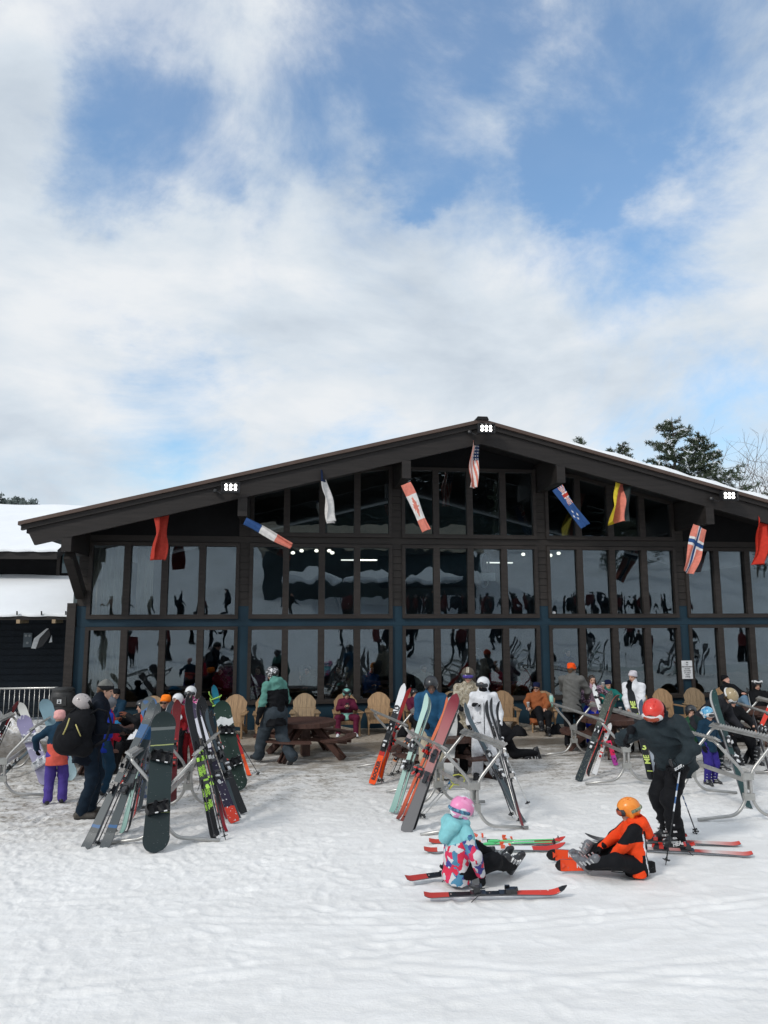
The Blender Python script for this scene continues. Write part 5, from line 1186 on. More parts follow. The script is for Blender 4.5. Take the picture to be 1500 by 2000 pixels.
# 1 man in the grey beanie
m1 = person('man in grey beanie and long navy coat carrying a black backpack', (*gnd(168, 1596)[:2], gz(10.7)), D2R(-78), 1.80, PW(hip=(0, 0, .93), chest=(0, .10, 1.45), hl=(-.16, .33, 1.08), hr=(.14, .36, 1.10), fl=(-.10, .05, .09), fr=(.12, -.06, .09), look=(.1, 1, -.25), headup=(0, .35, 1)),
    O=PW(jacket=NV, pants=JN, hem=-.16, jk_r=1.08, pant_r=.95, bulk=1.03, hat='beanie', hatm=GREYB, bootm=SHOE, neckm=None, gloves=BLKC, collar=1, hairm=HAIRB, hair_len=.0), h=.014, seed=1)
# 2 child in the pink hat
m2 = person('child in pink knit hat, navy and coral jacket and purple snow pants, seen from behind', (*gnd(106, 1570)[:2], gz(11.6)), D2R(8), 1.30, PW(chest=(0, .02, 1.44), hl=(-.40, .16, 1.02), hr=(.20, .16, 1.0), fl=(-.13, 0, .09), fr=(.13, .05, .09), el=(-1, -.4, -.2)),
    O=PW(kid=1.18, jacket=[NAVYK, CORAL], jacket_fn=lambda c, J: (((c-J['hip'])@J['sp'] < .21) & (np.abs((c-J['hip'])@J['ss']) < .27)).astype(int), pants=PURP, hat='beanie', hatm=PINKH, gloves=BLKC, bulk=1.12, cuff=.09, hem=-.10, fold=1.3), h=.013, seed=2)
# 3 child half hidden beside the man
def bluered(c, J): return ((c-J['hip'])@J['fw'] > .04).astype(int)*1
person('child in blue and red jacket half hidden behind the man in grey beanie', (*gnd(200, 1552)[:2], gz(12)), D2R(-60), 1.42, PW(hl=(-.2, .3, 1.0), hr=(.2, .2, 1.0)), O=PW(kid=1.1, jacket=[cloth('royal_blue', (.012, .035, .30)), cloth('crimson', (.40, .01, .03))], jacket_fn=bluered, pants=NAVYK, hat='helmet', hatm=HG, gloves=BLKC, bulk=1.08), h=.016, seed=3)
# seated helper
def sitp(px, py, rz, H, lb, O, P=None, h=.018, seed=0, back=.05, z=None):
    hz_ = (1.13 if z is None else z)*H/1.75; p = onz(px, py, hz_); P0 = PW(hip=(0, 0, .44), chest=(0, -back, .97), fl=(-.16, .52, .09), fr=(.16, .50, .09), hl=(-.16, .33, .60), hr=(.16, .33, .60), el=(-1, -.3, -.5), er=(1, -.3, -.5), kl=(-.2, .2, 1), kr=(.2, .2, 1), look=(0, 1, -.15)); P0.update(P or {}); O.setdefault('hem', .02)
    return person(lb, (p[0], p[1], 0), D2R(rz), H, P0, O, h, None, seed)
def seat_at(px, Y, rz, H, lb, O, P=None, h=.018, seed=0, back=.14):
    P0 = PW(hip=(0, .02, .40), chest=(0, -back, .92), fl=(-.17, .60, .09), fr=(.17, .58, .09), hl=(-.16, .33, .60), hr=(.16, .33, .60), el=(-1, -.3, -.5), er=(1, -.3, -.5), kl=(-.2, .2, 1), kr=(.2, .2, 1), look=(0, 1, -.15)); P0.update(P or {}); O.setdefault('hem', .02)
    return person(lb, (at(px, 1390, Y)[0], Y, 0), D2R(rz), H, P0, O, h, None, seed)
sitp(322, 1372, 165, 1.78, 'seated man in neon orange beanie and sunglasses behind the leaning boards', PW(jacket=BLKC, pants=BLKC, hat='beanie', hatm=NEON, shades=1, bulk=1.05, gloves=BLKC), seed=4)
sitp(276, 1376, 120, 1.70, 'person in black with brown gloves sitting on the left table bench', PW(jacket=BLKC, pants=BLKC, hat='helmet', hatm=HB, gloves=cloth('brown_glove', (.14, .05, .03)), bulk=1.05), PW(hl=(-.14, .30, 1.02), hr=(.15, .34, .92)), seed=5, z=1.18)
PK = camo('pink_camo', [(.04, .03, .04), (.45, .05, .20), (.60, .10, .30), (.75, .55, .60)], 14)
person('child in white helmet and hot pink patterned jacket behind the ski stack', stand(374, 1344, 1.42), D2R(170), 1.42, PW(hl=(-.15, .3, 1.1), hr=(.15, .3, 1.15)), O=PW(kid=1.15, jacket=PK, pants=cloth('red_pants', (.20, .01, .015)), hat='helmet', hatm=HW, goggles=(HB, HB, False), gloves=WHC, bulk=1.08), h=.016, seed=6)
person('child in white helmet standing lower beside the pink jacket', stand(350, 1358, 1.30), D2R(150), 1.30, PW(), O=PW(kid=1.15, jacket=cloth('red_jacket', (.22, .010, .015)), pants=BLKC, hat='helmet', hatm=HW, gloves=BLKC, bulk=1.08), h=.016, seed=7)
# 7 walker in teal
def yoke(c, J):
    u = (c-J['hip'])@J['sp']; return ((u < .40) & (np.abs((c-J['hip'])@J['ss']) < .235) | (u < .12)).astype(int)
HCAM = camo('helmet_swirl', [(.012, .012, .014), (.015, .015, .017), (.6, .6, .62), (.02, .02, .02)], 16, .3, 2.5)
m7 = person('walker in teal and black jacket, black swirl helmet and slate snow pants', (*gnd(537, 1493)[:2], 0), D2R(42), 1.82, PW(hip=(0, 0, .92), chest=(0, .05, 1.44), hl=(-.30, .12, .86), hr=(.24, .10, .90), fl=(-.10, .36, .09), fr=(.10, -.34, .17), tr=(.1, .72, -.70), tl=(-.1, 1, .05), kr=(0, 1, .2), look=(-.2, 1, -.35), headup=(0, .35, 1)),
    O=PW(jacket=[TEAL, BLKC], jacket_fn=yoke, pants=SLATE, pant_r=1.18, cuff=.105, bulk=1.14, hat='helmet', hatm=HCAM, gloves=BLKC, hem=-.14, hood=1, fold=1.4, sw=.19), h=.014, seed=8)
# 8 child with phone on a chair
ph_ = None
def maro_fn(c, J): return (((c-J['hip'])@J['sp'] < .12) & (np.abs((c-J['hip'])@J['ss']) < .20)).astype(int)
m8 = seat_at(677, 18.0, 178, 1.42, 'child in maroon ski clothes and mint helmet looking at a phone on a chair', PW(kid=1.14, jacket=[MARO, MINT], jacket_fn=maro_fn, pants=MARO, hat='helmet', hatm=[gloss('helmet_mint', (.22, .52, .46)), HB], goggles=(HB, HB, True), bootm=[WHC, SOLE], bulk=1.1, fold=1.1), PW(hip=(0, .02, .50), chest=(0, -.05, .99), fl=(-.24, .50, .12), fr=(.26, .50, .12), hl=(-.05, .30, .82), hr=(.05, .30, .82), look=(0, 1, -.7), dl=(.5, .8, .1), dr=(-.5, .8, .1), pl=(.3, 0, 1), pr=(-.3, 0, 1), curl=.9, headup=(0, .3, 1)), seed=9, h=.015)
pb = MB(); pb.box((0, 0, 0), (.075, .010, .145), 0); tag(pb.build('phone', BLKP, None, False, m8['W']((0, .385, .86))), 'black phone held by the child in maroon', 'phone')
# 9 man in blue
person('man in blue jacket and matt black helmet looking down at upright skis', stand(841, 1315, 1.78), D2R(172), 1.78, PW(chest=(0, .09, 1.43), hl=(-.12, .34, 1.03), hr=(.12, .32, 1.05), look=(0, 1, -.75), headup=(0, .45, 1)), O=PW(skin='d', jacket=BLUEJ, pants=BEIGE, hat='helmet', hatm=HB, gloves=BLKC, bulk=1.02, sw=.185, fold=1.2, hem=.0), h=.015, seed=10)
# 10 striped helmet
TAN = camo('tan_camo', [(.30, .26, .19), (.36, .31, .23), (.20, .17, .12), (.44, .40, .32)], 16)
STRI = rampmat('striped_helmet', 0, [(0, (.10, .08, .06)), (.42, (.60, .56, .46)), (.47, (.10, .08, .06)), (.53, (.60, .56, .46)), (.58, (.10, .08, .06))], .4, 0, 20, True, -.12, .12)
person('person in striped helmet, purple goggles and tan patterned jacket behind the white suit', stand(914, 1306, 1.80), D2R(165), 1.80, PW(hl=(-.15, .34, 1.20), hr=(.15, .34, 1.15), fl=(-.16, 0, .09), fr=(.10, 0, .09)), O=PW(jacket=TAN, pants=BLKC, hat='helmet', hatm=STRI, goggles=(HB, LENSP, False), gloves=BLKC, bulk=1.06, neckm=BLKC), h=.016, seed=11)
# 11 white suit
m11 = person('person in all-white ski suit and white helmet standing behind the centre rack', (*gnd(948, 1520)[:2], gz(12.6)), D2R(166), 1.66, PW(hip=(0, 0, .93), chest=(0, .0, 1.46), hl=(-.27, .10, .94), hr=(.27, .12, .93), el=(-.5, -1, 0), er=(.5, -1, 0), fl=(-.17, 0, .09), fr=(.14, .05, .09), look=(.35, 1, -.2)),
    O=PW(jacket=WHC, pants=WHC, hat='helmet', hatm=HW, goggles=(HB, HB, False), gloves=BLKC, neckm=BLKC, facemask=1, bulk=1.14, pant_r=1.12, cuff=.10, jk_r=1.06, hem=-.18, boots='ski', hood=1, fold=1.2), h=.014, seed=12)
zp = MB(); J = m11; s_ = J['s']
q0 = np.array(J['hip'])+np.array([0, 0, -.22]); 
zp.tube([np.array((0, .178, .78))*s_, np.array((0, .172, 1.0))*s_, np.array((0, .168, 1.2))*s_, np.array((0, .145, 1.42))*s_], .006, 5)
for sx in (-1, 1): zp.tube([np.array((sx*.075, .168, 1.12))*s_, np.array((sx*.06, .165, 1.30))*s_], .005, 5); zp.tube([np.array((sx*.06, .178, .99))*s_, np.array((sx*.17, .150, .96))*s_], .006, 5)
zp.build('zip', BLKC, J['o'])
# 12 kneeling
person('person in black kneeling behind the white suit with one leg stretched out', (*gnd(985, 1484)[:2], 0), D2R(82), 1.75, PW(hip=(0, 0, .50), chest=(0, .34, .88), hl=(-.2, .55, .45), hr=(.2, .5, .5), fl=(-.1, .22, .09), fr=(.13, -.62, .10), kl=(0, .5, 1), kr=(.0, .3, -1), tr=(0, -.3, -1), look=(0, .6, -.8), headup=(0, 1, .3)), O=PW(jacket=BLKC, pants=BLKC, hat='helmet', hatm=HB, gloves=BLKC, bulk=1.1, boots='ski'), h=.017, seed=13)
# 13 rust coat
m13 = seat_at(1050, 17.75, 165, 1.68, 'woman in rust coat, navy hat and sunglasses sitting with a drink', PW(jacket=RUST, pants=BLKC, hat='beanie', hatm=cloth('navy_knit', (.010, .014, .045), .9, .5), shades=1, bulk=1.14, hood=1, fold=1.5, hem=-.10), PW(hl=(-.16, .30, .62), hr=(.24, .34, .66), fl=(-.20, .52, .09), fr=(-.05, .60, .22), kr=(.0, .1, 1), look=(.25, 1, -.1), curl=.8), seed=14, h=.015)
cup(m13['W']((.25, .42, .66)), 'clear plastic cup in the hand of the woman in rust')
# 14 grey jacket man
m14 = person('man in grey jacket and orange-red beanie turned to the woman beside him', (*gnd(1120, 1461)[:2], 0), D2R(-38), 1.76, PW(hip=(0, 0, .93), chest=(0, .06, 1.45), hl=(-.14, .44, 1.30), hr=(.22, .36, 1.02), dl=(0, .5, .9), fl=(-.10, 0, .09), fr=(.16, .08, .09), er=(.9, -.6, -.2), look=(.25, 1, -.2), curl=.35),
    O=PW(jacket=GREYJ, pants=BLKC, hat='beanie', hatm=ORKN, bulk=1.14, sw=.20, hem=-.10, cuff=.085, bootm=BOOTB, hairm=HAIRB, hair_len=0, fold=1.2), h=.014, seed=15)
FLOR = camo('floral_vest', [(.07, .04, .07), (.10, .06, .10), (.45, .30, .38), (.16, .10, .16)], 18)
def vest(c, J): return (np.abs((c-J['hip'])@J['ss']) < .07).astype(int)
m15 = person('dark-haired woman in lilac fleece and patterned vest holding up a cup', stand(1155, 1316, 1.50), D2R(172), 1.60, PW(hl=(-.22, .14, 1.26), dl=(0, .3, 1), hr=(.12, .30, 1.02), hip=(0, 0, .80), chest=(0, .02, 1.34), er=(.7, -.8, -.4), el=(-.9, -.4, -.6), curl=.9, look=(0, 1, -.1)), O=PW(jacket=[FLOR, FLEECE], jacket_fn=vest, pants=cloth('royal_pants', (.012, .03, .42)), pant_r=1.15, hairm=HAIRD, hair_len=.12, bulk=1.05), h=.014, seed=16)
cup(m15['W']((-.22, .17, 1.33)), 'white paper cup raised by the woman in lilac fleece')
m16 = sitp(1188, 1340, 165, 1.62, 'child in teal jacket and dark navy knit hat seated at the right table', PW(jacket=cloth('sea_green', (.015, .16, .14)), pants=BLKC, hat='beanie', hatm=MATS['navy_knit'], bulk=1.12), PW(hl=(-.20, .30, .80), hr=(.28, .28, .82), look=(-.2, 1, -.35)), seed=17, z=1.10)
m17 = person('woman in white jacket and white headband standing behind the right table', stand(1236, 1311, 1.62), D2R(150), 1.62, PW(hl=(-.10, .30, .98), hr=(.12, .28, .94), look=(.55, 1, .05), el=(-1, -.5, 0), er=(1, -.5, 0)), O=PW(jacket=WHC, pants=BLKC, hat='beanie', hatm=cloth('headband', (.55, .52, .56), .9), hairm=HAIRD, hair_len=.02, bulk=1.08, fold=1.1), h=.014, seed=18)
cup(onz(1175, 1388, .76), 'white cup on the right table near the child in teal'); cup(onz(1212, 1392, .76), 'white cup on the right table before the woman in white')
# 18 red helmet skier
m18p = (*gnd(1318, 1650)[:2], gz(8.3))
m18 = person('skier in red helmet and charcoal jacket leaning over, gripping ski poles', m18p, D2R(100), 1.79, PW(hip=(-.02, -.04, .92), chest=(-.12, .22, 1.33), side=(.62, .78, 0), hl=(-.30, .14, .90), hr=(.03, .50, 1.20), el=(-.9, -.8, .2), er=(.9, .3, -.5), fl=(-.12, .06, .10), fr=(.12, -.02, .10), tl=(-.10, 1, 0), tr=(.0, 1, 0), look=(-.50, .75, -.85), headup=(-.45, .65, 1), dl=(.1, .5, -.55), pl=(-.4, 1, -.2), dr=(.1, .5, -.8), pr=(-.6, -.6, 0), curl=1.1, gripl=True),
    O=PW(jacket=DKJ, pants=BLKC, hat='helmet', hatm=HRD, goggles=(GFW, LENSO, False), strapm=BLKC, gloves=BLKC, boots='ski', bulk=1.20, sw=.20, jk_r=1.05, pant_r=.98, cuff=.085, hem=-.06, hood=1, neckm=BLKC, facemask=1, fold=1.7), h=.0105, seed=19)
# 19-22 group at the right edge
GOLD = [gloss('helmet_gold', (.36, .28, .16), .35), gloss('helmet_bronze', (.07, .045, .025), .3)]
m19 = person('bending person in gold helmet and dark padded jacket beside a child', (*gnd(1396, 1506)[:2], 0), D2R(-150), 1.76, PW(hip=(0, -.15, .90), chest=(0, .22, 1.26), hl=(-.25, .40, .80), hr=(.2, .45, .80), look=(0, .8, -.8), headup=(0, 1, .6), fl=(-.15, 0, .09), fr=(.15, 0, .09)), O=PW(jacket=cloth('dark_grey_jacket', (.022, .023, .028)), pants=cloth('dark_green_pants', (.010, .022, .024)), hat='helmet', hatm=GOLD, goggles=(GFW, HB, False), gloves=BLKC, boots='ski', bulk=1.15, fold=1.2), h=.014, seed=20)
BLUH = camo('blue_white_helmet', [(.05, .25, .50), (.12, .40, .62), (.70, .72, .74), (.30, .55, .70)], 12, .3, 1.5)
person('small child in blue and white helmet beside the bending person', stand(1379, 1386, 1.16), D2R(-165), 1.16, PW(hl=(-.22, .2, 1.0)), O=PW(kid=1.28, jacket=NAVYK, pants=cloth('indigo_pants', (.035, .025, .20)), hat='helmet', hatm=BLUH, goggles=(GFW, HB, False), neckm=cloth('lime_scarf', (.50, .68, .08)), gloves=BLKC, bulk=1.15, boots='ski'), h=.012, seed=21)
sitp(1421, 1368, 178, 1.78, 'person in grey helmet and black jacket sitting hunched, bare hand hanging', PW(jacket=BLKC, pants=BLKC, hat='helmet', hatm=[HG, HB], bulk=1.2, boots='ski'), PW(hip=(0, -.1, .44), chest=(0, .10, .95), hl=(-.25, .42, .62), hr=(.2, .4, .6), look=(0, 1, -.6), dl=(0, .4, -1)), seed=22, z=1.10, h=.016)
seat_at(1437, 17.9, 195, 1.72, 'man in black hat and jacket reclining in light jeans on a chair', PW(jacket=BLKC, pants=cloth('light_jeans', (.13, .22, .32)), hat='beanie', hatm=BLKC, skin='r', bulk=1.1), PW(hip=(0, .05, .55), chest=(0, -.22, 1.0), hl=(-.06, .22, .86), hr=(.06, .24, .86), fl=(-.2, .80, .40), fr=(.2, .70, .42), look=(-.2, 1, .35), headup=(0, -.3, 1), kl=(0, .2, 1), kr=(0, .2, 1)), seed=23)
seat_at(894, 17.9, 170, 1.70, 'seated person in black hat behind the striped helmet person', PW(jacket=BLKC, pants=BLKC, hat='beanie', hatm=BLKC, skin='r'), seed=24, h=.02)
seat_at(1486, 17.3, 170, 1.70, 'person in black helmet and jacket sitting at the far right edge', PW(jacket=BLKC, pants=BLKC, hat='helmet', hatm=HB, goggles=(GFW, HB, True), bulk=1.15), seed=31, h=.02)
seat_at(812, 17.9, 190, 1.50, 'child in dark red jacket sitting behind the man in the blue jacket', PW(jacket=MARO, pants=BLKC, hat='helmet', hatm=HB, bulk=1.1), seed=32, h=.02)
seat_at(222, 17.7, 175, 1.66, 'person in navy jacket sitting behind the left brown table', PW(jacket=NAVYK, pants=BLKC, hat='beanie', hatm=BLKC, bulk=1.1), seed=33, h=.02)
sitp(1350, 1392, 160, 1.5, 'child in green jacket and black helmet sitting behind the red-helmet skier', PW(jacket=cloth('moss_jacket', (.02, .07, .04)), pants=BLKC, hat='helmet', hatm=HB, bulk=1.1, kid=1.1), seed=34, h=.02)
# 23 girl on the snow
CAMO = camo('splash_print', [(.55, .56, .58), (.62, .015, .06), (.045, .045, .24), (.60, .60, .62), (.62, .02, .09), (.06, .22, .36)], 10, .7, .55)
AQUA = cloth('aqua_hood', (.22, .52, .56)); PKH = camo('pink_helmet', [(.80, .80, .82), (.80, .26, .48), (.82, .28, .50), (.85, .33, .55)], 11, .35, .3)
def aqua(c, J):
    u = (c-J['hip'])@J['sp']; a_ = np.abs((c-J['hip'])@J['ss']); return ((u > .30+.55*np.clip(a_-.05, 0, 1)) & (a_ < .30)).astype(int)
g_loc = gnd(893, 1727)
m23 = person('child in pink helmet and splash-print jacket with aqua hood sitting on the snow', (g_loc[0], g_loc[1], gz(g_loc[1])), D2R(-66), 1.34, PW(hip=(0, 0, .17), chest=(.02, .03, .70), side=(.98, -.2, 0), hl=(-.10, .30, .40), hr=(.27, .16, .17), dr=(0, .3, -1), er=(1, -.6, .3), el=(-.6, .2, -.4), fl=(-.08, .78, .13), fr=(.10, .80, .12), kl=(-.2, 0, .5), kr=(.3, 0, .3), tl=(.1, .45, .85), tr=(.25, .55, .75), look=(-.15, 1, -.35), headup=(.12, .16, 1), curl=.4),
    O=PW(kid=1.26, jacket=[CAMO, AQUA], jacket_fn=aqua, pants=BLKC, hat='helmet', hatm=PKH, goggles=(GFW, LENSP, False), strapm=camo('strap_blue', [(.04, .12, .22), (.05, .16, .28), (.12, .30, .42), (.03, .08, .15)], 30), gloves=BLKC, boots='ski', bulk=1.20, hoodm=AQUA, neckm=cloth('maroon_neck', (.28, .02, .04)), hem=-.03, fold=1.5, sw=.205), h=.0095, seed=25)
# 24 orange child
ORJ = cloth('orange_jacket', (.80, .065, .014)); ORH = camo('orange_helmet', [(.80, .24, .03), (.82, .26, .03), (.84, .28, .04), (.80, .22, .02)], 6, .3)
def orj(c, J):
    u = (c-J['hip'])@J['sp']; sx = (c-J['hip'])@J['ss']; fy = (c-J['hip'])@J['fw']
    m = np.zeros(len(c), int); m[(np.abs(sx) < .150) & (fy < .03) & (u < .46)] = 1; m[(u < .16) & (np.abs(sx) < .2)] = 1; m[(np.abs(sx) > .16) & (u > .33) & (np.abs(sx) < .32)] = 1; m[(np.abs(np.abs(sx)-.155) < .010) & (fy < .02) & (u < .42)] = 2; return m
o_loc = gnd(1243, 1708)
m24 = person('child in orange helmet and orange-black jacket sitting on the snow by skis', (o_loc[0], o_loc[1], gz(o_loc[1])), D2R(76), 1.24, PW(hip=(0, 0, .15), chest=(.0, .02, .68), side=(1, .0, 0), hl=(-.20, .42, .20), hr=(.16, .44, .30), dl=(0, .9, -.4), el=(-1, -.5, .1), er=(1, -.2, -.4), fl=(-.14, .68, .15), fr=(.14, .70, .16), kl=(-1, 0, .5), kr=(1, 0, .45), tl=(-.2, .7, .7), tr=(-.2, .7, .7), look=(-.05, 1, -.30), headup=(0, .22, 1), curl=.6),
    O=PW(kid=1.24, jacket=[ORJ, BLKC, WHC], jacket_fn=orj, pants=BLKC, hat='helmet', hatm=ORH, goggles=(HB, LENSO, False), strapm=camo('strap_olive', [(.22, .26, .16), (.14, .2, .14), (.3, .32, .2), (.1, .12, .08)], 30), gloves=BLKC, boots='ski', bootm=gloss('boot_silver', (.13, .135, .15), .35), bulk=1.22, hoodm=ORJ, neckm=BLKC, hem=-.03, fold=1.6, sw=.165), h=.0095, seed=26)
# people inside, behind the ground-floor glass
for i, (px, Y, rz, col, lb, st) in enumerate([(603, 19.9, 150, (.20, .21, .19), 'man in pale green shirt at a table inside, hand to his chin', 0), (668, 20.2, 120, (.10, .06, .05), 'person with fair hair inside near the white helmet', 0), (722, 20.0, 200, (.02, .09, .25), 'person in bright blue inside left of the second pillar', 0), (826, 20.0, 190, (.42, .38, .32), 'person in cream jacket inside behind the blue-jacket man', 0),
     (936, 20.3, 20, (.26, .20, .15), 'person in tan coat standing inside, back to the glass', 1), (972, 20.1, 170, (.35, .02, .04), 'person in red jacket inside next to the tan coat', 0), (1030, 19.9, 90, (.33, .012, .02), 'person in dark red jacket at a table inside', 0), (505, 20.0, 170, (.22, .05, .12), 'person in mauve jacket inside behind the teal walker', 0), (1108, 20.1, 200, (.012, .03, .12), 'person in navy inside behind the grey-jacket man', 1), (433, 20.1, 160, (.25, .02, .03), 'person in red inside the left lower window', 0)]):
    O_ = PW(jacket=cloth('inside_%d' % i, col), pants=BLKC, hairm=HAIRB if i % 2 else HAIRD, hair_len=.04, bulk=1.1); x = at(px, 1330, Y)[0]
    P_ = PW() if st else PW(hip=(0, 0, .55), chest=(0, .05, 1.08), fl=(-.16, .45, .1), fr=(.16, .45, .1), hl=(-.14, .32, .82), hr=(.08, .30, 1.12 if i == 0 else .84), kl=(0, .3, 1), kr=(0, .3, 1))
    person(lb, (x, Y, .14), D2R(rz), 1.75, P_, O_, .024, 'people inside the lodge', 40+i)
IT = mat('inside_table', (.20, .12, .07), .4)
for i, (px, Y) in enumerate([(380, 20.3), (600, 20.0), (740, 20.6), (880, 20.4), (1040, 20.2), (1190, 20.5)]):
    x = at(px, 1330, Y)[0]; t = thing('dining_table', 'wooden table inside the lodge behind the '+['second', 'fourth', 'sixth', 'seventh', 'ninth', 'eleventh'][i]+' stretch of lower glass', 'table', (x, Y-.1 if False else Y, .12)); m = MB(); m.box((0, .1, .73), (1.2, .7, .04)); m.build('tabletop', IT, t)
    for sx in (-1, 1): m = MB(); m.box((sx*.5, .1, .35), (.06, .5, .71)); m.build('leg', BLK, t)
# skiers waiting on the slope, seen only in the window glass
base = []
for k in range(3):
    r = person('dark-clothed skier standing in the queue on the slope, mirrored in the glass', (0, -15, 0), 0, 1.75, PW(hl=(-.3, .2, .9), hr=(.3, .2, .95)), PW(jacket=[BLKC, NV, cloth('slope_red', (.10, .02, .02))][k], pants=BLKC, hat='helmet', hatm=HB, gloves=BLKC, bulk=1.15), .034, 'skiers on the slope mirrored in the glass', 60+k)['o']; base.append(r)
q = np.random.default_rng(9)
for i in range(64):
    o = base[i] if i < 3 else copy_tree(base[i % 3]); x = 7.5+.42*i+q.uniform(-.15, .15) if i < 54 else q.uniform(-14, 6); y = -12.5-q.uniform(0, 1.6)-(1.5 if i % 2 else 0); o.location = (x, y, float(hillz(y))); o.rotation_euler = (0, 0, q.uniform(0, 6.28))

for i in range(32):                               # unseen bystanders added to darken the reflections in the lower glass
    o = copy_tree(base[(i*2+1) % 3]); x = [-11, -9.8, -7.5, -4.2, -3.4, 3.2, 6.6, 8.5, 9.2, 11.5, 13.4, 14.0, 16.6, 18.2, 18.9, 21.5, 22.1, 24.0, -13, -8.6, -6.1, -5.5, -2.6, 4.6, 5.3, 7.6, 10.4, 12.4, 15.4, 19.9, 20.5, 23][i]; y = [-2.0, -3, .5, -4, -4.4, -5, -2, -.5, -1.2, -3, 0, -.5, -2.2, 1, .4, -1.5, -1, .8, .5, 1.2, -1.5, -6, -6.5, -1.6, -2, -6, -5, -5.5, -6, -4, -4.6, -5][i]
    o.location = (x, y, float(hillz(y))); o.rotation_euler = (0, 0, q.uniform(0, 6.28)); tag(o, 'dark-clothed bystander added behind the photographer to darken the lower window reflections', 'person', 'bystanders added to darken the lower windows')
# ================================================================ printed top sheets
SLT = (.045, .060, .068); GRY = (.30, .31, .32)
TS = {}
TS['slate'] = rampmat('sheet_slate', 1, [(0, (.085, .095, .10)), (.10, (.04, .05, .055)), (.13, (.02, .10, .25)), (.15, SLT), (.74, (.02, .09, .22)), (.84, SLT)], .3, .02, 14, True, 0, 1.8, ((.45, .46, .48), .70, 60))
TS['red_black'] = rampmat('sheet_red_black', 1, [(0, R0), (.28, K0), (.72, R0)], .25, .05, 8, True, 0, 1.6)
TS['mint'] = rampmat('sheet_mint', 1, [(0, (.22, .38, .34)), (.5, (.40, .56, .50)), (.8, (.42, .60, .54))], .3, .1, 6, False, 0, 1.65)
TS['black'] = rampmat('sheet_black', 1, [(0, K0), (.5, (.02, .022, .026)), (.8, K0)], .25, .1, 8, False, 0, 1.7, ((.5, .5, .52), .72, 60))
TS['burg'] = rampmat('sheet_burgundy', 1, [(0, (.10, .01, .012)), (.6, (.20, .012, .018)), (.9, (.12, .01, .012))], .2, .05, 8, False, 0, 1.7)
TS['lime'] = rampmat('sheet_lime', 1, [(0, K0), (.20, LM), (.26, K0), (.30, LM), (.60, K0)], .25, .08, 26, True, 0, 1.65, (K0, .55, 60))
TS['snowy'] = rampmat('sheet_snowy_purple', 1, [(0, (.55, .04, .02)), (.12, (.018, .014, .035)), (.62, (.62, .62, .68)), (.90, (.06, .05, .09))], .4, .10, 10, True, 0, 1.75, ((.70, .71, .73), .64, 30))
TS['teal'] = rampmat('sheet_teal', 1, [(0, K0), (.5, (.015, .08, .09)), (.8, (.015, .17, .26))], .25, .05, 8, False, 0, 1.6)
TS['race'] = rampmat('sheet_race', 1, [(0, (.85, .085, .010)), (.27, (.45, .02, .015)), (.31, K0), (.60, (.02, .02, .022)), (.70, W0)], .25, .012, 10, True, 0, 1.85, (K0, .635, 11))
TS['racered'] = rampmat('sheet_race_red', 1, [(0, (.85, .085, .010)), (.27, (.40, .015, .015)), (.7, (.50, .02, .02))], .25, .01, 8, True, 0, 1.85)
TS['peach'] = rampmat('sheet_peach', 1, [(0, (.55, .50, .46)), (.28, (.80, .30, .14)), (.72, (.05, .05, .06)), (.80, (.50, .42, .42))], .3, .05, 12, True, 0, 1.15, ((.1, .1, .1), .62, 25))
TS['orange'] = rampmat('sheet_orange', 1, [(0, (.14, .03, .025)), (.15, (.50, .09, .04)), (.8, (.62, .16, .07))], .3, .03, 9, False, 0, 1.7)
TS['pink'] = rampmat('sheet_pink', 1, [(0, (.16, .16, .165)), (.36, (.17, .165, .17)), (.365, (.36, .20, .20)), (.55, (.48, .22, .21)), (.80, (.36, .11, .12)), (.95, (.22, .03, .045))], .35, .01, 6, False, 0, 1.78)
TS['whiteb'] = rampmat('sheet_white_board', 1, [(0, (.66, .67, .66)), (.5, (.72, .73, .72)), (.8, (.68, .70, .70))], .35, .1, 4, False, 0, 1.5)
TS['darkslate'] = rampmat('sheet_dark_slate', 1, [(0, (.06, .08, .085)), (.5, (.05, .075, .09)), (.8, (.07, .10, .12))], .3, .1, 8, False, 0, 1.7)
TS['blackred'] = rampmat('sheet_black_red_tail', 1, [(0, (.35, .01, .02)), (.10, (.25, .02, .03)), (.22, K0)], .25, .03, 9, False, 0, 1.7)
TS['moss'] = rampmat('sheet_moss', 1, [(0, (.018, .028, .034)), (.42, (.02, .03, .035)), (.62, (.085, .10, .085)), (.95, (.05, .06, .05))], .4, .05, 18, False, 0, 1.75, ((.16, .18, .15), .60, 60))
TS['kidwhite'] = rampmat('sheet_kid_white', 1, [(0, W0), (.5, (.70, .68, .66)), (.8, W0)], .3, .05, 8, False, 0, 1.05, ((.3, .3, .32), .66, 24))
TS['zebra'] = rampmat('sheet_zebra', 1, [(0, (.50, .05, .35)), (.12, (.75, .02, .10)), (.30, K0), (.55, W0)], .3, .05, 10, True, 0, 1.55, (K0, .55, 12))
TS['glyph'] = rampmat('sheet_black_plain', 1, [(0, K0), (.5, K0), (.9, K0)], .25, 0, 8, False, 0, 1.7)
TS['green'] = rampmat('sheet_green', 1, [(0, (.010, .050, .050)), (.5, (.012, .045, .045)), (.8, (.014, .055, .052))], .3, .1, 5, False, 0, 1.85, ((.45, .47, .46), .70, 26))
TS['kidred'] = rampmat('sheet_kid_red', 1, [(0, (.45, .04, .03)), (.17, K0), (.62, (.62, .05, .03)), (.94, K0)], .25, .01, 9, True, 0, 1.30, ((.7, .5, .45), .66, 20))
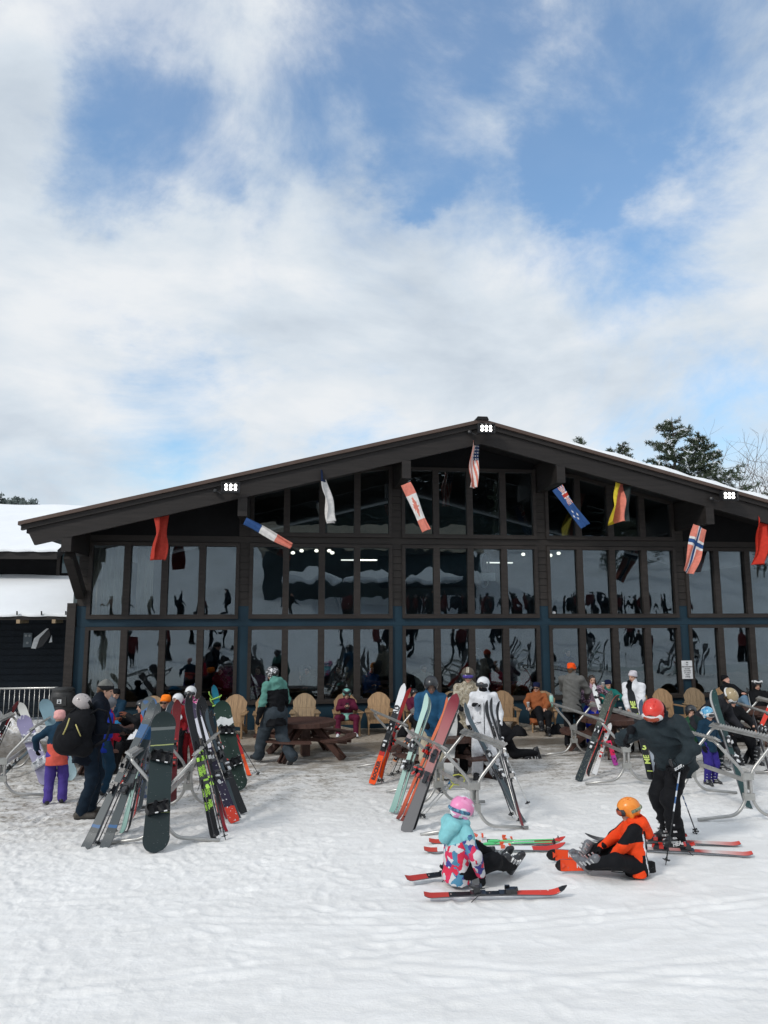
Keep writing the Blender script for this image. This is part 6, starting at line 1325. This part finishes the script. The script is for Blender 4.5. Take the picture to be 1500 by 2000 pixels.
TS['wgr'] = rampmat('sheet_white_red', 1, [(0, (.5, .06, .04)), (.10, W0), (.45, K0), (.55, W0), (.82, (.55, .04, .03))], .25, .02, 9, True, 0, 1.45)
TS['kidor'] = rampmat('sheet_kid_orange', 1, [(0, K0), (.30, K0), (.52, (.80, .075, .02)), (.80, (.02, .02, .02))], .25, .008, 9, True, 0, 1.15)
TS['manski'] = rampmat('sheet_man_ski', 1, [(0, (.62, .06, .04)), (.22, (.66, .62, .60)), (.30, (.45, .04, .03)), (.66, (.55, .53, .52)), (.90, (.03, .03, .03))], .3, .06, 7, False, 0, 1.78)
TS['pastel'] = rampmat('sheet_lilac', 1, [(0, (.26, .24, .36)), (.5, (.32, .30, .42)), (.8, (.24, .22, .36))], .3, .15, 5, False, 0, 1.4, ((.6, .6, .66), .60, 9))
TS['ice'] = rampmat('sheet_ice_blue', 1, [(0, (.30, .42, .46)), (.5, (.22, .34, .40)), (.8, (.20, .32, .38))], .35, .1, 5, False, 0, 1.45)
TS['cream'] = rampmat('sheet_cream', 1, [(0, (.40, .40, .38)), (.5, (.50, .50, .48)), (.8, (.56, .56, .53))], .35, .1, 5, False, 0, 1.5)
TS['bdark'] = rampmat('board_dark', 1, [(0, (.012, .022, .024)), (.262, (.30, .36, .12)), (.268, (.013, .026, .028)), (.745, (.32, .36, .14)), (.752, (.014, .028, .030)), (.86, (.11, .125, .125)), (.885, (.012, .022, .022))], .22, .006, 9, True, 0, 1.6)  # grey band near the tip is a sheen painted into the top sheet
TS['bgreen'] = rampmat('board_green', 1, [(0, (.008, .025, .018)), (.62, (.010, .030, .022)), (.72, (.6, .62, .62)), (.80, (.010, .032, .022))], .3, .14, 7, True, 0, 1.5, ((.50, .53, .53), .66, 26))
TS['bblue'] = rampmat('board_blue_swirl', 1, [(0, (.03, .05, .10)), (.5, (.03, .08, .30)), (.8, (.10, .20, .40))], .35, .2, 6, False, 0, 1.5, ((.16, .18, .18), .50, 7))
SIDE = (-.9, -.5, .2)
# ---- left edge rack
S1 = snowboard('lilac snowboard with white straps on the left-edge rack', (95, 1534), (43, 1400), 1.38, .24, TS['pastel'], (.2, -1, .4), m1=WHT, m2=WHC)
snowboard('pale ice-blue snowboard standing behind the child in the pink hat', (142, 1524), (84, 1362), 1.46, .235, TS['ice'], (-.1, -1, .3), binds=False)
ski('cream white wide ski beside the lilac snowboard', (96, 1506), (40, 1376), 1.55, .155, TS['cream'], (.3, -1, .3), BLKP, WHT)
ski('dark red slim ski at the left picture edge, tip up', (-32, 1500), (32, 1372), 1.62, .085, TS['burg'], (.7, -.6, .3), BLKP, WHT)
ski('black slim ski beside the dark red one at the left edge', (-42, 1512), (20, 1385), 1.60, .09, TS['black'], (.6, -.8, .3), BLKP, WHT)
ski('black ski lying low across the left-edge rack', (-10, 1530), (62, 1462), 1.50, .09, TS['darkslate'], (-.3, -.6, 1), BLKP, WHT)
pole('black ski pole at the left edge by the snow heap', (-8, 1470), (34, 1392), 1.15); pole('black ski pole hooked over the left-edge rack', (-20, 1500), (20, 1410), 1.15)
# ---- left centre rack
ski('long slate ski with blue mark near its tip, outermost left of the left stack', (166, 1660), (304, 1372), 1.82, .125, TS['slate'], (-.35, -1, .35), BLKP, BLKP)
ski('second slate ski of the pair, just right of the outermost', (203, 1660), (312, 1378), 1.82, .125, TS['slate'], (-.2, -1, .35), BLKP, BLKP)
ski('black ski with red tail between the slate pair and the dark snowboard', (228, 1612), (284, 1398), 1.65, .09, TS['red_black'], SIDE, BLKP, REDP); ski('pale mint ski with black edge next to the dark snowboard', (239, 1630), (296, 1398), 1.65, .10, TS['mint'], (-.6, -.8, .2), BLKP, WHT)
ski('slim black ski behind the pale mint one', (250, 1628), (302, 1404), 1.62, .085, TS['black'], SIDE, BLKP, REDP); ski('second black ski with red tail deep in the left stack', (262, 1600), (300, 1410), 1.55, .085, TS['red_black'], SIDE, BLKP, REDP)
pole('black ski pole slanting out left of the left stack', (181, 1582), (266, 1478), 1.12); pole('black ski pole with star basket before the slate skis', (187, 1656), (266, 1476), 1.18, strap=False); pole('red-shafted pole inside the left stack', (205, 1640), (282, 1450), 1.2, REDP)
B1 = snowboard('dark upright snowboard with two bindings and thin lime lines, front of the left stack', (303, 1669), (321, 1392), 1.60, .295, TS['bdark'], (.02, -1, .35))
snowboard('blue swirl snowboard poking up behind the slate skis', (283, 1560), (293, 1350), 1.48, .25, TS['bblue'], (.1, -1, .3), binds=False); ski('burgundy ski with glossy tip behind the dark snowboard', (335, 1570), (346, 1371), 1.68, .14, TS['burg'], (.2, -1, .3), BLKP, REDP)
ski('slate blue ski tip between the orange beanie man and burgundy ski', (300, 1565), (331, 1372), 1.6, .10, TS['darkslate'], (.8, -.8, .3), BLKP, WHT)
ski('black ski with lime print at the right of the left stack', (417, 1643), (360, 1356), 1.72, .085, TS['lime'], (.75, -.7, .2), BLKP, mat('lime_plastic', LM, .3)); ski('second black ski with lime print, paired behind the first', (424, 1635), (366, 1360), 1.72, .085, TS['lime'], (.85, -.5, .2), BLKP, MATS['lime_plastic'])
ski('snow-covered wide purple-black ski with red tail in the left stack', (459, 1608), (376, 1378), 1.76, .15, TS['snowy'], (.35, -1, .3), BLKP, BLKP); ski('dark purple ski whose black tail stands rightmost of the left stack', (476, 1590), (391, 1363), 1.80, .12, TS['black'], (.5, -1, .3), BLKP, WHT)
ski('black ski with snow star on its tip in the left stack', (448, 1600), (384, 1377), 1.66, .12, TS['blackred'], (.4, -1, .3), BLKP, BLKP); ski('blue-green ski tip strapped with lime ties', (452, 1520), (417, 1339), 1.60, .12, TS['teal'], (.1, -1, .3), BLKP, WHT)
pole('black ski pole with star basket, left of a near pair', (421, 1645), (375, 1440), 1.2); pole('black ski pole with star basket, right of a near pair', (441, 1643), (392, 1440), 1.2); pole('red ski pole inside the right half of the left stack', (428, 1600), (402, 1470), 1.0, REDP)
pole('lone black ski pole slanting right of the green snowboard', (507, 1516), (452, 1424), 1.1)
B2 = snowboard('dark green snowboard with white swirls and snow patch, right of the left stack', (469, 1546), (431, 1371), 1.50, .285, TS['bgreen'], (.12, -1, .3))
ski('short red child ski behind the green snowboard', (487, 1517), (462, 1440), .95, .08, TS['racered'], (.4, -1, .3), None)
ski('slim white-printed black ski at the outer left of the slate pair', (182, 1650), (292, 1392), 1.70, .085, TS['black'], (-.8, -.7, .3), BLKP, WHT); ski('slim red ski between the two slate skis', (214, 1640), (296, 1400), 1.62, .07, TS['burg'], SIDE, BLKP, BLKP)
ski('black ski with lime tail deep in the left half of the left stack', (248, 1606), (286, 1420), 1.5, .085, TS['lime'], SIDE, BLKP, WHT); ski('slim dark ski behind the green-black snowboard edge', (272, 1585), (306, 1412), 1.5, .085, TS['darkslate'], (-.5, -.9, .2), BLKP, BLKP)
ski('slim black ski crossing the lime-printed pair', (440, 1626), (380, 1368), 1.68, .075, TS['blackred'], (.9, -.5, .2), BLKP, WHT); ski('slim graphite ski right of the snow-covered one', (466, 1600), (398, 1390), 1.62, .080, TS['darkslate'], (.8, -.6, .2), BLKP, BLKP)
ski('slim black ski close behind the green snowboard', (456, 1560), (408, 1392), 1.55, .085, TS['black'], (.7, -.7, .2), BLKP, REDP)
pole('black ski pole along the lime-printed skis', (432, 1628), (384, 1432), 1.18); pole('grey ski pole among the slate skis', (222, 1632), (276, 1452), 1.18, MET); pole('black ski pole behind the dark snowboard', (256, 1590), (290, 1450), 1.1)
pole('black ski pole leaning on the golden chair right of the white suit', (1046, 1412), (1014, 1352), 1.0, group='poles by the chairs'); pole('white ski pole leaning on the golden chair right of the white suit', (1040, 1414), (1020, 1356), .98, MET, group='poles by the chairs')
# lime ski ties round the blue-green tip
a_, p_ = lean_pts((452, 1520), (417, 1339), 1.60)
LIMEC = cloth('lime_tie', (.35, .60, .12)); 
def tie(u, nm, lb):
    c = a_+(p_-a_)*u; m = MB(); m.tube([c+np.array((.075*math.cos(k*.785), -.03*math.sin(k*.785)-.01, .03*math.cos(k*.785))) for k in range(9)], .012, 5); m.tube([c+np.array((-.06, -.03, 0)), c+np.array((-.11, -.05, .07)), c+np.array((-.12, -.05, .12))], .010, 5); m.tube([c+np.array((.06, -.03, 0)), c+np.array((.10, -.05, .06))], .010, 5); tag(m.build(nm, LIMEC, None, True), lb, 'strap')
tie(.86, 'ski_tie', 'upper lime ski tie around the blue-green ski'); tie(.79, 'ski_tie', 'lower lime ski tie around the blue-green ski')
# ---- farther centre rack
SK = ski('white racing ski with black and orange ends leaning alone left of the centre', (726, 1533), (790, 1339), 1.86, .125, TS['race'], (-.30, -1, .25), BLKP, WHT)
ski('red partner ski behind the white racing ski', (741, 1520), (797, 1345), 1.82, .10, TS['racered'], (.7, -.8, .3), BLKP, REDP)
ski('short peach and black child ski under the farther central rack', (754, 1514), (806, 1428), 1.12, .10, TS['peach'], (-.2, -1, .35), BLKP, WHT)
pole('dark red ski pole by the white racing ski, left one', (738, 1530), (757, 1440), 1.1, mat('pole_red', (.16, .02, .035), .3)); pole('dark red ski pole by the white racing ski, right one', (745, 1530), (765, 1436), 1.1, MATS['pole_red'])
pole('short black child pole by the peach ski, left one', (764, 1517), (793, 1450), .85); pole('short black child pole by the peach ski, right one', (776, 1513), (798, 1448), .85)
M0 = np.array(SK.matrix_world)
# ---- centre rack
ski('mint ski with round tip left of the orange one at the centre rack', (766, 1588), (838, 1358), 1.72, .105, TS['mint'], (-.75, -.7, .3), BLKP, WHT)
ski('second mint ski turned edge-on in the centre stack', (776, 1590), (846, 1366), 1.70, .10, TS['mint'], (-.95, -.25, .2), BLKP, BLKP)
ski('slim orange ski seen edge-on left of the big pink ski', (778, 1602), (880, 1366), 1.72, .085, TS['orange'], (-.9, -.45, .3), BLKP, REDP); ski('second slim orange ski close behind the first', (787, 1606), (886, 1372), 1.72, .085, TS['orange'], (-.8, -.6, .3), BLKP, REDP)
ski('wide pink-red ski fading to grey tail, front of the centre stack', (792, 1627), (892, 1357), 1.78, .150, TS['pink'], (-.25, -1, .30), BLKP, BLKP)
ski('black partner ski behind the wide pink-red one', (800, 1622), (894, 1364), 1.76, .13, TS['black'], (-.4, -1, .3), BLKP, WHT)
snowboard('plain white snowboard behind the pink-red ski', (869, 1524), (886, 1362), 1.50, .27, TS['whiteb'], (.0, -1, .3), binds=False)
ski('dark slate ski leaning right before the white suit', (1022, 1608), (903, 1378), 1.78, .095, TS['darkslate'], (.5, -.8, .4), BLKP, WHT)
ski('black ski with dark red tail, rightmost at the centre rack', (1022, 1622), (952, 1366), 1.76, .10, TS['blackred'], (.8, -.55, .3), BLKP, WHT); ski('black partner ski just left of the red-tailed one', (1012, 1600), (944, 1372), 1.72, .10, TS['black'], (.7, -.7, .3), BLKP, BLKP)
ski('second dark slate ski crossing behind the centre rack', (1005, 1588), (908, 1388), 1.70, .095, TS['darkslate'], (.6, -.8, .3), BLKP, BLKP)
ski('slim black ski behind the white suit stack', (990, 1560), (968, 1372), 1.62, .09, TS['black'], (.8, -.6, .3), BLKP, WHT)
pole('silver ski pole farthest right of the centre rack', (1034, 1576), (968, 1432), 1.18, MET); pole('black ski pole tip beside the dark slate skis', (1001, 1598), (955, 1470), 1.05); pole('silver ski pole along the red-tailed ski', (1016, 1612), (962, 1420), 1.25, MET)
pole('black pole left of the mint skis', (790, 1606), (838, 1450), 1.12); pole('black pole with basket under the wide pink ski', (812, 1598), (850, 1460), 1.05); pole('turquoise thin pole behind the centre rack', (868, 1520), (838, 1420), 1.0, gloss('pole_turq', (.15, .50, .42)))
YG = gloss('yellow_strap', (.55, .55, .10), .5)
pole('child pole with yellow-green strap resting low, upper one', (822, 1600), (898, 1514), .86, MET, grip=BLK, strap=False); pole('child pole with yellow-green strap resting low, lower one', (815, 1598), (886, 1520), .84, MET, grip=gloss('grip_blue', (.03, .20, .42)), strap=False)
c = at(893, 1522, gnd(850, 1600)[1]+.35); m = MB(); m.tube([c+np.array((.09*math.cos(k*.7)*1.1, -.03, .07*math.sin(k*.7))) for k in range(10)], .009, 5); m.tube([c+np.array((-.05, -.03, -.05)), c+np.array((-.12, -.03, -.12))], .012, 5); tag(m.build('pole_strap', YG, None, True), 'yellow-green wrist strap looped over the centre rack bar', 'strap')
# ---- rack with crossed skis
ski('moss-speckled dark ski crossing over the rack beside the grey-jacket man', (1129, 1527), (1193, 1352), 1.76, .125, TS['moss'], (-.35, -1, .35), BLKP, WHT)
ski('dark partner ski with red side edge behind the moss-speckled one', (1146, 1515), (1203, 1357), 1.74, .11, TS['moss'], (.8, -.7, .3), BLKP, REDP, REDP)
ski('short white child ski with red bindings under the crossed skis', (1160, 1514), (1191, 1416), 1.06, .095, TS['kidwhite'], (-.3, -1, .3), WHT, REDP)
ski('white and black patterned ski with pink tail, held by the grey-jacket man', (1203, 1496), (1158, 1338), 1.56, .10, TS['zebra'], (-.1, -1, .3), BLKP, BLKP)
GS = ski('black ski with big lime letters held by the red-helmet skier', (1274, 1526), (1230, 1350), 1.76, .145, TS['glyph'], (-.12, -1, .3), None)
ski('pale blue-white partner ski behind the lime-lettered one', (1284, 1528), (1248, 1370), 1.72, .11, rampmat('sheet_ice', 1, [(0, (.05, .06, .07)), (.3, (.45, .50, .56)), (.7, (.06, .10, .16))], .3, .1, 10, False, 0, 1.7), (.4, -1, .3), BLKP, WHT)
LIMEI = mat('lime_ink', (.55, .68, .16), .4)
def sheet_text(parent, items, inkm, zt=.0145):
    for tx, y, sz, rot in items:
        M = frame((0, y, zt), (0, 1, 0), (-1, 0, 0)) if rot == 90 else (frame((0, y, zt), (0, -1, 0), (1, 0, 0)) if rot == -90 else frame((0, y, zt), (1, 0, 0), (0, 1, 0)))
        o = text_obj('lettering', tx, sz, M, inkm, parent, .0008, .004)
sheet_text(GS, [('N', .98, .16, 0), ('S', .80, .17, 0), ('3', .62, .18, 0), ('U', 1.22, .15, 180), ('ME', .38, .13, 90), ('ME', 1.46, .12, 90), ('I', .17, .12, 90)], LIMEI)
RED_I = mat('dark_print', (.05, .012, .010), .4)
sheet_text(SK, [('HEAD', 1.28, .135, 90)], mat('black_print', (.012, .012, .014), .4)); sheet_text(SK, [('ROCKER', .24, .085, 90)], RED_I)
# ---- right racks
ski('dark green ski with pale edge leaning on the nearest right rack', (1462, 1580), (1390, 1350), 1.88, .135, TS['green'], (.25, -1, .3), BLKP, WHT); ski('second dark green ski behind the first at the nearest right rack', (1458, 1572), (1384, 1352), 1.86, .13, TS['cream'], (.5, -1, .3), BLKP, WHT)
ski('grey ski with curved tip seen edge-on at the right rack', (1506, 1520), (1466, 1386), 1.62, .09, rampmat('sheet_steel', 1, [(0, GRY), (.5, (.4, .41, .42)), (.8, GRY)], .3), (.9, .3, .3), None)
ski('red-topped black ski leaning left at the right edge', (1452, 1492), (1508, 1372), 1.62, .10, rampmat('sheet_red_top', 1, [(0, K0), (.50, K0), (.62, (.70, .05, .03)), (.9, W0)], .3, .02, 8, True, 0, 1.6), (-.5, -1, .3), BLKP, WHT); ski('slim black ski beside the red-topped one at the right edge', (1466, 1494), (1516, 1380), 1.60, .09, TS['black'], SIDE, BLKP, WHT)
pole('thin grey ski pole before the reclining man', (1478, 1440), (1458, 1340), 1.1, MET); pole('silver pole at the right edge below the grey ski', (1498, 1512), (1484, 1420), 1.05, MET)
pole('white ski pole behind the small child in blue and white helmet', (1387, 1512), (1396, 1440), .85, gloss('pole_pinkish', (.5, .25, .3)))
# ---- skis lying on the snow
def flat(label, a, b, w, top, c1, c2, tilt=(0, 0, 1), group='skis lying on the snow', dz=.02, up=None, bind=True):
    A = gnd(*a)+np.array([0, 0, dz]); B = gnd(*b)+np.array([0, 0, dz if up is None else up]); return ski(label, None, None, np.linalg.norm(B-A), w, top, tilt, c1 if bind else None, c2, pts=(A, B), group=group)
flat('red and black child ski lying in front of the child in the pink helmet', (828, 1758), (1107, 1752), .085, TS['kidred'], BLKP, BLKP, (0, -.25, 1), dz=.035)
flat('red and black child ski half under the child in the pink helmet', (792, 1726), (1000, 1700), .085, TS['kidred'], BLKP, BLKP, (0, -.35, 1), dz=.04)
flat('white and red ski nearer the viewer behind the child in the pink helmet', (828, 1667), (1104, 1664), .09, TS['wgr'], WHT, gloss('orange_plastic', (.75, .10, .03)), (0, -.3, 1), dz=.035); flat('white and red ski farther away behind the child in the pink helmet', (838, 1650), (1104, 1652), .09, TS['wgr'], WHT, MATS['orange_plastic'], (0, -.3, 1), dz=.035)
GP = gloss('pole_green', (.10, .62, .22)); A, B = gnd(935, 1662), gnd(1092, 1655)
pole('bright green child pole lying across the white and red skis', None, None, .86, GP, pts=(B+np.array([0, 0, .06]), A+np.array([0, 0, .07])), group='poles lying on the snow', grip=GP, strap=False); A, B = gnd(940, 1656), gnd(1100, 1650); pole('second bright green child pole lying behind the first', None, None, .86, GP, pts=(B+np.array([0, 0, .06]), A+np.array([0, 0, .07])), group='poles lying on the snow', grip=GP, strap=False)
K1 = flat('orange and black child ski turned on edge, farther from the viewer', (1262, 1688), (1066, 1684), .115, TS['kidor'], BLKP, WHT, (0, -1, .22), dz=.075); K2 = flat('orange and black child ski turned on edge, nearer the viewer', (1280, 1708), (1083, 1704), .115, TS['kidor'], BLKP, WHT, (0, -1, .22), dz=.07)
for K_ in (K1, K2):
    L_ = (Matrix(K_.matrix_world).to_3x3() @ Vector((0, 1, 0))).length; n_ = max(v.co.y for v in K_.data.vertices); text_obj('lettering', 'ROS', .062, frame((0, n_*.72, .0155), (0, -1, 0), (1, 0, 0)), WHT, K_, .0008, .002); mm = MB(); mm.add([(-.030, n_*.93, .030), (.030, n_*.93, .030), (0, n_*.885, .022)], [(0, 1, 2)]); mm.build('emblem', mat('emblem_red', (.80, .08, .03), .4), K_)
flat('red and white long ski under the near boot of the red-helmet skier', (1470, 1674), (1145, 1658), .09, TS['manski'], BLKP, REDP, (0, -.2, 1), dz=.025); flat('red and white long ski under the far boot of the red-helmet skier', (1446, 1654), (1143, 1644), .09, TS['manski'], BLKP, REDP, (0, -.2, 1), dz=.025)
PB_ = rampmat('pole_blue_white', 1, [(0, K0), (.45, (.65, .68, .72)), (.52, (.05, .12, .28)), (.58, (.65, .68, .72)), (.64, (.05, .12, .28)), (.70, (.6, .62, .66)), (.80, K0)], .3, .03, 20, True, 0, 1.22)
hL = m18['W'](np.array(m18['wL'])+np.array((0, .03, -.03))); 
def pole_through(lb, tip_px, hand, over, L, **k):
    b = gnd(*tip_px); d = _n(hand-b); p = hand+d*over; return pole(lb, None, None, np.linalg.norm(p-b), pts=(b, p), group='poles held by the red-helmet skier', **k)
pole_through('blue and white patterned pole held by the red-helmet skier, near one', (1300, 1690), hL+np.array((.02, -.05, -.02)), .16, 1.2, col=PB_); pole_through('blue and white patterned pole held by the red-helmet skier, slanting right', (1360, 1628), hL+np.array((-.05, -.05, .0)), .20, 1.2, col=PB_)
# ---- backpack and helmet on the man in the grey beanie
bp_o = at(146, 1430, 10.45); R_ = np.array([[math.cos(.15), 0, -math.sin(.15)], [0, 1, 0], [math.sin(.15), 0, math.cos(.15)]])
bk = thing('backpack', 'bulky black backpack with yellow zip pulls on the man in the grey beanie', 'backpack', bp_o)
f_ = Field(); f_.ell((0, 0, 0), R_, (.21, .14, .23), .05); f_.bone((-.10, 0, -.16), (.12, 0, -.20), .11, .12, .05); f_.ell((.08, .02, .14), np.eye(3), (.17, .13, .17), .08); f_.ell((-.10, -.03, -.08), np.eye(3), (.16, .13, .18), .08); f_.ell((-.02, -.14, -.06), np.eye(3), (.15, .07, .13), .04)
skin('bag', f_, .012, BLKC, bk, .012, 7, 3)
m = MB(); YZ = mat('zip_yellow', (.50, .44, .16), .6)
m.tube([(-.03, -.17, .20), (-.05, -.195, .10), (-.09, -.20, .0)], .009, 6); m.tube([(.05, -.165, .12), (.09, -.18, .04), (.12, -.17, -.03)], .008, 6); m.build('zip_pull', YZ, bk, True)
m = MB(); m.tube([(.18, -.02, .22), (.30, -.08, .30), (.42, -.06, .26), (.46, -.02, .10), (.40, .0, -.10), (.2, .0, -.22)], .022, 8, 0, True, .5); m.build('strap', BLKC, bk, True)
hp_ = at(160, 1372, 10.5); t = thing('helmet', 'pale grey vented ski helmet strapped on top of the black backpack', 'helmet', hp_); f_ = Field(); Rh = np.array([[.8, 0, .6], [0, 1, 0], [-.6, 0, .8]]); f_.ell((0, 0, 0), Rh, (.125, .11, .115), 0); f_.ell(Rh@np.array((0, 0, -.07)), Rh, (.10, .088, .09), .01, True)
for sx in (-1, 1):
    for yy in (-.05, 0, .05): f_.ell(Rh@np.array((yy, sx*.045, .10)), Rh, (.022, .009, .02), .004, True)
    f_.ell(Rh@np.array((-.04, sx*.10, .03)), Rh, (.022, .02, .009), .004, True)
skin('shell', f_, .008, gloss('shell_grey', (.40, .36, .35), .4), t); m = MB(); m.tube([(-.05, -.09, -.07), (-.12, -.08, -.12), (-.10, 0, -.15)], .010, 6); m.tube([(.10, -.06, .02), (.13, -.02, -.04), (.12, .03, -.08)], .022, 8); m.build('chin_strap', BLKC, t, True)
# ---- things on tables and laps
def rumple(name, lb, cat, p, sz, m_, seed, n=22):
    V = []; q = np.random.default_rng(seed)
    for j in range(n):
        for i in range(n):
            a, b = i/(n-1)-.5, j/(n-1)-.5; r = math.hypot(a, b)*2; z = sz[2]*max(0, 1-r**2.5)*(.7+.8*(fbm(np.array(a*5+seed), np.array(b*5), 3)+.3)); V.append((a*sz[0]*(1+.15*math.sin(b*13+seed)), b*sz[1]*(1+.15*math.sin(a*11)), max(.003, float(z))))
    o = mesh_obj(name, V, [(j*n+i, j*n+i+1, (j+1)*n+i+1, (j+1)*n+i) for j in range(n-1) for i in range(n-1)], m_, None, None, True, p); md = o.modifiers.new('t', 'SOLIDIFY'); md.thickness = .006; tag(o, lb, cat)
rumple('towel', 'crumpled white cloth on the lap of the seated person in black', 'cloth', onz(265, 1442, .60), (.24, .22, .14), WHC, 3); rumple('jacket', 'bright blue garment lying on the left brown table', 'garment', onz(236, 1412, .70), (.34, .22, .10), cloth('blue_garment', (.02, .16, .33)), 5)
f_ = Field(); gp = onz(1228, 1345, 0); a0, p0 = lean_pts((1274, 1526), (1230, 1350), 1.76); 
Fh = Field(); hand_bones(Fh, np.array((0, 0, 0.)), (0, 0, 1), (0, -1, 0), (-1, 0, 0), .0125, .35, 1.1); Fh.bone((0, 0, -.07), (0, 0, .01), .045, .04, .01)
V, Q = Fh.mesh(.007); tag(mesh_obj('glove', V, Q, BLKC, None, None, True, p0+np.array((0, 0, .02))), 'empty black glove stuck on the tip of the lime-lettered ski', 'glove')
# ---- lettering on boots, glove
Wt = mat('white_print', (.72, .72, .72), .4)
aL = m18['W'](m18['aL']); 
def stick(label_parent, tx, sz, M, inkm):
    """lettering placed in world space, then kept as a part of its thing"""
    o = text_obj('lettering', tx, sz, M, inkm, None, .001, .003); bpy.context.view_layer.update(); o.parent = label_parent; o.matrix_parent_inverse = label_parent.matrix_world.inverted(); return o
stick(m18['o'], 'HEAD', .060, frame(aL+np.array((-.02, -.080, -.028)), (1, .12, .12), (-.1, 0, 1)), Wt)
wl_ = m18['W'](m18['wL']); stick(m18['o'], 'SCOTT', .040, frame(wl_+np.array((-.02, -.075, .0)), (1, .1, .45), (-.4, 0, 1)), Wt)

# unseen racks added right of the frame to darken the right-hand lower glass
_src = [o for o in bpy.data.objects if o.parent is None and o.get('group') in ('skis leaning on the racks', 'ski poles around the racks') and .9 < o.matrix_world.translation.x < 3.6 and o.matrix_world.translation.y < 11]
for k, (dx, dy) in enumerate([(11.8, -5.0), (15.2, -3.5), (8.6, -6.5)]):
    nm = ['to the right', 'farthest right', 'nearest the frame'][k]
    rack('ski rack outside the picture, '+nm+', mirrored in the glass', G(928, 1628)+np.array([dx, dy, .02]), G(857, 1575)+np.array([dx, dy, .02]))
    for o in _src[:22]:
        c = copy_tree(o); c.matrix_world = Matrix.Translation((dx, dy, .10)) @ o.matrix_world; pl_ = 'pole' in o.name
        tag(c, ('ski pole' if pl_ else 'ski')+' on the outer rack '+nm+', mirrored in the glass', None, ('poles' if pl_ else 'skis')+' on the racks outside the picture')

for px, py, Y, s_, lb in ((785, 1398, 17.6, (.34, .28, .30), 'black gear bag by the golden chair behind the racing ski'), (1012, 1408, 17.3, (.4, .3, .22), 'dark gear bag on the ground right of the white suit'), (1085, 1408, 17.5, (.38, .3, .22), 'black bag beside the rust coat woman'), (560, 1418, 17.4, (.34, .26, .2), 'dark bag on the ground behind the walker in teal'), (1470, 1398, 17.0, (.45, .35, .28), 'heap of black gear at the right edge'), (345, 1415, 17.2, (.4, .3, .25), 'dark bag on the deck behind the left stack')):
    rumple('bag', lb, 'bag', (at(px, py, Y)[0], Y, .01), s_, BLKC, int(px))
t_ = snowboard('white-scaled helmet-side board leaning at the far left behind the barrier', (22, 1470), (8, 1400), 1.2, .24, TS['cream'], (.1, -1, .3), binds=False) if False else None
